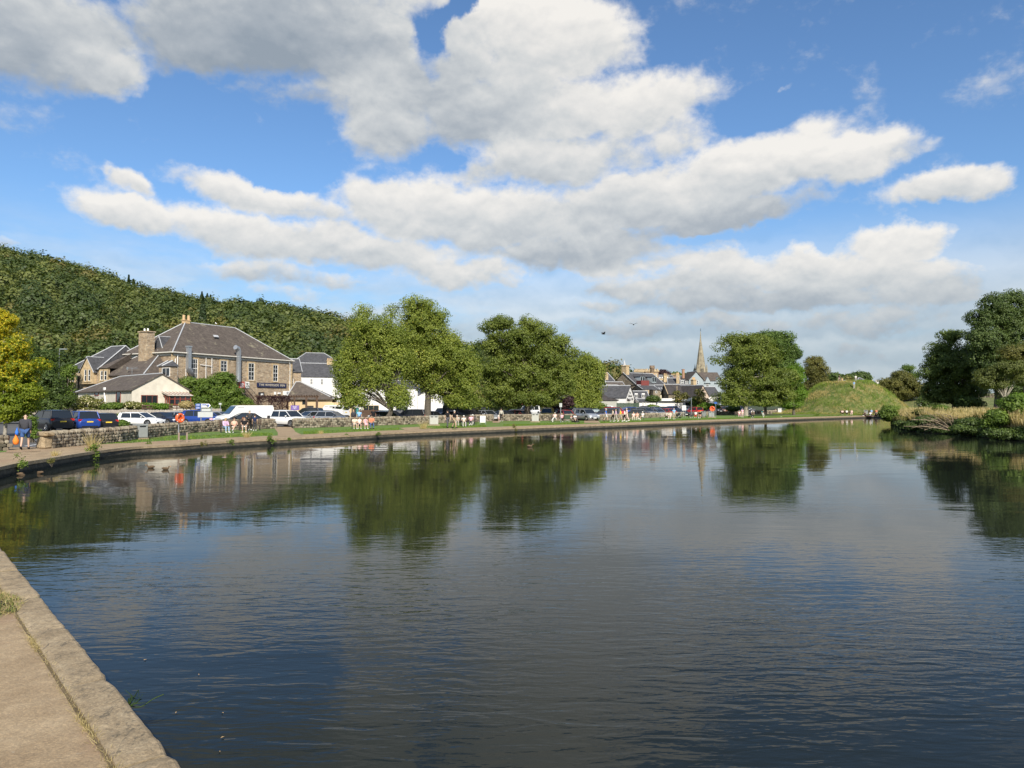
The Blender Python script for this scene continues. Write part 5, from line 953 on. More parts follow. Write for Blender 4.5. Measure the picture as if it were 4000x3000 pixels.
mb = MB(); mb.box((w_ / 2, -dC / 2, hz / 2), (w_, dC, hz)); mb.obj('base_wall', M_cream, cn)
mb = MB()
for k in range(5): mb.box((k * w_ / 4, -dC, hz + hF / 2 - .2), (.12, .12, hF))
for z_ in (hz + .05, hz + .75, hz + hF - .2): mb.box((w_ / 2, -dC, z_), (w_, .10, .10))
for k in range(3): mb.box((0, -dC + k * dC / 3, hz + hF / 2), (.1, .1, hF + .1 * k))
for z_ in (hz + .05, hz + hF - .2): mb.box((0, -dC / 2, z_), (.09, dC, .09))
mb.obj('frame', M_redw, cn); g = MB(); g.box((w_ / 2, -dC + .02, hz + hF / 2), (w_ - .1, .02, hF - .3)); g.obj('pane', M_glass, cn)
mb = MB(); mb.add([(-.25, -dC - .25, hz + hF - .1), (w_ + .25, -dC - .25, hz + hF - .1), (w_ + .25, 0, hz + hF + .35), (-.25, 0, hz + hF + .35), (-.25, -dC - .25, hz + hF - .2), (w_ + .25, -dC - .25, hz + hF - .2), (w_ + .25, 0, hz + hF + .25), (-.25, 0, hz + hF + .25)], [(0, 1, 2, 3), (4, 7, 6, 5), (0, 4, 5, 1), (1, 5, 6, 2), (3, 7, 4, 0)]); rr_ = mb.obj('roof', flat('polycarbonate', (.55, .52, .44), .4), cn); fl = MB(); [fl.tube([(-.2 + k * (w_ + .4) / 7, -dC - .25, hz + hF - .07), (-.2 + k * (w_ + .4) / 7, -.02, hz + hF + .37)], .035, 4) for k in range(8)]; fl.obj('glazing_bar', M_redw, rr_)
# boundary fences
def board_fence(name, label, pts, h_, mat, cat='fence', bw=.14, z0=G, posts=None):
    r_ = empty(name, (pts[0].x, pts[0].y, z0), 0, label, cat); mb = MB(); O = r_.location; rg = random.Random(len(pts))
    for a_, b_ in zip(pts[:-1], pts[1:]):
        d_ = Vector((b_.x - a_.x, b_.y - a_.y)); n = int(d_.length / (bw * 1.08)); an = math.atan2(d_.y, d_.x)
        for k in range(n): q = Vector((a_.x, a_.y)) + d_ * ((k + .5) / n); hh_ = h_ + rg.uniform(-.04, .03); mb.box((q.x - O.x, q.y - O.y + (k % 2) * .02, hh_ / 2), (bw, .03, hh_), an)
    mb.obj('board', mat, r_); m2 = MB()
    for a_, b_ in zip(pts[:-1], pts[1:]):
        d_ = Vector((b_.x - a_.x, b_.y - a_.y)); an = math.atan2(d_.y, d_.x); c = Vector((a_.x + d_.x / 2, a_.y + d_.y / 2)) - O.xy; nn_ = Vector((-d_.y, d_.x)).normalized() * .07
        for z_ in (.35, h_ - .3): m2.box((c.x + nn_.x, c.y + nn_.y, z_), (d_.length, .06, .09), an)
    m2.obj('rail', mat, r_); return r_
board_fence('board_fence', 'long weathered vertical board fence behind the left parked cars', [PD(118, 1500, 97), PD(330, 1500, 90), PD(560, 1500, 87.5), PD(746, 1500, 88)], 1.63, M_fence)
board_fence('board_fence', 'short piece of weathered board fence right of the road signs', [PD(829, 1500, 93), PD(867, 1500, 93)], 1.75, M_fence)
mb = MB(); q0, q1 = PD(548, 1500, 88.2), PD(765, 1500, 88.8); r_ = empty('terrace_rail', (q0.x, q0.y, G), 0, 'dark horizontal terrace railing under the conservatory', 'railing'); d_ = q1 - q0
for z_ in (1.55, 1.85, 2.15): mb.box((d_.x / 2, d_.y / 2 + .5, z_), (d_.length, .06, .16), math.atan2(d_.y, d_.x))
for k in range(9): mb.box((d_.x * k / 8, d_.y * k / 8 + .55, 1.1), (.1, .08, 2.3))
mb.obj('rail', M_wood, r_)
# ---------------- white terrace houses right of the inn
HW = House('white_house', 'white two storey house with slate roof right of the stone inn', (1166, 150), 22); hw = PD(1170, 1471, 150).z - G
HW.walls(7.2, 8, hw, M_white); HW.roof(7.2, 8, hw, 3.1, M_slate2, 'gable', .12, gmat=M_white)
for x0_, x1_, y0_, y1_ in ((1170, 1179, 1477, 1498), (1211.5, 1221.5, 1479, 1501), (1252, 1262, 1480, 1502), (1211.5, 1221.5, 1522, 1540), (1252, 1262, 1524, 1553)): HW.pxwin(x0_, x1_, y0_, y1_, bars=(2, 4))
HW.chimney(7.0, 4, 1.4, .8, hw + 2.4, 1.3, M_dress, 3)
HW2 = House('white_house', 'longer white house with slate roof running behind the birch', (1287, 153.2), 14); h2 = PD(1290, 1479, 153).z - G
HW2.walls(15.5, 8, h2, M_white); HW2.roof(15.5, 8, h2, 2.9, M_slate2, 'gable', .12, gmat=M_white)
for x0_, x1_, y0_, y1_ in ((1305, 1314, 1483, 1504), (1308, 1318, 1534, 1557), (1350, 1360, 1485, 1505), (1350, 1360, 1526, 1550), (1400, 1410, 1487, 1507)): HW2.pxwin(x0_, x1_, y0_, y1_, bars=(2, 4))
HW2.pipe([(.05, -.12, h2 - .1), (.05, -.12, .2)], .07, M_blk)
HM = House('mansard_block', 'dark mansard roofed block rising behind the white house', (1136, 172), 20); zm = PD(1170, 1420, 172).z - G; HM.walls(12, 9, zm, M_town); HM.roof(12, 9, zm, 3.0, M_slate2, 'hip', .2, hl=3.8, hr=3.8)
HG = House('white_gable_house', 'white rendered gable end behind the straight birch trunk', (1630, 140), 4); hg = PD(1640, 1548, 140).z - G; HG.walls(5.0, 9, hg, M_white); HG.roof(5.0, 9, hg, 1.7, M_slate2, 'front', .2, gmat=M_white); HG.pxwin(1672, 1682, 1560, 1580, bars=(2, 2))
HS = House('white_shop', 'long white single storey wall with dark shopfront behind the birch branches', (1402, 138), 3); HS.walls(11.3, 8, PD(1410, 1516, 138).z - G, M_white); a, z_ = HS.uv(1450, 1580); HS.window(a, .4, 3, 1.8, bars=(3, 1), frame=M_peach); a, z_ = HS.uv(1570, 1580); HS.window(a, .5, 2.4, 1.5, bars=(2, 1)); HS.roof(11.3, 8, HS.h, 1.6, M_slate2, 'gable', .2, gmat=M_white)
board_fence('hoarding', 'teal painted hoarding under the hanging birch branches', [PD(1355, 1500, 134), PD(1402, 1500, 134)], 1.8, flat('teal_paint', (.03, .22, .22), .6, var=.2), 'hoarding')
board_fence('board_fence', 'brown low board fence behind the person in the black shirt', [PD(1404, 1500, 136), PD(1500, 1500, 135)], 1.3, M_wood)
# ---------------- the town
def simple(name, label, A, ang, L_, W, h, rise, wm, rm, kind='gable', wins=(), **k):
    Hh = House(name, label, A, ang); Hh.walls(L_, W, h, wm)
    if rise: Hh.roof(L_, W, h, rise, rm, kind, k.get('ov', .2), hl=k.get('hl'), hr=k.get('hr'), gmat=wm, flash=k.get('flash', True))
    for w_ in wins: Hh.pxwin(*w_, bars=k.get('bars', (2, 2)))
    return Hh
def zat(sy, D): return PD(2000, sy, D).z - G
Hc = simple('mill_hall', 'low hall with wide dark roof and grey green wall beside the willow', (2300, 134), 3, 7.8, 11, zat(1562, 134), 2.9, M_grr, M_slate3, 'hip', hl=.3, hr=5.2, flash=True)
a, _ = Hc.uv(2368, 1580); mb = MB(); mb.box((a, -.03, .85), (1.7, .08, 1.7)); Hc.part('garage_door', mb, M_galv); Hc.door(Hc.uv(2393, 1580)[0], .05, .42, 1.1, M_wpaint)
mb = MB(); a, z_ = Hc.uv(2416, 1568); [mb.box((a + q, -.03, z_), (.3, .06, .45)) for q in (0, .42, .84)]; Hc.part('window', mb, M_glass)
Hb = House('woollen_mill', 'white gabled shop with its name painted on the gable', (2444, 133.5), 63.2); hb = zat(1574, 138) + 1.0; Hb.walls(5.3, 9, hb, M_white); Hb.roof(5.3, 9, hb, 2.3, M_slate2, 'front', .15, gmat=M_white)
for k, (tx, sz) in enumerate((('The', .6), ('Callander', .62), ('Woollen Mill', .66))): text_obj('lettering', tx, sz, M_blk, Hb.r, (2.65, -.02, hb + .95 - k * .62))
Hk = simple('cottage', 'slate roofed white cottage with two white dormers', (2472, 141), 3, 3.3, 6, zat(1560, 141), 1.7, M_white, M_slate2, 'gable')
for sx in (2484.5, 2512):
    a, zt_ = Hk.uv(sx, 1539, .5); mb = MB(); mb.box((a, .9, zt_ - .4), (.62, 1.2, 1.05)); dd = Hk.part('dormer', mb, M_wpaint); g = MB(); g.box((a - .13, .28, zt_ - .4), (.2, .04, .6)); g.box((a + .15, .28, zt_ - .4), (.2, .04, .6)); g.obj('pane', M_glass, dd)
Hk2 = simple('cottage', 'small white cottage front with hanging baskets behind the clipped tree', (2497, 135), 3, 3.6, 5, zat(1568, 133), .5, M_white, M_slate2, 'gable', [(2508, 2515, 1573, 1586), (2520, 2526, 1573, 1586)])
board_fence('hoarding', 'dark green hoarding before the white gable of the mill', [PD(2408, 1500, 163), PD(2496, 1500, 163)], zat(1574, 163), M_green, 'hoarding', bw=.16)
Ht = House('stone_tenement', 'tall stone house with broad gable, dormers and a conical turret on its stack', (2485, 165), 36.9); ht = zat(1502, 165); Ht.walls(10, 8, ht, M_town); Ht.roof(10, 8, ht, 2.9, M_slate2, 'gable', .15, gmat=M_town)
Ht.chimney(.6, 4, 1.0, 1.5, ht + 1.8, 2.6, M_dress, 0); mb = MB(); mb.tube([(.6, 4.3, ht + 4.45), (.6, 4.3, ht + 4.7), (.6, 4.3, ht + 5.9)], [.42, .40, .03], 12); mb.tube([(.6, 4.3, ht + 5.8), (.6, 4.3, ht + 6.4)], .04, 5); Ht.part('conical_roof', mb, M_lead); mb = MB(); [mb.box((.6 + a_, 4 + b_, ht + 4.6), (.18, .18, .22)) for a_ in (-.5, .5) for b_ in (-.75, -.35, .35, .75)]; Ht.part('parapet', mb, M_dress)
for xd, wd in ((2.6, 1.5), (6.6, 1.4)):
    mb = MB(); mb.box((xd, 1.2, ht + 1.25), (wd, 1.6, 1.4)); dd = Ht.part('dormer', mb, M_clad); g = MB(); [g.box((xd + q * wd * .25, .38, ht + 1.3), (wd * .34, .04, 1.0)) for q in (-1, 1)]; g.obj('pane', M_glass, dd); m2 = MB(); m2.prism([(xd - wd * .62, ht + 1.95), (xd + wd * .62, ht + 1.95), (xd, ht + 2.7 if xd < 4 else ht + 2.1)], .3, 3.2); m2.obj('dormer_roof', M_slate2, dd)
Ht.window(-0.0 + 1.0, 3.0, .7, 1.7, bars=(1, 2)); Ht.window(3.0, 3.0, .7, 1.7, bars=(1, 2), sur=M_dress); Ht.window(5.0, 3.0, .7, 1.7, bars=(1, 2), sur=M_dress)
Hr = House('rear_extension', 'stone rear extension with small windows and a red clad box on its roof', (2512, 156), 20); hr_ = zat(1521, 156); Hr.walls(3.9, 5, hr_, M_town); Hr.roof(3.9, 5, hr_, 1.0, M_slate2, 'gable', .12, gmat=M_town); Hr.pxwin(2524, 2531, 1525, 1543, bars=(1, 2), sur=M_dress)
mb = MB(); mb.box((1.9, 3.4, hr_ + 1.2), (2.0, 2.2, 1.7)); Hr.part('roof_box', mb, M_rust)
Hr2 = simple('rear_extension', 'square stone return with one small square window', (2551, 154), 2, 1.6, 4, zat(1524, 154), 0, M_town, M_slate2, wins=[(2560, 2567, 1527, 1536)], bars=(1, 1)); mb = MB(); mb.box((.8, 2, Hr2.h + .08), (1.9, 4.3, .16)); Hr2.part('roof', mb, M_slate2)
# castellated tower
def parapet(Hh, x0, x1, y, z_, n, mat, w_=None):
    mb = MB(); mb.box(((x0 + x1) / 2, y, z_ + .2), (x1 - x0 + .3, .4, .4)); st_ = (x1 - x0) / n
    for k in range(n): mb.box((x0 + (k + .5) * st_, y - .003, z_ + .62), (st_ * .6, .38, .46))
    return Hh.part('parapet', mb, mat)
Hx = House('castellated_tower', 'reddish stone tower block with battlements and a corner turret', (2522, 200), 6); hx = zat(1452, 200); M_red_s = rubble('red_sandstone', [(0, (.18, .11, .075)), (.5, (.29, .19, .13)), (1, (.36, .27, .19))], (.25, .2, .15), 1.2, 1.8)
Hx.walls(3.75, 5, hx, M_red_s); parapet(Hx, 0, 3.75, .0, hx, 5, M_dress); Hx.pxwin(2538, 2542, 1465, 1480, bars=(1, 2)); Hx.pxwin(2558, 2565, 1461, 1478, bars=(2, 2), sur=M_dress)
mb = MB(); a, zt_ = Hx.uv(2548, 1427, -.3); _, zb = Hx.uv(2548, 1458, -.3); mb.tube([(a, .1, zb - .6), (a, -.1, zb + .1), (a, -.1, zt_ - .9), (a, -.1, zt_ - .8), (a, -.1, zt_ - .45)], [.2, .62, .62, .75, .75], 14); [mb.box((a + .6 * math.cos(t), -.1 + .6 * math.sin(t), zt_ - .25), (.24, .24, .4), t) for t in np.linspace(0, 5.5, 8)]; Hx.part('turret', mb, M_red_s)
Hy = House('castellated_block', 'lower brown block with a long pierced parapet left of the tower', (2478, 201), 4); hy = zat(1451, 201); Hy.walls(3.3, 6, hy, M_town); parapet(Hy, 0, 3.3, 0, hy - .1, 9, M_dress)
Hf = simple('slate_house', 'dark slate pitched roof with stone stack above the willow shoulder', (2368, 185), 10, 2.5, 6, zat(1494, 185), 2.7, M_white, M_slate2, 'hip', hl=.3, hr=1.2); Hf.chimney(.3, 1, .9, .8, Hf.h, 2.2, M_dress, 2)
Hm1 = simple('slate_house', 'jumble of low slate roofs with white ridges left of the stone gable', (2362, 150), 8, 5.4, 6, zat(1521, 150), 1.0, M_town, M_slate, 'hip', hl=1.2, hr=1.8); Hm2 = simple('slate_house', 'slate roof with ribbed rooflight before the big stone gable', (2376, 158), 4, 3.6, 5, zat(1510, 158), 1.1, M_town, M_slate, 'gable')
Hn = simple('cream_house', 'cream house with slate roof striped by rooflights', (2574, 165), 8, 2.8, 6, zat(1528, 165), 1.5, flat('cream_paint', (.68, .60, .42), .8, var=.08), M_slate2, 'gable'); mb = MB(); [mb.box((.5 + k * .55, 1.0, Hn.h + .62), (.16, 1.4, .08), rx=R(25)) for k in range(4)]; Hn.part('rooflight', mb, M_lead)
Ho = simple('slate_house', 'purple grey slate roof with long chimney stacks behind the cream house', (2564, 185), 6, 3.4, 6, zat(1503, 185), 1.2, M_town, M_slate2, 'gable'); Ho.chimney(-.5, 2, 1.7, .8, Ho.h - 1, 3.6, M_dress, 5); Ho.chimney(3.0, 2, .9, .7, Ho.h - .5, 3.0, M_dress, 2)
Hp = simple('slate_house', 'grey roofed stone house with crow gable and row of cream pots', (2572, 215), 4, 5.0, 7, zat(1482, 215), 1.4, M_town, M_slate2, 'gable'); Hp.chimney(1.4, -.4, 3.2, .7, Hp.h - 1.2, 1.4, M_dress, 6, M_wpaint); mb = MB(); mb.prism([(1.9, Hp.h), (3.9, Hp.h), (2.9, Hp.h + 1.6)], -.1, 3); Hp.part('gable_wall', mb, M_town)
Hq = simple('brown_terrace', 'long low brown terrace roof below the distant green trees', (2622, 225), 2, 2.8, 6, zat(1472, 225), 0, M_rust, M_slate3); Hq.chimney(1.4, 1, 2.4, .6, Hq.h, .5, M_town, 5); Hq2 = simple('flat_roof_terrace', 'flat topped terrace with pale coping left of the grey clad house', (2656, 224), 2, 3.8, 6, zat(1476, 224), .7, M_town, M_slate2, 'gable')
Hs = simple('slate_house', 'grey slate house with white porch windows before the grey clad gable', (2646, 190), 4, 3.1, 5, zat(1500, 190), 1.1, M_white, M_slate2, 'gable', [(2660, 2671, 1486, 1503), (2677, 2688, 1488, 1505)], bars=(3, 2)); Hs.chimney(.4, 1, 1.0, .6, Hs.h + .2, 1.5, M_dress, 4, M_wpaint)
Hu = simple('slate_house', 'dark roof with white verge beside the yellow verged stone building', (2612, 172), -8, 2.6, 5, zat(1503, 172), 1.7, M_town, M_slate2, 'gable'); Hu.chimney(2.2, .5, .7, .6, Hu.h - .2, 2.6, M_dress, 2)
Hl = simple('long_stone_house', 'long low stone house with dark slate roof behind the white shop', (2611, 150), 2, 5.9, 6, zat(1539, 150), 2.1, M_peach if False else M_town, M_slate3, 'gable'); fl = MB(); fl.tube([(-.2, -.25, Hl.h), (-.2, 3.0, Hl.h + 2.15)], .10, 5); Hl.part('verge', fl, M_dress); Hl.pxwin(2685, 2693, 1542, 1552, bars=(1, 2))
mb = MB(); a, z_ = Hl.uv(2694, 1540, -.2); [mb.tube([(q, -.25, .5), (q, -.25, zq)], .06, 5) for q, zq in ((Hl.uv(2643, 1500)[0], Hl.h + 1.7), (a, Hl.h + .9))]; Hl.part('flue_pipe', mb, M_dress)
Hz = House('stone_gable_house', 'buff stone gable with tall stack behind the russet young tree', (2722, 146), 30); hz_ = zat(1550, 146); Hz.walls(3.4, 7, hz_, M_pink); Hz.roof(3.4, 7, hz_, 2.4, M_slate3, 'front', .1, gmat=M_pink); Hz.chimney(3.0, 4, .9, .8, hz_ + 1.2, 2.4, M_dress, 3)
simple('white_house', 'white walled house with dark roof at the edge of the big alder', (2757, 150), 6, 3.0, 6, zat(1545, 150), 1.9, M_white, M_slate2, 'gable')
Hd = House('flat_roofed_shop', 'white flat roofed shop with dark doorway behind the car park', (2583, 134), 3); hd = zat(1566, 134); Hd.walls(5.8, 8, hd, M_white); mb = MB(); mb.box((2.75, 3.5, hd + .24), (6.5, 8.2, .46)); Hd.part('roof', mb, M_wpaint); Hd.door(Hd.uv(2601, 1580)[0], .02, .6, 1.05, M_blk); Hd.pxwin(2634, 2648, 1576, 1588, bars=(1, 2)); Hd.pxwin(2677, 2697, 1572, 1585, bars=(1, 1), frame=M_blk)
mb = MB(); mb.add([(-1.6, -.05, 0), (0, -.05, 0), (0, -.05, hd + .3), (-.3, -.05, hd + .3), (-1.6, -.05, .8), (-1.6, 1, 0), (0, 1, 0), (0, 1, hd + .3), (-.3, 1, hd + .3), (-1.6, 1, .8)], [(0, 1, 2, 3, 4), (5, 9, 8, 7, 6), (0, 5, 6, 1), (3, 8, 9, 4), (4, 9, 5, 0), (2, 7, 8, 3)]); Hd.part('ramp_wall', mb, M_white)
Hg = House('grey_clad_house', 'grey blue clad house with front gable and small dormer gables', (2692, 190), 3); hg_ = zat(1484, 190); Hg.walls(3.8, 8, hg_, M_clad); Hg.roof(3.8, 8, hg_, 2.35, M_slate, 'front', .25, gmat=M_clad); Hg.pxwin(2711, 2719, 1486, 1501, bars=(1, 2)); Hg.pxwin(2721, 2728, 1486, 1501, bars=(1, 2)); Hg.chimney(-.1, 5, .6, .6, hg_ + .6, 2.4, flat('clay_stack', (.34, .2, .13), .9), 0)
mb = MB(); mb.box((6.6, 5.5, hg_ / 2 - .1), (5.6, 7, hg_ - .2)); Hg.part('wall', mb, M_clad); mb = MB(); e_ = hg_ - .2; mb.add([(2.4, 1.8, e_), (9.6, 1.8, e_), (9.6, 5.5, e_ + 2.5), (2.4, 5.5, e_ + 2.5), (2.4, 9.2, e_), (9.6, 9.2, e_)], [(0, 1, 2, 3), (3, 2, 5, 4)]); Hg.part('roof', mb, M_slate)
for xd in (5.6, 8.4): mb = MB(); mb.prism([(xd - .9, e_ - .6), (xd + .9, e_ - .6), (xd, e_ + 1.1)], 1.6, 4.6); Hg.part('dormer_gable', mb, M_clad)
Hg.window(5.6, e_ - 1.6, .8, 1.1, bars=(2, 2), y=1.98)
# church
Ch = House('church_spire', 'tall pale stone church spire with finial rising above the town', (2722, 300), 0, 'church'); wS = m_px(44, 300); zS = zat(1456, 300); mb = MB(); mb.box((wS / 2, wS / 2, zS / 2), (wS, wS, zS)); Ch.part('tower', mb, M_town); M_spire = rubble('pale_spire_stone', [(0, (.22, .19, .13)), (.5, (.36, .31, .22)), (1, (.46, .41, .30))], (.3, .27, .2), 1.1, 1.0)
zt_ = zat(1292, 300); mb = MB(); mb.tube([(wS / 2, wS / 2, zS - .1), (wS / 2, wS / 2, zS + 4.2), (wS / 2 - .05, wS / 2, zt_ - 4), (wS / 2, wS / 2, zt_)], [wS * .52, wS * .37, .36, .07], 8, sm=False); Ch.part('spire', mb, M_spire)
for dx in (-1, 1):
    for dy in (-1, 1): mb = MB(); q = (wS / 2 + dx * wS * .42, wS / 2 + dy * wS * .42); mb.tube([(q[0], q[1], zS - .3), (q[0], q[1], zS + 1.6), (q[0], q[1], zS + 4.0)], [.36, .32, .03], 6, sm=False); Ch.part('pinnacle', mb, M_spire)
for k, (ang) in enumerate((0, -90)): mb = MB(); mb.prism([(wS / 2 - .7, zS - .1), (wS / 2 + .7, zS - .1), (wS / 2 + .7, zS + 2.0), (wS / 2, zS + 3.6), (wS / 2 - .7, zS + 2.0)], -.05 if k == 0 else .15, wS * .4); lu = Ch.part('lucarne', mb, M_spire); g = MB(); [g.prism([(wS / 2 + q - .2, zS + .1), (wS / 2 + q + .2, zS + .1), (wS / 2 + q + .2, zS + 1.6), (wS / 2 + q, zS + 2.1), (wS / 2 + q - .2, zS + 1.6)], -.09, -.04) for q in (-.28, .28)]; g.obj('louvre', M_blk, lu); break
mb = MB(); mb.tube([(wS / 2, wS / 2, zt_ - .2), (wS / 2, wS / 2, zt_ + 1.3)], .05, 5); mb.box((wS / 2, wS / 2, zt_ + .8), (.5, .08, .08)); mb.ell((wS / 2, wS / 2, zt_ + .3), (.16, .16, .16), 8, 5); Ch.part('finial', mb, M_blk)
# behind the mound
Hv = simple('slate_house', 'pointed grey slate roof just behind the top of the mound', (3346, 290), 0, 5.2, 6, zat(1495, 290), 2.2, M_town, M_slate2, 'hip', hl=2.4, hr=2.4)
Hv2 = simple('chimneyed_house', 'white house top with two chimney stacks right of the mound', (3398, 300), 0, 4.2, 6, zat(1501, 300), 0, M_white, M_slate2); mb = MB(); mb.box((2.1, 3, Hv2.h + .1), (4.5, 6.3, .2)); Hv2.part('roof', mb, M_slate2); Hv2.chimney(1.2, 1, 1.3, .8, Hv2.h, 1.2, M_white, 2); Hv2.chimney(3.4, 1, 1.3, .8, Hv2.h, 1.3, M_white, 2)
simple('stone_house', 'small stone house with chimney above the left shoulder of the mound', (3288, 310), 0, 2.0, 3, zat(1492, 310), .8, M_town, M_slate2, 'gable').chimney(.6, 1, .6, .6, zat(1492, 310), 1.4, M_pot, 1)
mst = PD(2680, 1183, 540); r_ = empty('telephone_mast', PD(1072, 1215, 548), 0, 'white panelled telephone mast on the wooded ridge', 'mast'); mb = MB(); mb.tube([(0, 0, -8), (0, 0, 5.6)], .22, 6); mb.obj('pole', M_galv, r_); [MB().box((q, 0, 3.6), (.75, .4, 3.4)).obj('antenna_panel', M_wpaint, r_) for q in (-1.6, 0, 1.6)]
# ================================================================ stone walls
def stone(mb, c, d, an, rg, seg=6, rings=4):
    n0 = len(mb.v); vs = []; e = .55
    for i in range(rings + 1):
        th = math.pi * i / rings
        for k in range(seg):
            ph = 2 * math.pi * (k + .5) / seg; s_ = lambda v: math.copysign(abs(v) ** e, v)
            p = Vector((s_(math.sin(th)) * s_(math.cos(ph)) * d[0] / 2, s_(math.sin(th)) * s_(math.sin(ph)) * d[1] / 2, s_(math.cos(th)) * d[2] / 2)) * rg.uniform(.88, 1.08)
            q = Matrix.Rotation(an, 3, 'Z') @ p; vs.append((q.x + c[0], q.y + c[1], q.z + c[2]))
    mb.add(vs, [(i * seg + k, (i + 1) * seg + k, (i + 1) * seg + (k + 1) % seg, i * seg + (k + 1) % seg) for i in range(rings) for k in range(seg)], 0, False)
M_st = [flat('wall_stone_a', (.20, .165, .12), .95, var=.35, scale=3, bmp=.01), flat('wall_stone_b', (.10, .088, .065), .95, var=.35, scale=3, bmp=.01), flat('wall_stone_c', (.30, .26, .195), .95, var=.3, scale=3, bmp=.01), flat('wall_core', (.035, .032, .026), 1)]
def dry_wall(label, pts, h_=.82, seed=1, z0=G, name='stone_wall', group='stretches of dry stone wall', big=1.0):
    rg = random.Random(seed); P0 = pts[0]; r_ = empty(name, (P0.x, P0.y, z0), 0, label, 'wall', group); body = MB(); cope = MB(); cum = 0
    for a_, b_ in zip(pts[:-1], pts[1:]):
        d_ = Vector((b_.x - a_.x, b_.y - a_.y)); Ln = d_.length; an = math.atan2(d_.y, d_.x); u = d_ / Ln; nn = Vector((-u.y, u.x)); O = Vector((a_.x - P0.x, a_.y - P0.y))
        body.box((O.x + d_.x / 2, O.y + d_.y / 2, h_ * .4), (Ln, .28, h_ * .8), an, 3)
        rows = max(3, int(h_ / (.2 * big)))
        for r in range(rows):
            z_ = (r + .5) * h_ * .82 / rows; x = -rg.random() * .2
            while x < Ln:
                w_ = rg.uniform(.16, .42) * big; s0 = len(body.f); q = O + u * (x + w_ / 2) + nn * (-.20 + rg.uniform(-.03, .03)); stone(body, (q.x, q.y, z_ + rg.uniform(-.015, .015)), (w_ * 1.02, .2, h_ * .82 / rows * 1.1), an + rg.uniform(-.1, .1), rg); mi = rg.choice((0, 0, 1, 2, 2)); body.m[s0:] = [mi] * (len(body.f) - s0); x += w_
        x = 0
        while x < Ln:
            w_ = rg.uniform(.12, .26) * big; s0 = len(cope.f); q = O + u * (x + w_ / 2); stone(cope, (q.x, q.y, h_ * .82 + .11), (w_ * 1.05, .46, rg.uniform(.2, .32) * big), an + rg.uniform(-.15, .15), rg); cope.m[s0:] = [rg.choice((0, 2, 2))] * (len(cope.f) - s0); x += w_
    body.obj('wall_body', M_st, r_); cope.obj('coping', M_st, r_); return r_
def WP(l): return [P(x, y) for x, y in l]
dry_wall('short low stone wall left of the man at the left edge', WP([(-160, 1764), (34, 1759)]), .62, 1)
dry_wall('long rough stone wall from the man to the single bin and the road signs', WP([(190, 1751), (346, 1736.5), (450, 1728), (600, 1706), (757, 1690), (831, 1684.5)]), .80, 2)
dry_wall('stone wall behind the busy bench ending at the white crossover', WP([(833, 1684), (960, 1678), (1068, 1673)]), .85, 3)
dry_wall('stone wall from the white crossover to the birch and the double bin', WP([(1142, 1672.5), (1375, 1666), (1503, 1661), (1620, 1657), (1922, 1645.5)]), .88, 4)
dry_wall('shaded stone wall behind the alder between two gaps', WP([(1956, 1644.5), (2284, 1642)]), .88, 5)
dry_wall('sunlit stone wall behind the walkers and the benches ending at the black car', WP([(2334, 1643), (2500, 1634), (2684, 1625.5)]), .76, 6)
dry_wall('stone wall behind the grey bins under the far life ring', WP([(2706, 1625), (2906, 1618)]), .72, 7)
dry_wall('low stone wall behind the dark alder trunks', WP([(2947, 1617.5), (3060, 1615.5)]), .8, 8, big=1.4)
mw = [PD(3592, 1500, 236), PD(3660, 1500, 238), PD(3745, 1500, 240)]; dry_wall('pale stone wall across the meadow beyond the standing group', mw, 1.9, 9, z0=meadow_h(mw[1].x, mw[1].y) - .15, big=2.4)
mw = [PD(3808, 1500, 232), PD(3905, 1500, 228)]; dry_wall('pale stone wall under the forked pale trunk', mw, 1.7, 10, z0=meadow_h(mw[0].x, mw[0].y) - .3, big=2.4)
gp = P(172, 1752); r_ = empty('gate_pier', gp, R(-25), 'squat mossy stone pier at the wall gap beside the man', 'pier'); mb = MB(); rg = random.Random(2); stone(mb, (0, 0, .3), (.75, .6, .66), 0, rg, 8, 6); mb.obj('block', M_cope, r_); mb = MB(); stone(mb, (.1, 0, .74), (1.0, .6, .26), 0, rg, 8, 5); mb.obj('cap', M_cope, r_)
# ================================================================ vehicles
M_tyre = flat('tyre_rubber', (.018, .018, .018), .85); M_rim = flat('alloy_rim', (.45, .45, .46), .3, .8); M_trim = flat('black_plastic', (.02, .02, .021), .6)
M_hl, b, o_ = newmat('headlamp_glass'); b.inputs['Base Color'].default_value = (.62, .65, .68, 1); b.inputs['Roughness'].default_value = .1
M_tl, b, o_ = newmat('tail_lamp'); b.inputs['Base Color'].default_value = (.42, .015, .012, 1); b.inputs['Roughness'].default_value = .15
M_py = flat('yellow_plate', (.72, .50, .04), .5); M_pw = flat('white_plate', (.75, .75, .72), .5)
M_cg, b, o_ = newmat('car_glass'); b.inputs['Base Color'].default_value = (.018, .022, .026, 1); b.inputs['Roughness'].default_value = .04; b.inputs['Specular IOR Level'].default_value = .75
def paint(name, c, metal=.0):
    m = flat('paint_' + name, c, .32, metal, var=.03, coat=.35); return m
PAINT = {k: paint(k, *v) for k, v in dict(black=((.012, .012, .014),), navy=((.012, .018, .045), .2), blue=((.02, .06, .30), .3), brightblue=((.018, .055, .26), .2), white=((.78, .78, .76),), silver=((.42, .44, .47), .55), grey=((.17, .18, .20), .5), lightblue=((.22, .28, .36), .4), red=((.50, .02, .018),), maroon=((.22, .03, .02), .2), yellow=((.62, .42, .02),), teal=((.40, .50, .50), .3), charcoal=((.05, .055, .06), .4), bronze=((.22, .10, .05), .3)).items()}
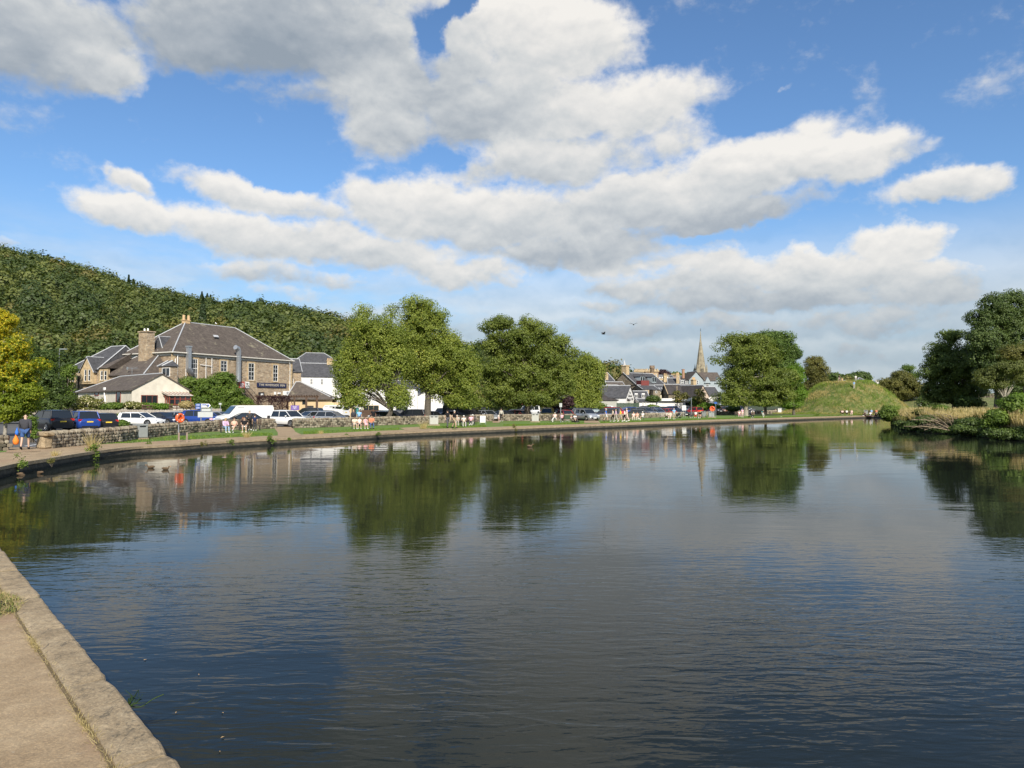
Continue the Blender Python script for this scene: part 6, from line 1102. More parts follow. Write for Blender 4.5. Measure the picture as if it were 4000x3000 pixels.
TY = dict(hatch=(4.15, 1.76, 1.48, .92, -1.98, 1.15, -1.50, .22), suv=(4.55, 1.86, 1.66, 1.04, -2.18, 1.28, -1.80, .42), sedan=(4.65, 1.80, 1.43, .92, -1.80, 1.2, -.95, .25), estate=(4.65, 1.80, 1.45, .92, -2.22, 1.2, -1.92, .25), big=(4.9, 1.95, 1.78, 1.12, -2.38, 1.35, -2.0, .55), mpv=(4.6, 1.84, 1.70, .98, -2.22, 1.7, -2.05, .75))
def car_proto(ty):
    L_, W, Hh, belt, b0, b1, t0, t1 = TY[ty]; w_ = W / 2; r_ = empty('parked_car', (0, 0, 0)); mb = MB(); F = L_ / 2
    st_ = [(-F, .84, .34, belt * .74), (-F + .05, .93, .24, belt * .90), (-F + .22, .98, .19, belt * .985), (b0 + .35, 1, .18, belt + .005), (0, 1, .18, belt), (b1 - .1, 1, .18, belt * .985), (b1 + (F - b1) * .5, .985, .18, belt * .90), (F - .25, .95, .20, belt * .80), (F - .07, .88, .24, belt * .68), (F, .78, .32, belt * .56)]
    vs = []
    for x, k, zl, zt_ in st_:
        a = w_ * k; zm = (zl + zt_) / 2; vs += [(x, -a * .86, zl), (x, -a * .985, zl + .08), (x, -a, zm), (x, -a * .95, zt_ - .06), (x, -a * .82, zt_), (x, 0, zt_ + .03), (x, a * .82, zt_), (x, a * .95, zt_ - .06), (x, a, zm), (x, a * .985, zl + .08), (x, a * .86, zl)]
    n = 11; mb.add(vs, [(i * n + k, i * n + (k + 1) % n, (i + 1) * n + (k + 1) % n, (i + 1) * n + k) for i in range(len(st_) - 1) for k in range(n)], 0, True); mb.add(vs[:n], [tuple(range(n))]); mb.add(vs[-n:], [tuple(range(n))[::-1]])
    rw, gw = w_ * .74, w_ * .90; zr = Hh
    rp_ = [(t0 - .05, zr - .05), (t0 + .25, zr - .005), ((t0 + t1) / 2, zr + .012), (t1 - .12, zr - .01), (t1 + .04, zr - .06)]; vs = []
    for x, z_ in rp_: vs += [(x, -rw - .03, z_ - .045), (x, -rw * .9, z_), (x, 0, z_ + .02), (x, rw * .9, z_), (x, rw + .03, z_ - .045)]
    mb.add(vs, [(i * 5 + k, i * 5 + k + 1, (i + 1) * 5 + k + 1, (i + 1) * 5 + k) for i in range(4) for k in range(4)], 0, True)
    for s_ in (-1, 1):
        for xb, xt, rr in ((b0 + .12, t0, .055), (b1 - .02, t1, .035), ((b0 + .12) * .3 + b1 * .7 - .75, (t0 * .38 + t1 * .62) - .1, .03)): mb.tube([(xb, s_ * gw * .985, belt - .02), (xt, s_ * (rw + .02), zr - .05)], rr, 5)
        mb.tube([(t0, s_ * (rw + .02), zr - .06), (t1, s_ * (rw + .02), zr - .06)], .035, 5)
        if ty in ('estate', 'suv', 'big', 'mpv'): mb.add([(b0 + .08, s_ * gw, belt), (b0 + .50, s_ * gw, belt), (t0 + .30, s_ * (rw + .025), zr - .06), (t0 - .02, s_ * (rw + .025), zr - .06)], [(0, 1, 2, 3)])
    mb.obj('body', PAINT['black'], r_)
    g = MB(); g.add([(b0 + .08, -gw, belt - .03), (b1, -gw, belt - .05), (b1, gw, belt - .05), (b0 + .08, gw, belt - .03), (t0, -rw, zr - .04), (t1, -rw, zr - .04), (t1, rw, zr - .04), (t0, rw, zr - .04)], [(0, 1, 5, 4), (1, 2, 6, 5), (2, 3, 7, 6), (3, 0, 4, 7), (4, 5, 6, 7)]); g.obj('window', M_cg, r_)
    finish_car(r_, L_, W, belt, F); return r_
def finish_car(r_, L_, W, belt, F, wr=.335):
    w_ = W / 2; tr = MB(); xs = (-F + .85 if L_ < 5 else -F + 1.0, F - .88)
    for s_ in (-1, 1):
        for x in xs: tr.cyl((x, s_ * (w_ - .045), wr + .01), wr + .075, .10, 16, axis='Y')
        tr.box((sum(xs) / 2, s_ * (w_ - .03), .22), (xs[1] - xs[0] - .7, .08, .12))
    tr.box((F - .06, 0, .36), (.12, W * .62, .2)); tr.box((-F + .06, 0, .32), (.12, W * .7, .14)); tr.box((F - .10, 0, belt * .60), (.14, W * .4, .10)); tr.obj('trim', M_trim, r_)
    for s_ in (-1, 1):
        for x in xs:
            wm_ = MB(); wm_.cyl((0, 0, 0), wr, .22, 18, axis='Y'); o = wm_.obj('wheel', M_tyre, r_); o.location = (x, s_ * (w_ - .10), wr)
            rm = MB(); rm.cyl((0, s_ * .112, 0), wr * .30, .02, 10, axis='Y'); [rm.box((wr * .38 * math.cos(q), s_ * .114, wr * .38 * math.sin(q)), (wr * .62, .02, .055), 0, 0, 1, 0, -q) for q in np.arange(5) * 1.2566]; rm.tube([(wr * .68 * math.cos(t), s_ * .113, wr * .68 * math.sin(t)) for t in np.linspace(0, 2 * math.pi, 15)], .02, 4); rm.obj('rim', M_rim, o)
        h_ = MB(); h_.box((F - .17, s_ * w_ * .70, belt * .70), (.26, w_ * .36, .13), -s_ * .35); h_.obj('headlight', M_hl, r_)
        t_ = MB(); t_.box((-F + .10, s_ * w_ * .78, belt * .86), (.16, w_ * .30, .17), s_ * .3); t_.obj('tail_light', M_tl, r_)
        m_ = MB(); m_.ell((L_ * .17, s_ * (w_ + .07), belt + .06), (.08, .11, .07), 8, 5); m_.obj('mirror', PAINT['black'], r_)
    p_ = MB(); p_.box((F - .0, 0, .40), (.03, .5, .11)); p_.obj('number_plate', M_pw, r_); p_ = MB(); p_.box((-F - .0, 0, belt * .72), (.04, .5, .11)); p_.obj('number_plate', M_py, r_)
def van_proto(windows):
    r_ = empty('parked_van', (0, 0, 0)); L_, W, Hh = 5.0, 1.95, 1.97; F = L_ / 2; w_ = W / 2; mb = MB(); pr = [(-F, .3), (-F, 1.75), (-F + .12, Hh), (.85, Hh), (1.05, Hh - .04), (1.75, 1.12), (2.35, .95), (F, .75), (F, .3)]; n = len(pr)
    vs = [(x, -w_ * (.9 if z_ > 1.2 else 1), z_) for x, z_ in pr] + [(x, w_ * (.9 if z_ > 1.2 else 1), z_) for x, z_ in pr]; mid = [(x, -w_, min(z_, 1.1)) for x, z_ in pr]
    mb.add(vs, [(i, i + 1, n + i + 1, n + i) for i in range(n - 1)] + [(n - 1, 0, n, 2 * n - 1)]); mb.add([vs[i] for i in range(n)], [tuple(range(n))]); mb.add([vs[n + i] for i in range(n)], [tuple(range(n))[::-1]]); mb.obj('body', PAINT['white'], r_)
    g = MB()
    g.add([(1.10, -w_ * .84, Hh - .09), (1.72, -w_ * .90, 1.17), (1.72, w_ * .90, 1.17), (1.10, w_ * .84, Hh - .09)], [(0, 1, 2, 3)]); g.v = [(x + .03, y, z_ + .03) for x, y, z_ in g.v]
    for s_ in (-1, 1):
        y_ = s_ * (w_ * .905 + .02); g.add([(.35, y_, 1.18), (1.45, y_ * 1.02, 1.18), (.95, y_, 1.78), (.35, y_, 1.78)], [(0, 1, 2, 3)])
        if windows: g.box((-.45, y_, 1.48), (1.05, .03, .55)); g.box((-1.65, y_, 1.48), (1.1, .03, .55))
    if windows: g.box((-F - .01, 0, 1.45), (.04, 1.3, .5))
    g.obj('window', M_cg, r_); finish_car(r_, L_, W, 1.15, F, .34); return r_
PROT = {k: car_proto(k) for k in TY}; PROT['van'] = van_proto(False); PROT['minibus'] = van_proto(True); USED = set()
bpy.context.view_layer.update(); index_kids(); PK = dict(KIDS)
def car_fix(sx, D, rel):
    w_ = wall_D(sx)
    if sx > 1850:
        if -140 < rel < -110: rel -= 20
        if sx > 2320: D = w_ + 4 + max(0, D - 98) * .6
    if sx not in (1128, 2290) and w_: D = max(D, w_ + 3.4)
    return D, rel
def place_car(ty, sx, D, rel, colr, label, group='cars in the car park', z=G + .012, cat=None, sc=1.0):
    r_ = PROT[ty]
    KIDS.clear(); KIDS.update(PK)
    if ty in USED: r_ = copy_tree(r_)
    USED.add(ty); D, rel = car_fix(sx, D, rel); p = PD(sx, 1500, D); va = math.atan2(p.y, p.x); r_.location = (p.x, p.y, park_z(sx, D)); r_.rotation_euler = (0, 0, va + R(rel)); r_.scale = (sc, sc, sc)
    tag(r_, label, cat or ('van' if ty in ('van', 'minibus') else 'car'), group)
    for o in [q for q in bpy.data.objects[-60:] if q.parent == r_] if False else [q for q in r_.children]:
        if o.name.split('.')[0] in ('body', 'mirror'): o.material_slots[0].link = 'OBJECT'; o.material_slots[0].material = PAINT[colr]
    return r_
CARS = [('big', 200, 62, 22, 'black', 'black estate car seen from behind, leftmost parked beside the man'), ('suv', 318, 63.5, 18, 'brightblue', 'blue crossover with its rear to the river between two black cars'), ('hatch', 403, 65.5, 14, 'black', 'black hatchback seen from behind, right of the blue crossover'),
 ('estate', 552, 74, -128, 'white', 'white estate car with lowered alloy wheels behind the single bin'), ('sedan', 640, 78, -135, 'navy', 'dark blue saloon nose to the wall right of the white estate'), ('hatch', 716, 79, -138, 'silver', 'silver car partly behind the orange life ring'), ('suv', 792, 78, -128, 'brightblue', 'bright blue crossover behind the road signs'), ('sedan', 860, 86, -125, 'silver', 'silver saloon between the road signs and the white van'),
 ('sedan', 952, 71, 98, 'black', 'black low car behind the people on the busy bench'), ('suv', 1128, 73, -140, 'white', 'white crossover parked in the first wall gap'), ('hatch', 1118, 108, -120, 'silver', 'small silver car with open door before the terrace screen'), ('hatch', 1093, 110, 60, 'black', 'dark small car beside the green wheelie bin'), ('big', 1205, 112, 62, 'black', 'black off roader seen from behind beneath the pergola end'),
 ('estate', 1212, 88, 130, 'silver', 'silver estate low behind the middle wall left of the grey hatchback'), ('hatch', 1262, 97, 140, 'charcoal', 'dark roofed car between two silver cars by the white minibus'), ('hatch', 1300, 84, -120, 'silver', 'silver grey hatchback behind the middle wall under the white minibus'),
 ('hatch', 1512, 80, -125, 'charcoal', 'dark hatchback behind the leaning birch trunk'), ('estate', 1500, 104, 130, 'teal', 'pale green estate roof beyond the dark hatchback at the birch'), ('sedan', 1552, 99, -125, 'navy', 'navy saloon in the second row between the birch trunks'), ('suv', 1605, 90, 70, 'black', 'black off roader between the two birch trunks'), ('sedan', 1672, 92, 120, 'grey', 'grey car behind the straight birch trunk'),
 ('suv', 1730, 104, 160, 'grey', 'grey crossover left of the black van by the white gable'), ('sedan', 1772, 88, -105, 'navy', 'dark saloon before the black van'), ('hatch', 1905, 88, -128, 'silver', 'silver blue hatchback nose in the narrow wall gap by the advertising board'), ('sedan', 1960, 98, 130, 'navy', 'navy car behind the person at the narrow gap'), ('estate', 2005, 108, 120, 'black', 'black estate left of the alder trunk'), ('hatch', 2035, 97, -120, 'maroon', 'maroon hatchback just left of the alder trunk'),
 ('mpv', 2068, 120, 150, 'white', 'white people carrier behind the alder trunk'), ('mpv', 2138, 108, 175, 'yellow', 'yellow car right of the second double bin'), ('suv', 2188, 130, 120, 'black', 'black car under the purple shrub'), ('suv', 2228, 132, 150, 'brightblue', 'bright blue car beyond the two signs on one pole'), ('suv', 2262, 112, 120, 'black', 'black tall car directly behind the silver crossover'), ('hatch', 2212, 104, 200, 'red', 'small red car beside the purple shrub'), ('suv', 2290, 102, -128, 'silver', 'silver crossover in the wall gap beside the mobility scooter'),
 ('estate', 2305, 128, -125, 'teal', 'pale blue estate behind the silver crossover'), ('mpv', 2372, 95, 95, 'navy', 'navy people carrier behind the man in the blue shirt'), ('suv', 2402, 111, -115, 'red', 'red off roader behind the group of walkers'), ('hatch', 2448, 120, 110, 'blue', 'dark blue car in the row behind the walker with dark hair'), ('estate', 2484, 118, -120, 'silver', 'silver estate in the row before the dark green hoarding'), ('hatch', 2476, 97, 95, 'charcoal', 'charcoal hatchback low behind the wall above the pink pair'), ('suv', 2522, 104, -115, 'grey', 'grey crossover with a blue side window before the clipped tree'),
 ('hatch', 2570, 101, -122, 'lightblue', 'steel blue hatchback left of the red one by the wall'), ('sedan', 2560, 124, -120, 'silver', 'silver roofed saloon in the far row beneath the clipped tree'), ('hatch', 2598, 122, -125, 'black', 'black hatchback in the far row before the white shop'), ('hatch', 2616, 102, -120, 'red', 'red hatchback behind the standing person in pale blue'), ('sedan', 2658, 98, -150, 'black', 'black saloon filling the gap beside the lamp post'), ('hatch', 2632, 128, -120, 'blue', 'blue car roof in the far row at the shop doorway'), ('suv', 2712, 107, 35, 'red', 'red car seen from behind left of the far life ring'),
 ('hatch', 2757, 110, -122, 'red', 'second red hatchback directly left of the far life ring'), ('sedan', 2795, 120, -128, 'black', 'black car nose right of the far life ring'), ('suv', 2822, 113, -150, 'bronze', 'bronze and black car behind the grey bins wall'), ('hatch', 2850, 122, -125, 'teal', 'pale grey car before the trailing bush'), ('sedan', 2885, 116, -122, 'silver', 'silver saloon last in the row left of the alder trunk'), ('suv', 2830, 135, -122, 'black', 'black car in the last row under the big alder branch'), ('sedan', 2905, 132, -120, 'charcoal', 'charcoal car in the deep shade at the alder trunk'), ('estate', 2700, 130, -90, 'white', 'white roofed estate beyond the red car seen from behind'), ('estate', 2352, 134, 95, 'white', 'white roofed car in the far row behind the navy people carrier'), ('sedan', 2508, 133, 95, 'navy', 'navy saloon roof in front of the dark green hoarding'), ('estate', 2746, 133, -90, 'charcoal', 'charcoal estate in the far row under the yellow green bush')]
for c in CARS: place_car(*c)
place_car('van', 958, 76, 108, 'white', 'large white panel van behind the busy bench', 'vans in the car park', sc=1.10); place_car('minibus', 1303, 128, 52, 'white', 'white minibus seen from behind beside the white houses', 'vans in the car park', sc=1.12)
place_car('van', 1812, 99, -98, 'black', 'black van parked beyond the seated group under the birch', 'vans in the car park', sc=1.12)
# bring the protos that were never used out of the way
for k, r_ in PROT.items():
    if k not in USED:
        for q in list(r_.children_recursive): bpy.data.objects.remove(q)
        bpy.data.objects.remove(r_)
# ================================================================ people
def skin_mesh(name, nodes, edges, root=0, sub=1):
    me = bpy.data.meshes.new(name); me.from_pydata([n[0] for n in nodes], edges, []); o = bpy.data.objects.new('tmp_skin', me); COL.objects.link(o)
    m = o.modifiers.new('Skin', 'SKIN'); m.use_smooth_shade = True
    for i, n in enumerate(nodes): sv = me.skin_vertices[0].data[i]; r_ = n[1]; sv.radius = (r_, r_) if not isinstance(r_, tuple) else r_; sv.use_root = (i == root)
    if sub: o.modifiers.new('Sub', 'SUBSURF').levels = sub; 
    dg = bpy.context.evaluated_depsgraph_get(); dg.update(); out = bpy.data.meshes.new_from_object(o.evaluated_get(dg)); bpy.data.objects.remove(o); bpy.data.meshes.remove(me); out.name = name
    out.polygons.foreach_set('use_smooth', [True] * len(out.polygons)); return out
def V3(*a): return Vector(a)
# poses face -y (towards the viewer); joints for a 1.75 m adult
def pose(kind):
    J = dict(pel=V3(0, 0, .95), wst=V3(0, 0, 1.10), chs=V3(0, 0, 1.30), nck=V3(0, 0, 1.47), hd=V3(0, -.015, 1.60), top=V3(0, -.01, 1.70))
    for s, k in ((-1, 'L'), (1, 'R')):
        J['sh' + k] = V3(s * .19, 0, 1.40); J['el' + k] = V3(s * .25, .03, 1.13); J['wr' + k] = V3(s * .25, -.06, .88); J['hp' + k] = V3(s * .095, 0, .92); J['kn' + k] = V3(s * .11, -.02, .50); J['an' + k] = V3(s * .12, .02, .08); J['toe' + k] = V3(s * .14, -.16, .04)
    if kind == 'walk':
        for k, f in (('L', 1), ('R', -1)): s = -1 if k == 'L' else 1; J['kn' + k] = V3(s * .10, -.16 * f - .04, .51); J['an' + k] = V3(s * .10, -.27 * f + .04, .09 if f > 0 else .14); J['toe' + k] = J['an' + k] + V3(0, -.17, -.03 if f > 0 else -.09); J['el' + k] = V3(s * .24, .14 * f, 1.15); J['wr' + k] = V3(s * .22, .12 * f - .10 + (.0), .92)
    if kind == 'phone':
        for s, k in ((-1, 'L'), (1, 'R')): J['el' + k] = V3(s * .23, -.08, 1.12); J['wr' + k] = V3(s * .07, -.27, 1.18)
        J['hd'] += V3(0, -.05, -.01); J['top'] += V3(0, -.04, -.01)
    if kind in ('sit', 'cross', 'ground', 'lean'):
        dz = -.47 if kind != 'ground' else -.83
        for n in list(J):
            if n[:2] in ('kn', 'an', 'to') and n != 'top': continue
            J[n] = J[n] + V3(0, 0, dz)
        for s, k in ((-1, 'L'), (1, 'R')):
            if kind != 'ground': J['kn' + k] = V3(s * .13, -.42, .50); J['an' + k] = V3(s * .13, -.44, .08); J['toe' + k] = V3(s * .15, -.61, .04); J['wr' + k] = V3(s * .12, -.30, .60); J['el' + k] = V3(s * .26, -.02, .70)
            else: J['kn' + k] = V3(s * .2, -.36, .36); J['an' + k] = V3(s * .08, -.52, .07); J['toe' + k] = V3(s * .1, -.68, .05); J['wr' + k] = V3(s * .13, -.33, .36); J['el' + k] = V3(s * .25, -.08, .36)
        if kind == 'cross': J['knR'] = V3(-.0, -.46, .58); J['anR'] = V3(-.16, -.62, .25); J['toeR'] = V3(-.22, -.77, .24); J['wrL'] = V3(.0, -.33, .66)
        if kind == 'lean':
            for n in ('chs', 'nck', 'hd', 'top', 'shL', 'shR'): J[n] += V3(0, -.12 * (J[n].z - .5) / .6, -.02)
            for s, k in ((-1, 'L'), (1, 'R')): J['wr' + k] = V3(s * .05, -.40, .62); J['el' + k] = V3(s * .22, -.20, .60)
    if kind == 'bend':
        for n, v in dict(wst=V3(0, -.06, 1.06), chs=V3(0, -.24, 1.17), nck=V3(0, -.40, 1.22), hd=V3(0, -.52, 1.20), top=V3(0, -.61, 1.17)).items(): J[n] = v
        for s, k in ((-1, 'L'), (1, 'R')): J['sh' + k] = V3(s * .18, -.34, 1.20); J['el' + k] = V3(s * .2, -.46, .96); J['wr' + k] = V3(s * .16, -.62, .76)
    return J
def chain(nodes, edges, pts, start=None):
    prev = start
    for p, r_ in pts:
        nodes.append((p, r_))
        if prev is not None: edges.append((prev, len(nodes) - 1))
        prev = len(nodes) - 1
    return prev
def body_mesh(J, name, fat=1.0):
    N_, E = [(J['pel'], .125 * fat)], []
    w_ = chain(N_, E, [(J['wst'], .115 * fat), (J['chs'], .135 * fat)], 0); nk = chain(N_, E, [(J['nck'], .055), (J['nck'].lerp(J['hd'], .45), .062), (J['hd'], .088), (J['top'], .066)], w_)
    up = (J['top'] - J['nck']).normalized(); fwd = (V3(0, -1, 0) - up * V3(0, -1, 0).dot(up)).normalized(); chain(N_, E, [(J['hd'] + fwd * .098 - up * .02, .014)], nk - 1)
    for s, k in ((-1, 'L'), (1, 'R')):
        sh = chain(N_, E, [(J['sh' + k], .055), (J['el' + k], .040), (J['wr' + k], .026)], w_); d_ = (J['wr' + k] - J['el' + k]).normalized(); pm = J['wr' + k] + d_ * .07; chain(N_, E, [(pm, .030)], sh); pi = len(N_) - 1
        sd_ = d_.cross(V3(0, -1, 0)); sd_ = sd_.normalized() if sd_.length > .1 else V3(1, 0, 0)
        if sd_.x * s > 0: sd_ = -sd_
        bd = d_.cross(sd_).normalized()
        for q, ln in ((.027, .062), (.009, .074), (-.009, .070), (-.027, .055)): chain(N_, E, [(pm + sd_ * q + d_ * .035, .0095), (pm + sd_ * q * 1.1 + d_ * (.035 + ln * .55) + bd * .008, .0085), (pm + sd_ * q * 1.1 + d_ * (.03 + ln) + bd * .022, .007)], pi)
        chain(N_, E, [(J['wr' + k] + d_ * .03 + sd_ * .035, .011), (J['wr' + k] + d_ * .07 + sd_ * .058, .009)], sh)
        chain(N_, E, [(J['hp' + k], .088 * fat), (J['hp' + k].lerp(J['kn' + k], .5), .072 * fat), (J['kn' + k], .052), (J['kn' + k].lerp(J['an' + k], .35), .050), (J['an' + k], .034), (J['an' + k] * .4 + J['toe' + k] * .6, .034), (J['toe' + k], .026)], 0)
    me = skin_mesh(name, N_, E); side = fwd.cross(up)
    f_ = MB()
    for s in (-1, 1): f_.ell(J['hd'] + fwd * .084 + side * s * .032 + up * .005, (.012, .008, .008), 6, 4); 
    f_.box(J['hd'] + fwd * .080 - up * .055, (.04, .012, .008)); ears = MB(); [ears.ell(J['hd'] + side * s * .088 - up * .01, (.014, .02, .03), 6, 4) for s in (-1, 1)]
    bm = bmesh.new(); bm.from_mesh(me); n0 = len(bm.faces); e1 = ears.mesh(); bm.from_mesh(e1); n1 = len(bm.faces); f1 = f_.mesh(); bm.from_mesh(f1); bm.faces.ensure_lookup_table()
    for i in range(n1, len(bm.faces)): bm.faces[i].material_index = 1
    bm.to_mesh(me); bm.free(); return me
def cloth(J, part, fat=1.0):
    N_, E = [], []; A = lambda *a: None
    if part in ('shirt', 'jacket', 'vest'):
        g_ = .022 if part != 'jacket' else .045; N_ = [(J['pel'] + V3(0, 0, -.02), .135 * fat + g_)]; w_ = chain(N_, E, [(J['wst'], .118 * fat + g_), (J['chs'], .138 * fat + g_), ], 0); chain(N_, E, [(J['nck'].lerp(J['chs'], .25), .062 + g_)], w_)
        for s, k in ((-1, 'L'), (1, 'R')):
            pts = [(J['sh' + k], .062 + g_ * .8)]
            if part == 'shirt': pts += [(J['sh' + k].lerp(J['el' + k], .62), .056 + g_ * .5)]
            if part == 'jacket': pts += [(J['el' + k], .052 + g_ * .4), (J['el' + k].lerp(J['wr' + k], .9), .040 + g_ * .2)]
            chain(N_, E, pts, w_)
    elif part in ('trousers', 'shorts'):
        N_ = [(J['pel'] + V3(0, 0, .03), .142 * fat)]
        for k in 'LR':
            pts = [(J['hp' + k], .105 * fat), (J['hp' + k].lerp(J['kn' + k], .5), .088 * fat)]
            pts += [(J['kn' + k], .070), (J['kn' + k].lerp(J['an' + k], .5), .062), (J['an' + k] + (J['kn' + k] - J['an' + k]) * .08, .054)] if part == 'trousers' else [(J['hp' + k].lerp(J['kn' + k], .86), .088 * fat)]
            chain(N_, E, pts, 0)
    elif part == 'dress':
        N_ = [(J['pel'], .165 * fat)]; w_ = chain(N_, E, [(J['wst'], .13 * fat), (J['chs'], .15 * fat), (J['nck'].lerp(J['chs'], .3), .08)], 0); kn = (J['knL'] + J['knR']) / 2; chain(N_, E, [(J['pel'].lerp(kn, .5), .18), (kn + V3(0, 0, .02), .19), ((kn + V3(0, 0, .02)).lerp((J['anL'] + J['anR']) / 2, .45), .17)], 0)
        for k in 'LR': chain(N_, E, [(J['sh' + k], .075)], 2)
    return skin_mesh(part, N_, E)
def shoe_mesh(J, k):
    mb = MB(); a, t = J['an' + k], J['toe' + k]; d_ = (t - a); d_.normalize(); mb.tube([a - d_ * .05 + V3(0, 0, -.01), a + d_ * .03 + V3(0, 0, -.015), a.lerp(t, .6) + V3(0, 0, .005), t + d_ * .03], [.045, .052, .046, .026], 8); m = mb.mesh('shoe'); return m
def hair_mesh(J, long):
    up = (J['top'] - J['nck']).normalized(); fwd = (V3(0, -1, 0) - up * V3(0, -1, 0).dot(up)).normalized(); c = J['hd'].lerp(J['top'], .55) - fwd * .018; mb = MB(); mb.ell(c, (.094, .102, .085), 12, 8)
    if long == 1: mb.tube([c, c - fwd * .06 - up * .10, c - fwd * .07 - up * .24, c - fwd * .06 - up * .32], [.08, .085, .075, .03], 8)
    return mb.mesh('hair')
SKIN = flat('skin', (.52, .34, .24), .55, var=.06); SKIN2 = flat('dark_skin', (.20, .10, .06), .5); EYE = flat('eye_dark', (.03, .02, .02), .4)
CL_ = {k: flat('cloth_' + k, v, .9, var=.1, scale=20) for k, v in dict(grey=(.09, .09, .10), charcoal=(.05, .05, .058), blue=(.05, .10, .24), navy=(.02, .03, .08), black=(.015, .015, .017), white=(.78, .77, .74), cream=(.68, .60, .48), pink=(.78, .42, .48), lilac=(.60, .42, .58), peach=(.80, .42, .32), coral=(.75, .24, .13), orange=(.85, .24, .04), royal=(.05, .18, .62), sky=(.25, .45, .72), yellow=(.85, .55, .03), khaki=(.33, .27, .18), jeans=(.07, .12, .22), lightjeans=(.30, .42, .55), red=(.55, .04, .03), purple=(.12, .04, .12), palepink=(.80, .58, .52), stone=(.45, .42, .36), green=(.35, .42, .12), brown=(.16, .09, .05), teal=(.08, .26, .26)).items()}
HAIR = {k: flat('hair_' + k, v, .6, var=.2) for k, v in dict(brown=(.07, .035, .018), black=(.015, .012, .01), blond=(.42, .30, .14), grey=(.42, .41, .39), white=(.72, .70, .66), red=(.22, .07, .02)).items()}
PM = {}
def getm(kind, part, fat=1.0):
    key = (kind, part, fat)
    if key not in PM:
        J = pose(kind); PM[key] = body_mesh(J, 'person_body', fat) if part == 'body' else (shoe_mesh(J, part[-1]) if part.startswith('shoe') else (hair_mesh(J, 1 if part == 'hair1' else 0) if part.startswith('hair') else cloth(J, part, fat)))
    return PM[key]
def person(kind, pos, face, top, bottom, hair, label, shoe='white', hat=None, h_=1.75, fat=1.0, z=None, skin=None, name='person', cat='person', group=None, tt='shirt', bt='trousers', long=0):
    p = Vector(pos) if len(pos) == 3 else P(pos[0], pos[1]); va = math.atan2(p.y, p.x) - R(90); s = h_ / 1.75; r_ = empty(name, p, va + R(face), label, cat, group); r_.scale = (s, s, s)
    def put(nm, me, mats):
        o = bpy.data.objects.new(nm, me); COL.objects.link(o); o.parent = r_
        while len(me.materials) < len(mats): me.materials.append(mats[len(me.materials)])
        for i, m in enumerate(mats): o.material_slots[i].link = 'OBJECT'; o.material_slots[i].material = m
        return o
    put('body', getm(kind, 'body', fat), [skin or SKIN, EYE])
    if bt == 'dress': put('dress', getm(kind, 'dress', fat), [CL_[top]])
    else: put(tt, getm(kind, tt, fat), [CL_[top]]); put(bt, getm(kind, bt, fat), [CL_[bottom]])
    for k in 'LR': put('shoe', getm(kind, 'shoe' + k), [CL_[shoe]])
    if hair: put('hair', getm(kind, 'hair1' if long else 'hair0'), [HAIR[hair]])
    if hat: 
        J = pose(kind); mb = MB(); mb.ell(J['top'] + V3(0, .0, -.02), (.105, .115, .07), 10, 6); mb.box(J['top'] + V3(0, -.13, -.045), (.15, .13, .015)); mb.obj('cap', CL_[hat], r_)
    return r_
person('walk', (97, 1757.5), 168, 'charcoal', 'blue', None, 'bald man in dark jacket and blue shorts walking away at the left edge', 'black', h_=1.80, fat=1.12, tt='jacket', bt='shorts')
mn = P(97, 1757.5)
hd_ = MB(); hd_.ell((0, 0, 0), (.13, .10, .09), 10, 6)
def bag(sx, sy0, sy1, D, wpx, mat, name, label):
    a_, b_ = PD(sx, sy0, D), PD(sx, sy1, D); h_ = a_.z - b_.z; r_ = empty(name, (b_.x, b_.y, b_.z), 0, label, 'bag'); w_ = m_px(wpx, D); mb = MB(); mb.tube([(0, 0, 0), (0, 0, h_ * .12), (0, 0, h_ * .45), (0, 0, h_ * .8), (0, 0, h_)], [w_ * .22, w_ * .46, w_ * .5, w_ * .22, w_ * .1], 10); mb.obj('sack', mat, r_); m2 = MB(); m2.tube([(-.04, 0, h_ * .9), (-.03, 0, h_ * 1.15), (.03, 0, h_ * 1.15), (.04, 0, h_ * .9)], .008, 4); m2.obj('handle', mat, r_)
bag(62, 1698, 1737, mn.y - .05, 22, CL_['orange'], 'carrier_bag', 'full orange carrier bag hanging from the hand of the man'); bag(66, 1673, 1699, mn.y - .12, 13, CL_['royal'], 'carrier_bag', 'blue bag held above the orange carrier bag')
M_bench = flat('bench_timber', (.085, .06, .045), .8, var=.3, scale=9)
def bench(sx, sy, face, label, wd=1.75, mat=None, z=None, pos=None):
    p = Vector(pos) if pos else P(sx, sy); va = math.atan2(p.y, p.x) - R(90); r_ = empty('bench', p, va + R(face), label, 'bench', 'benches along the riverside'); m = mat or M_bench
    mb = MB(); [mb.box((0, -.18 + k * .12, .43), (wd, .10, .035)) for k in range(4)]; mb.obj('seat', m, r_); mb = MB(); [mb.box((0, .27 + k * .02, .55 + k * .10), (wd, .03, .075)) for k in range(5)]; mb.obj('backrest', m, r_)
    for s in (-1, 1): mb = MB(); mb.box((s * wd * .44, -.15, .21), (.06, .06, .42)); mb.box((s * wd * .44, .24, .46), (.06, .06, .92), 0, 0, 1, -.08); mb.box((s * wd * .44, .05, .39), (.06, .42, .05)); mb.box((s * wd * .44, 0, .64), (.06, .5, .04)); mb.obj('leg', M_blk, r_)
    return r_
def seated(b_, items, group=None):
    for (off, kind, turn, top, bottom, hair, label, kw) in items:
        M_ = Matrix.Translation(b_.location) @ b_.rotation_euler.to_matrix().to_4x4(); q = M_ @ Vector((off, .05, 0)); va = math.atan2(q.y, q.x) - R(90); person(kind, (q.x, q.y, q.z), math.degrees(b_.rotation_euler.z - va) + turn, top, bottom, hair, label, **kw)
b1 = bench(916, 1690, 6, 'dark slatted bench with two women and a man in front of the wall', 2.3)
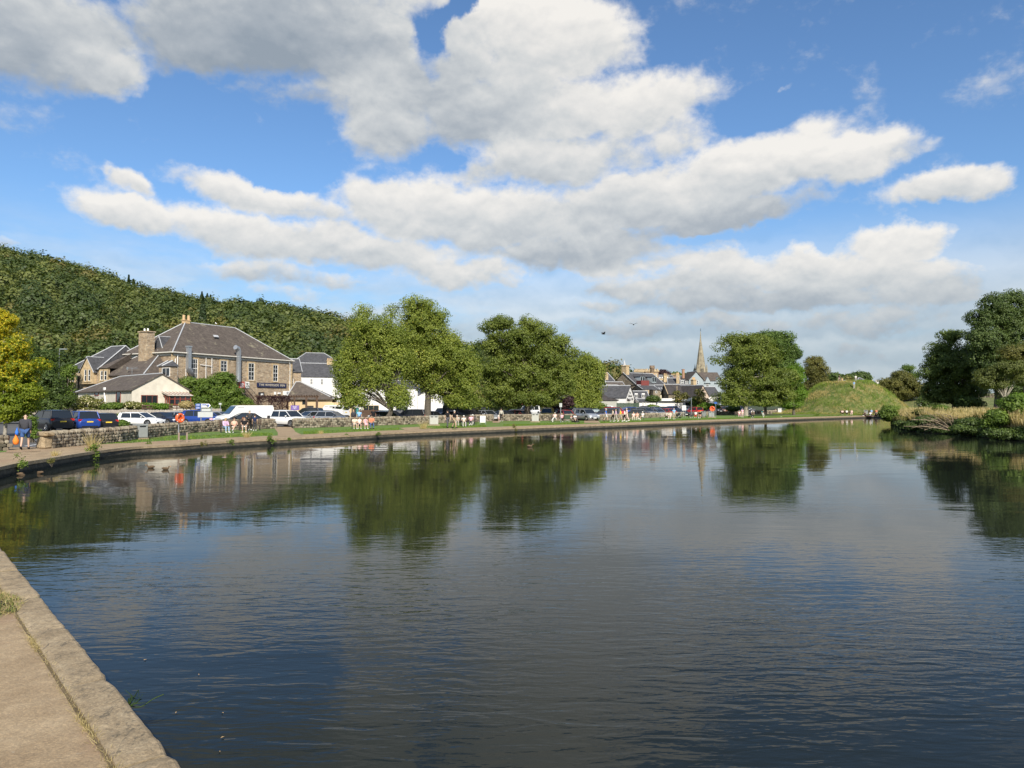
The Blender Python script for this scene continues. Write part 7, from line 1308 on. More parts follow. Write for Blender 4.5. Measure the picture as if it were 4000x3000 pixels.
seated(b1, [(-.72, 'lean', 22, 'lilac', 'lightjeans', 'blond', 'blonde woman in lilac top and pale jeans on the left of the bench', dict(long=1, h_=1.68, tt='jacket')), (-.02, 'cross', 0, 'peach', 'white', 'brown', 'woman in peach top and white shorts sitting cross legged in the middle', dict(bt='shorts', tt='vest', h_=1.66, long=1)), (.75, 'sit', -8, 'black', 'white', 'brown', 'man in black shirt and white shorts on the right of the bench', dict(bt='shorts', fat=1.1))])
b2 = bench(975, 1681, 186, 'dark bench facing the wall behind the busy bench', 1.9)
seated(b2, [(.55, 'sit', 0, 'purple', 'black', 'red', 'woman in purple top facing away behind the man in black', dict(h_=1.62, long=1)), (-.1, 'sit', 10, 'orange', 'khaki', 'brown', 'person in bright orange shirt sitting with back to the river', {})])
person('phone', (975, 1682), 200, 'charcoal', 'black', 'grey', 'tall man in dark top drinking behind the orange shirt', h_=1.82); person('stand', (995, 1683), 185, 'navy', 'charcoal', 'brown', 'child in navy shirt standing right of the busy bench', h_=1.42)
b3 = bench(1417, 1676, 2, 'dark bench with three women and a man in coral shirt', 2.2)
seated(b3, [(-.75, 'phone' if False else 'lean', 10, 'cream', 'white', 'brown', 'woman in cream top on the left end of the second bench', dict(bt='shorts', h_=1.65)), (-.3, 'sit', 0, 'palepink', 'jeans', 'black', 'dark haired woman in pale top and denim shorts beside the cream top', dict(bt='shorts', tt='vest', h_=1.63, long=1)), (.22, 'lean', 12, 'pink', 'pink', 'brown', 'woman in long pink dress beside the man in coral', dict(bt='dress', h_=1.65, long=1)), (.78, 'lean', 6, 'coral', 'jeans', 'black', 'man in coral shirt and jeans on the right end of the second bench', dict(shoe='black', h_=1.8))])
for (x, D, top, bot, hr, lab, kw) in ((1382, 77, 'charcoal', 'black', 'blond', 'person in dark hooded top behind the wall above the second bench', dict(tt='jacket', long=1)), (1404, 76.5, 'sky', 'jeans', 'black', 'man in bright blue shirt behind the wall above the second bench', {}), (1459, 79, 'black', 'black', 'black', 'man in black shirt standing in the car park behind the coral shirt', dict(skin=SKIN2, h_=1.86)), (1958, 97, 'stone', 'black', 'brown', 'person in grey green top behind the narrow wall gap', dict(tt='jacket')), (1127, 105, 'white', 'black', 'black', 'waiter in white shirt bending at the open silver car', {}), (1212, 124, 'black', 'black', 'brown', 'person in dark clothes at the annexe door', {})):
    q = PD(x, 1500, D); person('stand' if 'waiter' not in lab else 'bend', (q.x, q.y, G), 0 if 'waiter' not in lab else 80, top, bot, hr, lab, **kw)
person('walk', (1748, 1672), 25, 'black', 'grey', 'black', 'man in black cap, black shirt and grey trousers walking on the path', 'black', hat='black', h_=1.78); person('walk', (1775, 1673.5), 60, 'black', 'khaki', 'grey', 'man in black shirt and khaki shorts walking right of the man with the cap', 'black', bt='shorts', fat=1.15)
b4 = bench(1812, 1661, -6, 'dark bench hidden behind the elderly seated group', 2.6)
def wheelchair(sx, sy, face, label, scooter=False):
    p = P(sx, sy); va = math.atan2(p.y, p.x) - R(90); r_ = empty('mobility_scooter' if scooter else 'wheelchair', p, va + R(face), label, 'mobility scooter' if scooter else 'wheelchair'); mb = MB(); mb.box((0, 0, .45), (.48, .45, .07)); mb.obj('seat', M_blk, r_); mb = MB(); mb.box((0, .24, .75), (.46, .06, .5)); mb.obj('backrest', M_blk, r_)
    if scooter: mb = MB(); mb.box((0, -.1, .2), (.5, 1.1, .14)); mb.tube([(0, -.55, .25), (0, -.45, .9)], .03, 6); mb.box((0, -.43, .92), (.45, .06, .06)); mb.obj('chassis', M_blk, r_)
    else: mb = MB(); [mb.tube([(s * .25, .25, 1.0), (s * .25, .22, .45), (s * .25, -.3, .42), (s * .2, -.42, .1)], .016, 5) for s in (-1, 1)]; mb.obj('frame', M_galv, r_)
    for s in (-1, 1):
        for y_, rr in ((.18, .15 if scooter else .30), (-.5 if scooter else -.34, .11)): mb = MB(); mb.tube([(s * .29, y_ + rr * math.cos(t), rr + rr * math.sin(t) * .98) for t in np.linspace(0, 2 * math.pi, 17)], .022, 5); mb.tube([(s * .29, y_, rr), (s * .29, y_ + rr, rr)], .008, 3); mb.tube([(s * .29, y_ - rr, rr), (s * .29, y_, rr)], .008, 3); mb.obj('wheel', M_tyre, r_)
    return r_
seated(b4, [(-.7, 'lean', 0, 'stone', 'stone', 'grey', 'grey haired woman in pale clothes on the left of the elderly group', dict(h_=1.6)), (.78, 'sit', 0, 'pink', 'grey', 'grey', 'elderly woman in pink top right of the wheelchair', dict(h_=1.6))])
w1 = wheelchair(1812, 1665.5, 8, 'wheelchair of the white haired woman in cream by the path'); seated(w1, [(0, 'sit', 0, 'cream', 'stone', 'white', 'white haired woman in cream top sitting in the wheelchair', dict(h_=1.6))]); w2 = wheelchair(1848, 1658, -25, 'wheelchair at the right end of the elderly group'); seated(w2, [(0, 'lean', 0, 'palepink', 'stone', 'white', 'person in pale pink with white hat in the right wheelchair', dict(h_=1.6, hat='white'))])
person('stand', (1949, 1646), 170, 'white', 'palepink', 'brown', 'small child in white at the narrow wall gap', h_=1.05, bt='shorts')
b5 = bench(2178, 1648, 0, 'bench with two people in pale clothes beside the two signs on one pole', 1.9); seated(b5, [(-.35, 'cross', -20, 'palepink', 'white', 'grey', 'person in dusty pink with white trousers stretching legs on the bench', dict(fat=1.1)), (.55, 'sit', 0, 'pink', 'black', 'blond', 'woman in flowered pink top behind the green bag', dict(h_=1.62))])
w3 = wheelchair(2246, 1652, 30, 'black mobility scooter on the path beside the green bag', True); seated(w3, [(0, 'lean', 0, 'white', 'palepink', 'brown', 'woman in white top riding the mobility scooter', dict(h_=1.62, bt='shorts', long=1))])
gb = P(2216, 1648); r_ = empty('shopping_trolley_bag', gb, 0, 'large dark green bag standing between the bench and the mobility scooter', 'bag'); mb = MB(); mb.box((0, 0, .62), (.75, .4, .5), 0, 0, 1.12); mb.obj('sack', M_green, r_); mb = MB(); [mb.tube([(s * .3, 0, .37), (-s * .3, 0, .0)], .02, 5) for s in (-1, 1)]; mb.obj('frame', M_galv, r_)
for (x, y, f, kind, top, bot, hr, lab, kw) in [(2367, 1646.5, 95, 'walk', 'royal', 'white', 'brown', 'man in bright blue shirt and white shorts walking in front of the group', dict(bt='shorts', shoe='black', hat='white')), (2394, 1647.5, -70, 'walk', 'cream', 'black', 'brown', 'woman with long dark hair, cream top and black trousers walking', dict(long=1, h_=1.66)), (2406, 1648, -80, 'walk', 'lilac', 'stone', 'blond', 'walker in pale lilac top left of the yellow vest', dict(h_=1.68)), (2424, 1648, -85, 'walk', 'yellow', 'stone', 'red', 'walker in bright yellow top and grey shorts', dict(bt='shorts', h_=1.7)), (2440, 1648, -80, 'walk', 'white', 'black', 'black', 'dark haired walker in white top and black trousers', dict(long=1, h_=1.66)), (2448, 1646, -75, 'walk', 'palepink', 'palepink', 'grey', 'tallest walker in dusty pink shirt and trousers', dict(h_=1.85))]: person(kind, (x, y), f, top, bot, hr, lab, **kw)
b6 = bench(2484, 1641, -4, 'green bench with the pale pink pair and the man in white', 2.6, M_green); seated(b6, [(-.35, 'sit', 0, 'palepink', 'cream', 'blond', 'person in pink with sunglasses in the middle of the green bench', dict(h_=1.68)), (.2, 'sit', 0, 'peach', 'cream', 'brown', 'person in peach with sunglasses on the green bench', dict(h_=1.68)), (1.0, 'cross', -30, 'white', 'white', 'grey', 'man in white with crossed bare legs on the right of the green bench', dict(bt='shorts', hat='white'))])
b7 = bench(2604, 1637, -4, 'pale bench with two people left of the standing blue shirt', 2.3, M_fence); seated(b7, [(0, 'sit', 0, 'stone', 'black', 'black', 'dark haired person on the pale bench behind the cream cardigan', dict(h_=1.66)), (.55, 'lean', -10, 'cream', 'palepink', 'blond', 'person in cream cardigan on the pale bench', dict(h_=1.68, tt='jacket'))])
person('stand', (2633, 1638.5), 190, 'sky', 'stone', 'grey', 'person in pale blue top and pale shorts standing between bench and pushchair', bt='shorts', h_=1.78)
def pushchair(sx, sy, face, label):
    p = P(sx, sy); va = math.atan2(p.y, p.x) - R(90); r_ = empty('pushchair', p, va + R(face), label, 'pushchair'); mb = MB(); mb.box((0, 0, .5), (.42, .6, .3), 0, 0, 1.1); mb.ell((0, .22, .78), (.24, .24, .22), 10, 6); mb.obj('hood', M_blk, r_); mb = MB(); [mb.tube([(s * .22, .55, 1.0), (s * .22, 0, .4), (s * .22, -.35, .12)], .016, 5) for s in (-1, 1)]; mb.tube([(-.22, .55, 1.0), (.22, .55, 1.0)], .016, 5); mb.obj('frame', M_galv, r_)
    for s in (-1, 1):
        for y_ in (-.35, .3): mb = MB(); mb.cyl((s * .24, y_, .12), .12, .04, 12, axis='X'); mb.obj('wheel', M_tyre, r_)
pushchair(2650, 1634, -60, 'black pushchair right of the standing person in pale blue'); pushchair(2932, 1630, 60, 'black and white pushchair beside the person feeding the swan')
b8 = bench(2713, 1632, -6, 'dark bench before the two grey bins at the lamp post', 2.3); seated(b8, [(-.6, 'lean', 10, 'grey', 'grey', 'grey', 'person in grey jacket on the left end of the bench at the lamp post', dict(tt='jacket')), (.2, 'sit', 0, 'white', 'red', 'red', 'person in white top with red hair in the middle of that bench', dict(h_=1.66))])
w4 = wheelchair(2735, 1634, -20, 'wheelchair beside the bench at the lamp post'); seated(w4, [(0, 'lean', 0, 'black', 'peach', 'red', 'person in black top with bare legs in the wheelchair by the lamp post', dict(bt='shorts', hat='orange'))])
b9 = bench(2888, 1628, 4, 'dark bench left of the pale alder trunk', 1.7); seated(b9, [(.0, 'sit', 0, 'palepink', 'pink', 'grey', 'person in pale pink on the bench beside the alder trunk', dict(h_=1.65))]); person('stand', (2900, 1630), 20, 'pink', 'palepink', 'grey', 'person in pink standing at the alder trunk', h_=1.62)
person('bend', (2939, 1634), 10, 'white', 'black', 'black', 'person in white top bending down to the swan', h_=1.75); b10 = bench(2976, 1624, 0, 'bench in the shade right of the alder trunks', 1.7); seated(b10, [(0, 'lean', 40, 'teal', 'white', 'black', 'black haired person in teal hunched on the shaded bench', dict(long=1))])
b11 = bench(3030, 1615, -30, 'bench with one person beside the tall white bin', 1.7); seated(b11, [(0, 'cross', 0, 'peach', 'black', 'brown', 'bare shouldered person in dark skirt sitting beside the white bin', dict(tt='vest'))])
# far meadow visitors
def at_m(sx, D): q = PD(sx, 1500, D); return (q.x, q.y, meadow_h(q.x, q.y) if q.y > 160 and q.x > 57 else G)
b12 = bench(0, 0, 0, 'dark picnic bench with two people on the far lawn left of the lone bin', 2.6, pos=at_m(3304, 158)); seated(b12, [(-.8, 'lean', 10, 'palepink', 'black', 'brown', 'left person in pink on the far picnic bench', {}), (.1, 'sit', 0, 'white', 'black', 'black', 'middle person in white on the far picnic bench', {}), (1.1, 'sit', -10, 'palepink', 'palepink', 'blond', 'right person in pale pink on the far picnic bench', {})])
b13 = bench(0, 0, 0, 'far bench with a couple right of the lone bin', 2.6, pos=at_m(3412, 166)); seated(b13, [(-.5, 'sit', 0, 'sky', 'stone', 'grey', 'person in pale blue on the far bench right of the bin', {}), (.5, 'lean', 0, 'coral', 'stone', 'brown', 'person in red top on the far bench right of the bin', {})])
q = at_m(3398, 146); bl_ = MB(); bl_.box((0, 0, .012), (3.6, 1.8, .02), .1); o = bl_.obj('picnic_blanket', flat('blanket', (.25, .10, .08), .95, var=.3), None); o.location = q; tag(o, 'reddish picnic blanket on the far lawn', 'blanket')
for i, (dx, top, lab) in enumerate(((-1.1, 'black', 'person in black sitting at the left of the picnic blanket'), (.0, 'white', 'person in white sitting in the middle of the picnic blanket'), (1.1, 'charcoal', 'person in dark top sitting at the right of the picnic blanket'))): person('ground', (q[0] + dx, q[1], q[2] + .03), (-30, 0, 30)[i], top, 'black', 'black', lab)
for (x, D, f, top, bot, hr, lab, kw) in ((3573, 205, 180, 'green', 'green', 'brown', 'person in yellow green dress standing at the meadow wall', dict(bt='dress')), (3587, 204, 170, 'white', 'black', 'brown', 'person in white top and black shorts in the meadow group', dict(bt='shorts')), (3597, 205, 190, 'white', 'white', 'grey', 'person all in white in the meadow group', dict(bt='shorts')), (3606, 208, 180, 'navy', 'stone', 'brown', 'rightmost person in dark top in the meadow group', {}), (3279, 178, 150, 'black', 'palepink', 'brown', 'person climbing at the left top of the mound', dict(bt='shorts')), (3336, 174, 180, 'sky', 'stone', 'grey', 'person in grey blue near the mound top', {}), (3343, 178, 170, 'white', 'stone', 'brown', 'person in white on the very top of the mound', {})): person('walk' if 'climb' in lab else 'stand', at_m(x, D), f, top, bot, hr, lab, **kw)
b14 = bench(0, 0, 0, 'far picnic bench at the meadow wall right of the standing group', 2.6, pos=at_m(3725, 214)); seated(b14, [(-.7, 'lean', 0, 'black', 'black', 'brown', 'person in dark clothes on the bench at the meadow wall', {}), (.4, 'lean', 0, 'palepink', 'white', 'grey', 'person in pale pink on the bench at the meadow wall', {})])
# ================================================================ street furniture
M_bin = flat('bin_panel', (.42, .41, .37), .6, var=.06); M_bin2 = flat('bin_panel_grey', (.27, .28, .27), .6, var=.08)
def dbin(sx, sy, wpx, hpx, face, label, n=2, mat=None, pos=None):
    p = Vector(pos) if pos else P(sx, sy); w_, h_ = m_px(wpx, p.y), m_px(hpx, p.y); va = math.atan2(p.y, p.x) - R(90); r_ = empty('litter_bin', p, va + R(face), label, 'bin', 'litter bins beside the path'); m = mat or M_bin; dp = min(.7, w_ * (.55 if n == 2 else .9))
    mb = MB(); mb.box((0, 0, .05), (w_ * (1.35 if n == 2 else 1.05), dp * 1.3, .10)); mb.obj('plinth', M_cope, r_); mb = MB(); mb.box((0, 0, .10 + h_ * .45), (w_ * .97, dp, h_ * .86)); bd_ = mb.obj('body', m, r_)
    for k in range(n): x_ = (k - (n - 1) / 2) * w_ * .47; mb = MB(); mb.box((x_, -dp / 2 - .005, .10 + h_ * .38), (w_ * .44 if n == 2 else w_ * .8, .03, h_ * .66)); mb.obj('door', m, r_); mb = MB(); mb.box((x_, -dp / 2 - .005, .10 + h_ * .79), (w_ * (.30 if n == 2 else .6), .02, h_ * .09)); mb.obj('slot', M_blk, r_)
    if n == 1: mb = MB(); mb.box((w_ * .485, 0, .10 + h_ * .79), (.02, dp * .6, h_ * .09)); mb.obj('slot', M_blk, r_)
    mb = MB(); mb.box((0, 0, .10 + h_ * .90), (w_ * 1.06, dp * 1.08, .07), 0, 0, .96); mb.obj('lid', m if n == 1 else M_bin2, r_)
dbin(548, 1716, 40, 56, 28, 'grey single litter bin at the wall left of the orange life ring', 1, M_bin2); dbin(1695, 1662, 34, 38, 2, 'pale double litter bin right of the straight birch trunk'); dbin(2091, 1649, 28, 33, 0, 'pale double litter bin right of the alder trunk'); dbin(2749, 1630, 15, 24, -20, 'narrow grey bin behind the wheelchair near the lamp post', 1, M_bin2); dbin(2779, 1630.5, 22, 23, 8, 'grey double bin below the far life ring', 2, M_bin2); dbin(3046, 1616, 13, 21, 0, 'tall white bin at the edge of the far lawn', 1, M_wpaint); dbin(0, 0, 14, 18, 0, 'lone grey bin on the far lawn beneath the mound', 1, M_bin2, pos=at_m(3381, 164))
M_ring = flat('life_ring_orange', (.72, .12, .03), .5, var=.08)
def life_ring(sx, sy_base, sy_c, rpx, label, face=35, posts=False, z=G):
    p = P(sx, sy_base, z); va = math.atan2(p.y, p.x) - R(90); r_ = empty('life_ring_stand', p, va + R(face), label, 'life ring'); zc = PD(sx, sy_c, p.y).z - z; rr = m_px(rpx, p.y); mb = MB(); mb.tube([(0, 0, 0), (0, 0, zc + rr * .6)], .035, 8); mb.obj('pole', M_galv, r_)
    mb = MB(); mb.cyl((0, -.04, zc), rr * .9, .05, 20, axis='Y'); mb.obj('back_plate', M_ring, r_); mb = MB(); mb.tube([(rr * .78 * math.cos(t), -.13, zc + rr * .78 * math.sin(t)) for t in np.linspace(0, 2 * math.pi, 25)], rr * .24, 8, cap=False); mb.obj('ring', M_ring, r_); m2 = MB(); [m2.tube([(rr * .78 * math.cos(t) + q * rr * .24 * math.cos(t), -.13 - .01, zc + rr * .78 * math.sin(t) + q * rr * .24 * math.sin(t)) for q in (-1.05, 1.05)], rr * .14, 6) for t in (.78, 2.35, 3.93, 5.5)]; m2.obj('reflective_band', M_wpaint, r_)
    return r_
life_ring(697, 1724, 1633, 19, 'orange life ring on a pole before the left car park wall', 40); life_ring(2783, 1633, 1597, 10.5, 'far orange life ring above the grey double bin', -10); life_ring(3962, 1590, 1537, 9, 'small orange life ring among the bushes on the right bank', 10, z=.95)
kb = P(714, 1727.5); r_ = empty('notice_lectern', kb, math.atan2(kb.y, kb.x) - R(90) + R(4), 'two squat timber posts with a dark plaque between them below the life ring', 'plaque'); hp_ = m_px(38, kb.y); mb = None
for s in (-1, 1): mb = MB(); mb.box((s * .22, 0, hp_ / 2), (.10, .10, hp_)); mb.obj('post', flat('grey_brown_post', (.24, .19, .15), .9, var=.2), r_)
mb = MB(); mb.box((0, 0, hp_ * .82), (.34, .05, .16)); mb.obj('plaque', M_blk, r_)
def sign(name, label, sx, sy_base, tops, panels, poles, cat='sign', z=G, D=None, rz=0):
    p = PD(sx, sy_base, D) if D else P(sx, sy_base, z); p.z = z; r_ = empty(name, p, rz, label, cat); D_ = p.y
    X = lambda s_: PD(s_, 1500, D_).x - p.x; Z = lambda s_: PD(sx, s_, D_).z - z
    for (s_, top) in poles: mb = MB(); mb.tube([(X(s_), 0, 0), (X(s_), 0, Z(top))], .045, 8); mb.obj('pole', M_galv, r_)
    for (pn, x0, x1, y0, y1, m, kind) in panels:
        a, b_, zt_, zb = X(x0), X(x1), Z(y0), Z(y1); mb = MB()
        if kind == 'arrow': mb.prism([(a, zb), (b_ - (zt_ - zb) * .5, zb), (b_, (zt_ + zb) / 2), (b_ - (zt_ - zb) * .5, zt_), (a, zt_)], -.09, -.05)
        else: mb.box(((a + b_) / 2, -.07, (zt_ + zb) / 2), (b_ - a, .035, zt_ - zb))
        o = mb.obj(pn, m, r_)
        if kind == 'arrow':
            c = MB(); c.prism([(a + .05, zb + .05), (b_ - (zt_ - zb) * .6, zb + .05), (b_ - .12, (zt_ + zb) / 2), (b_ - (zt_ - zb) * .6, zt_ - .05), (a + .05, zt_ - .05)], -.095, -.088); c.obj('field', M_sblue, o); w_ = MB(); [w_.box((a + .32, -.1, zt_ - .14 - k * .12), (.38, .012, .045)) for k in range(2)]; w_.cyl((a + (b_ - a) * .6, -.1, (zt_ + zb) / 2), (zt_ - zb) * .28, .012, 12, axis='Y'); [w_.cyl((a + .14 + k * .18, -.1, zb + .14), .07, .012, 8, axis='Y') for k in range(3)]; w_.obj('symbol', M_wpaint, o)
        if kind == 'rows': c = MB(); [c.box(((a + b_) / 2, -.09, zb + (zt_ - zb) * q), ((b_ - a) * .7, .008, (zt_ - zb) * .05)) for q in (.2, .35, .5, .65, .8)]; c.obj('lettering', M_galv if m is M_wpaint else M_wpaint, o)
        if kind == 'bars': c = MB(); [c.box(((a + b_) / 2, -.05, zb + (zt_ - zb) * q), ((b_ - a) * 1.0, .03, .05)) for q in (.15, .85)]; c.obj('rail', M_galv, o)
    return r_
M_sblue = flat('sign_blue', (.02, .10, .42), .45, var=.05); M_sgrey = flat('sign_back_grey', (.48, .50, .48), .5, var=.05)
sign('road_sign', 'blue and white direction signs above two grey sign backs on two poles', 787, 1684, 0, [('direction_panel', 790, 826, 1577, 1592, M_wpaint, 'arrow'), ('direction_panel', 767, 786, 1577, 1586, M_sblue, 'rows'), ('direction_panel', 767, 786, 1588, 1597.5, M_sblue, 'rows'), ('sign_panel', 791, 826, 1596, 1607, M_sgrey, 'bars'), ('sign_panel', 776, 834, 1609, 1630, M_sgrey, 'bars'), ('tag', 822, 834, 1634, 1640, CL_['pink'], '')], [(787, 1575), (828, 1590)])
sign('small_sign', 'small grey sign on a pale post before the laurel', 862, 1640, 0, [('sign_panel', 857, 867, 1574, 1581, M_sgrey, '')], [(862, 1575)], D=88)
sign('post_box_sign', 'dark meter box on a post at the end of the wall by the white crossover', 1052, 1670, 0, [('box', 1046, 1057, 1623, 1639, M_blk, '')], [(1052, 1630)]); sign('parking_sign', 'two small grey panels side by side on one pole at the alder wall', 2190, 1650, 0, [('sign_panel', 2185, 2189.5, 1575, 1590, M_sgrey, ''), ('sign_panel', 2190.5, 2195, 1575, 1590, M_sgrey, '')], [(2190, 1576)])
sign('information_sign', 'white two pole information sign before the black car in the gap', 2670, 1630, 0, [('sign_panel', 2664, 2679, 1584, 1591, M_wpaint, ''), ('sign_panel', 2663, 2679, 1592, 1603, M_wpaint, 'rows')], [(2668, 1585), (2676, 1585)]); sign('lamp_post', 'thin lamp post with short arm at the bench near the far bins', 2700, 1632, 0, [], [(2700, 1552)], 'lamp post'); sign('large_notice', 'tall white framed notice behind the silver blue car at the alder', 1888, 1620, 0, [('sign_panel', 1880, 1897, 1563, 1599, M_wpaint, 'rows')], [(1884, 1565), (1893, 1565)], D=105)
sign('round_sign', 'small orange and white round road sign in the shade left of the alder trunk', 2040, 1620, 0, [('sign_panel', 2036, 2044, 1573, 1580, M_ring, '')], [(2040, 1574)], D=118); sign('disabled_parking_sign', 'small blue sign on a post beneath the big alder branch', 2796, 1600, 0, [('sign_panel', 2789, 2800, 1571, 1577, M_sblue, '')], [(2795, 1572)], D=124); sign('timber_post', 'plain buff timber post right of the tall white notice', 1909, 1610, 0, [], [(1909, 1578)], 'post', D=108)
lp = PD(228, 1600, 112); r_ = empty('lamp_post', (lp.x, lp.y, G), 0, 'tall grey lamp post behind the left fence', 'lamp post'); zt_ = zat(1372, 112); mb = MB(); mb.tube([(0, 0, 0), (0, 0, zt_), (.15, -.1, zt_ + .25)], [.11, .07, .05], 8); mb.obj('pole', M_galv, r_); mb = MB(); mb.box((.75, -.2, zt_ + .32), (1.1, .3, .13)); mb.obj('lamp_head', M_galv, r_)
ab = P(1886, 1657); r_ = empty('advertising_board', ab, math.atan2(ab.y, ab.x) - R(90), 'white advertising board on a metal frame at the edge of the path', 'board'); w_, h_ = m_px(23, ab.y), m_px(31, ab.y); mb = MB(); mb.box((0, 0, .15 + h_ * .47), (w_ * .92, .04, h_ * .85)); pn = mb.obj('panel', M_wpaint, r_); c = MB(); [c.box((q * w_ * .12, -.026, .15 + h_ * z_), (w_ * l, .01, .03)) for q, z_, l in ((-1, .75, .35), (.5, .68, .3), (0, .3, .6), (-.5, .22, .4))]; c.obj('lettering', M_galv, pn); mb = MB(); [mb.tube([(s * w_ * .48, y_, 0), (s * w_ * .46, 0, h_)], .02, 5) for s in (-1, 1) for y_ in (-.18, .22)]; mb.tube([(-w_ * .46, 0, h_), (w_ * .46, 0, h_)], .02, 5); mb.obj('frame', M_galv, r_)
wb_ = PD(1082, 1612, 100); r_ = empty('wheelie_bin', (wb_.x, wb_.y, G), 0, 'green wheelie bin at the terrace beyond the white van', 'bin'); mb = MB(); mb.box((0, 0, .65), (.7, .7, .95), 0, 0, 1.12); mb.obj('body', flat('wheelie_green', (.02, .16, .07), .5), r_); mb = MB(); mb.box((0, 0, 1.17), (.84, .84, .08)); mb.obj('lid', flat('wheelie_green', (.02, .16, .07), .5), r_); mb = MB(); [mb.cyl((s * .3, .3, .1), .1, .06, 10, axis='X') for s in (-1, 1)]; mb.obj('wheel', M_tyre, r_)
sb = P(3190, 1613); r_ = empty('stone_bench', sb, 0, 'low stone bench with pale slab beside the far path', 'bench'); mb = MB(); mb.box((0, 0, .62), (2.2, .8, .16)); mb.obj('seat', M_wpaint, r_); mb = MB(); [stone(mb, (q, 0, .27), (.5, .7, .56), 0, rg) for q in (-.65, 0, .7)]; mb.obj('pier', M_st, r_)
hr_r = empty('handrail', PD(1650, 1600, 128), 0, 'grey metal handrail before the white gable', 'railing'); hr_r.location.z = G; mb = MB(); [mb.tube([(0, 0, z_), (4.2, 0, z_)], .03, 5) for z_ in (.5, .8, 1.1)]; mb.obj('rail', M_galv, hr_r); mb = MB(); [mb.tube([(q, 0, 0), (q, 0, 1.1)], .03, 5) for q in (0, 1.4, 2.8, 4.2)]; mb.obj('post', M_galv, hr_r)
# ================================================================ birds and floating things
M_duck = flat('mallard_brown', (.13, .09, .055), .8, var=.5, scale=25); M_swan = flat('swan_white', (.82, .81, .77), .8, var=.03); M_beak = flat('beak_orange', (.6, .25, .03), .5); M_gull = flat('gull_white', (.80, .79, .76), .8); M_gwing = flat('gull_grey', (.35, .37, .39), .8)
def duck(sx, sy, face, label, sc=1.0, swan=False, feed=False, z=0):
    p = P(sx, sy, z); r_ = empty('swan' if swan else 'duck', p, R(face), label, 'swan' if swan else 'duck', None if swan else 'ducks on the river'); r_.scale = (sc,) * 3; m = M_swan if swan else M_duck
    N_, E = [(V3(0, 0, .06), .105)], []; chain(N_, E, [(V3(-.14, 0, .07), .085), (V3(-.26, 0, .12), .03)], 0)
    if swan: nk = [(V3(.16, 0, .08), .09), (V3(.24, 0, .2), .035), (V3(.22, 0, .36), .026), (V3(.27, 0, .44), .033), (V3(.35, 0, .42), .022)]
    elif feed: nk = [(V3(.12, 0, .02), .07), (V3(.2, 0, -.03), .03)]
    else: nk = [(V3(.13, 0, .08), .08), (V3(.18, 0, .17), .038), (V3(.20, 0, .235), .044), (V3(.26, 0, .23), .02)]
    chain(N_, E, nk, 0); link('body', skin_mesh('bird_body', N_, E), r_, m)
    for s in (-1, 1): w_ = MB(); w_.ell((-.07, s * .08, .11), (.19, .035, .07), 10, 6); w_.obj('wing', m, r_)
    if not feed: e_ = nk[-1][0]; b_ = MB(); b_.tube([e_, e_ + V3(.07, 0, -.015)], [.018, .008], 6); b_.obj('beak', M_beak, r_)
    return r_
duck(588, 1829, 200, 'brown duck on the water, left of the swimming pair', .62); duck(648, 1835, 5, 'brown duck on the water with raised head, right of the pair', .60); duck(84, 1857, 30, 'pale duck dipping at the foot of the quay, left one', .6, feed=True); duck(154, 1851, 160, 'pale duck dipping at the foot of the quay, right one', .6, feed=True); duck(2070, 1746, 0, 'tiny duck far out before the alder reflection', .75)
duck(2949, 1641.5, 170, 'white swan at the quay before the bending person', 1.5, True); duck(2975, 1639, 0, 'white swan gliding right of the first swan along the quay', 1.3, True); duck(3045, 1638, 10, 'white swan resting by the quay below the white bin', 1.2, True); duck(3000, 1637, 180, 'small white bird between the swans at the quay', 1.0, True)
def gull(pos, label, sc=1.0):
    r_ = empty('gull', pos, 2.3, label, 'gull', 'gulls resting on the roofs'); r_.scale = (sc,) * 3; N_, E = [(V3(0, 0, .2), .08)], []; chain(N_, E, [(V3(-.14, 0, .17), .05), (V3(-.24, 0, .15), .02)], 0); chain(N_, E, [(V3(.09, 0, .28), .055), (V3(.11, 0, .38), .05), (V3(.18, 0, .37), .015)], 0); link('body', skin_mesh('gull_body', N_, E), r_, M_gull)
    for s in (-1, 1): w_ = MB(); w_.ell((-.07, s * .065, .2), (.18, .025, .055), 8, 5); w_.obj('wing', M_gwing, r_); l_ = MB(); l_.tube([(0, s * .03, .14), (0, s * .03, 0)], .01, 4); l_.obj('leg', M_beak, r_)
def hloc(H_, x, y, z_): return H_.r.matrix_world @ Vector((x, y, z_)) if False else Vector((H_.O.x + math.cos(H_.a) * x - math.sin(H_.a) * y, H_.O.y + math.sin(H_.a) * x + math.cos(H_.a) * y, H_.z0 + z_))
zr5 = z5 + 3.4 + .1
for x_, lab in ((4.6, 'white gull on the left end of the hipped block ridge'), (6.6, 'white gull in the middle of the hipped block ridge'), (8.2, 'white gull right on the hipped block ridge beside the stack')): gull(hloc(H5, x_, 4.25, zr5), lab, 1.3)
gull(hloc(H, 12.6, 5.9, hi + 5.7), 'white gull on the long ridge of the inn', 1.3)
def flyer(sx, sy, D, label, yaw):
    r_ = empty('flying_bird', PD(sx, sy, D), yaw, label, 'bird'); b_ = MB(); b_.ell((0, 0, 0), (.22, .07, .07), 10, 6); b_.obj('body', M_blk, r_)
    for s in (-1, 1): w_ = MB(); w_.add([(.10, 0, .03), (-.10, 0, .03), (-.04, s * .3, .17), (.10, s * .3, .17), (-.06, s * .52, .12), (.10, 0, .01), (-.10, 0, .01), (-.04, s * .3, .15), (.10, s * .3, .15)], [(0, 1, 2, 3), (3, 2, 4), (5, 8, 7, 6), (8, 4, 7), (0, 3, 8, 5), (1, 6, 7, 2)]); w_.obj('wing', M_blk, r_)
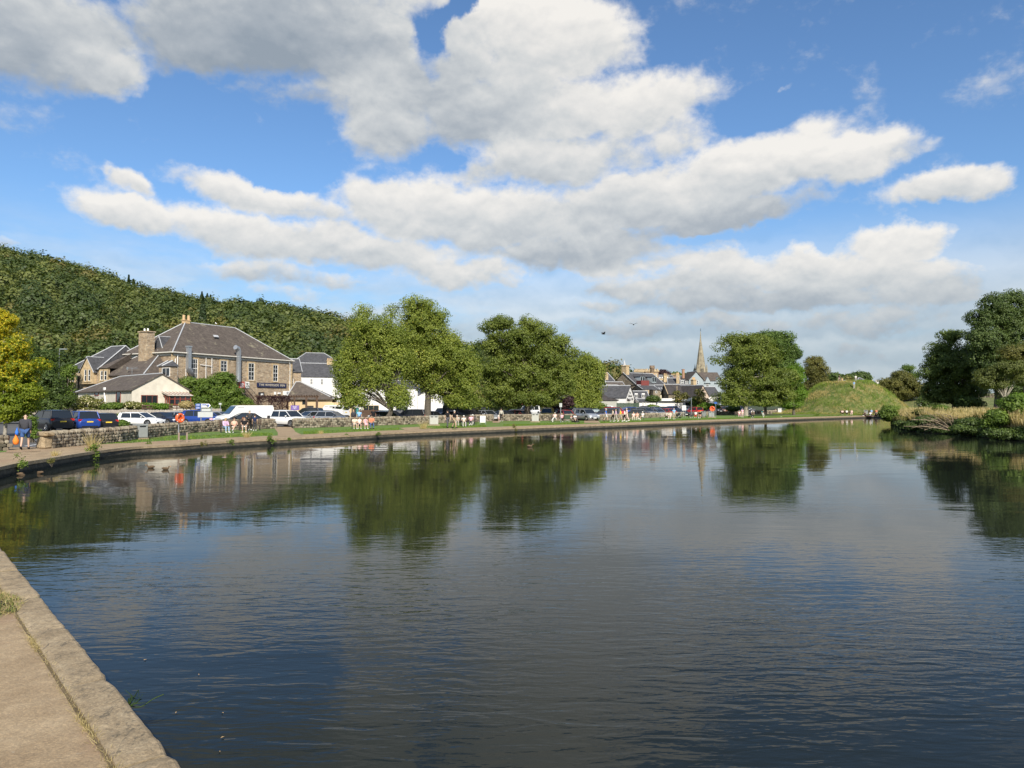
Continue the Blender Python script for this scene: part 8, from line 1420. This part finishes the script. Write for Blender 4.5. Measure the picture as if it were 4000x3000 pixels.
flyer(2357, 1304, 70, 'dark bird in flight, lower left of the two in the sky', .3); flyer(2475, 1268, 80, 'dark bird in flight, upper right of the two in the sky', 1.4)
# leaves and specks drifting on the water
rg = random.Random(12)
spots = [(457, 2082, 'pale leaf floating beyond the reflections near the left quay'), (566, 2578, 'pale orange leaf floating in the near left water'), (858, 2936, 'pale leaf floating at the bottom of the view'), (688, 2783, 'larger pale leaf left of the bottom centre on dark water'), (378, 2168, 'long pale leaf drifting near the left quay'), (870, 2880, 'small pale speck above the bottom leaf'), (870, 2785, 'tiny leaf right of the larger pale leaf'), (776, 2635, 'tiny pale leaf in the near water between two larger leaves')]
for (x, y, lab) in spots:
    p = P(x, y, .006); mb = MB(); s_ = .016 * rg.uniform(.7, 1.2); a = rg.random() * 6; mb.add([(s_ * 1.2 * math.cos(a), s_ * 1.2 * math.sin(a), 0), (s_ * .5 * math.cos(a + 1.5), s_ * .5 * math.sin(a + 1.5), .006), (-s_ * math.cos(a), -s_ * math.sin(a), .002), (s_ * .5 * math.cos(a - 1.5), s_ * .5 * math.sin(a - 1.5), .005)], [(0, 1, 2, 3)]); o = mb.obj('floating_leaf', flat('fallen_leaf', (.40, .28, .14), .7, var=.3), None); o.location = p; tag(o, lab, 'leaf', 'fallen leaves drifting on the river')
# grass stems on the near quay edge
p = P(500, 2740, G - .05); r_ = empty('grass_stem', (p.x, p.y, G - .08), 0, 'thin green grass tuft with one long stem hanging over the near water', 'plant'); mb = MB(); tx = PD(640, 2712, p.y + .1) - Vector((p.x, p.y, G - .08)); mb.tube(catmull([(0, 0, 0), tx * .35 + Vector((0, 0, -.04)), tx * .7 + Vector((0, 0, -.01)), tx], 4), [.004] * 13, 4)
for k in range(9): mb.tube([(0, 0, -.02), (rg.uniform(-.02, .08), rg.uniform(-.03, .05), rg.uniform(.02, .10)), (rg.uniform(-.02, .14), rg.uniform(-.05, .08), rg.uniform(.0, .16))], [.004, .003, .001], 4)
mb.obj('blade_tuft', F_green, r_)
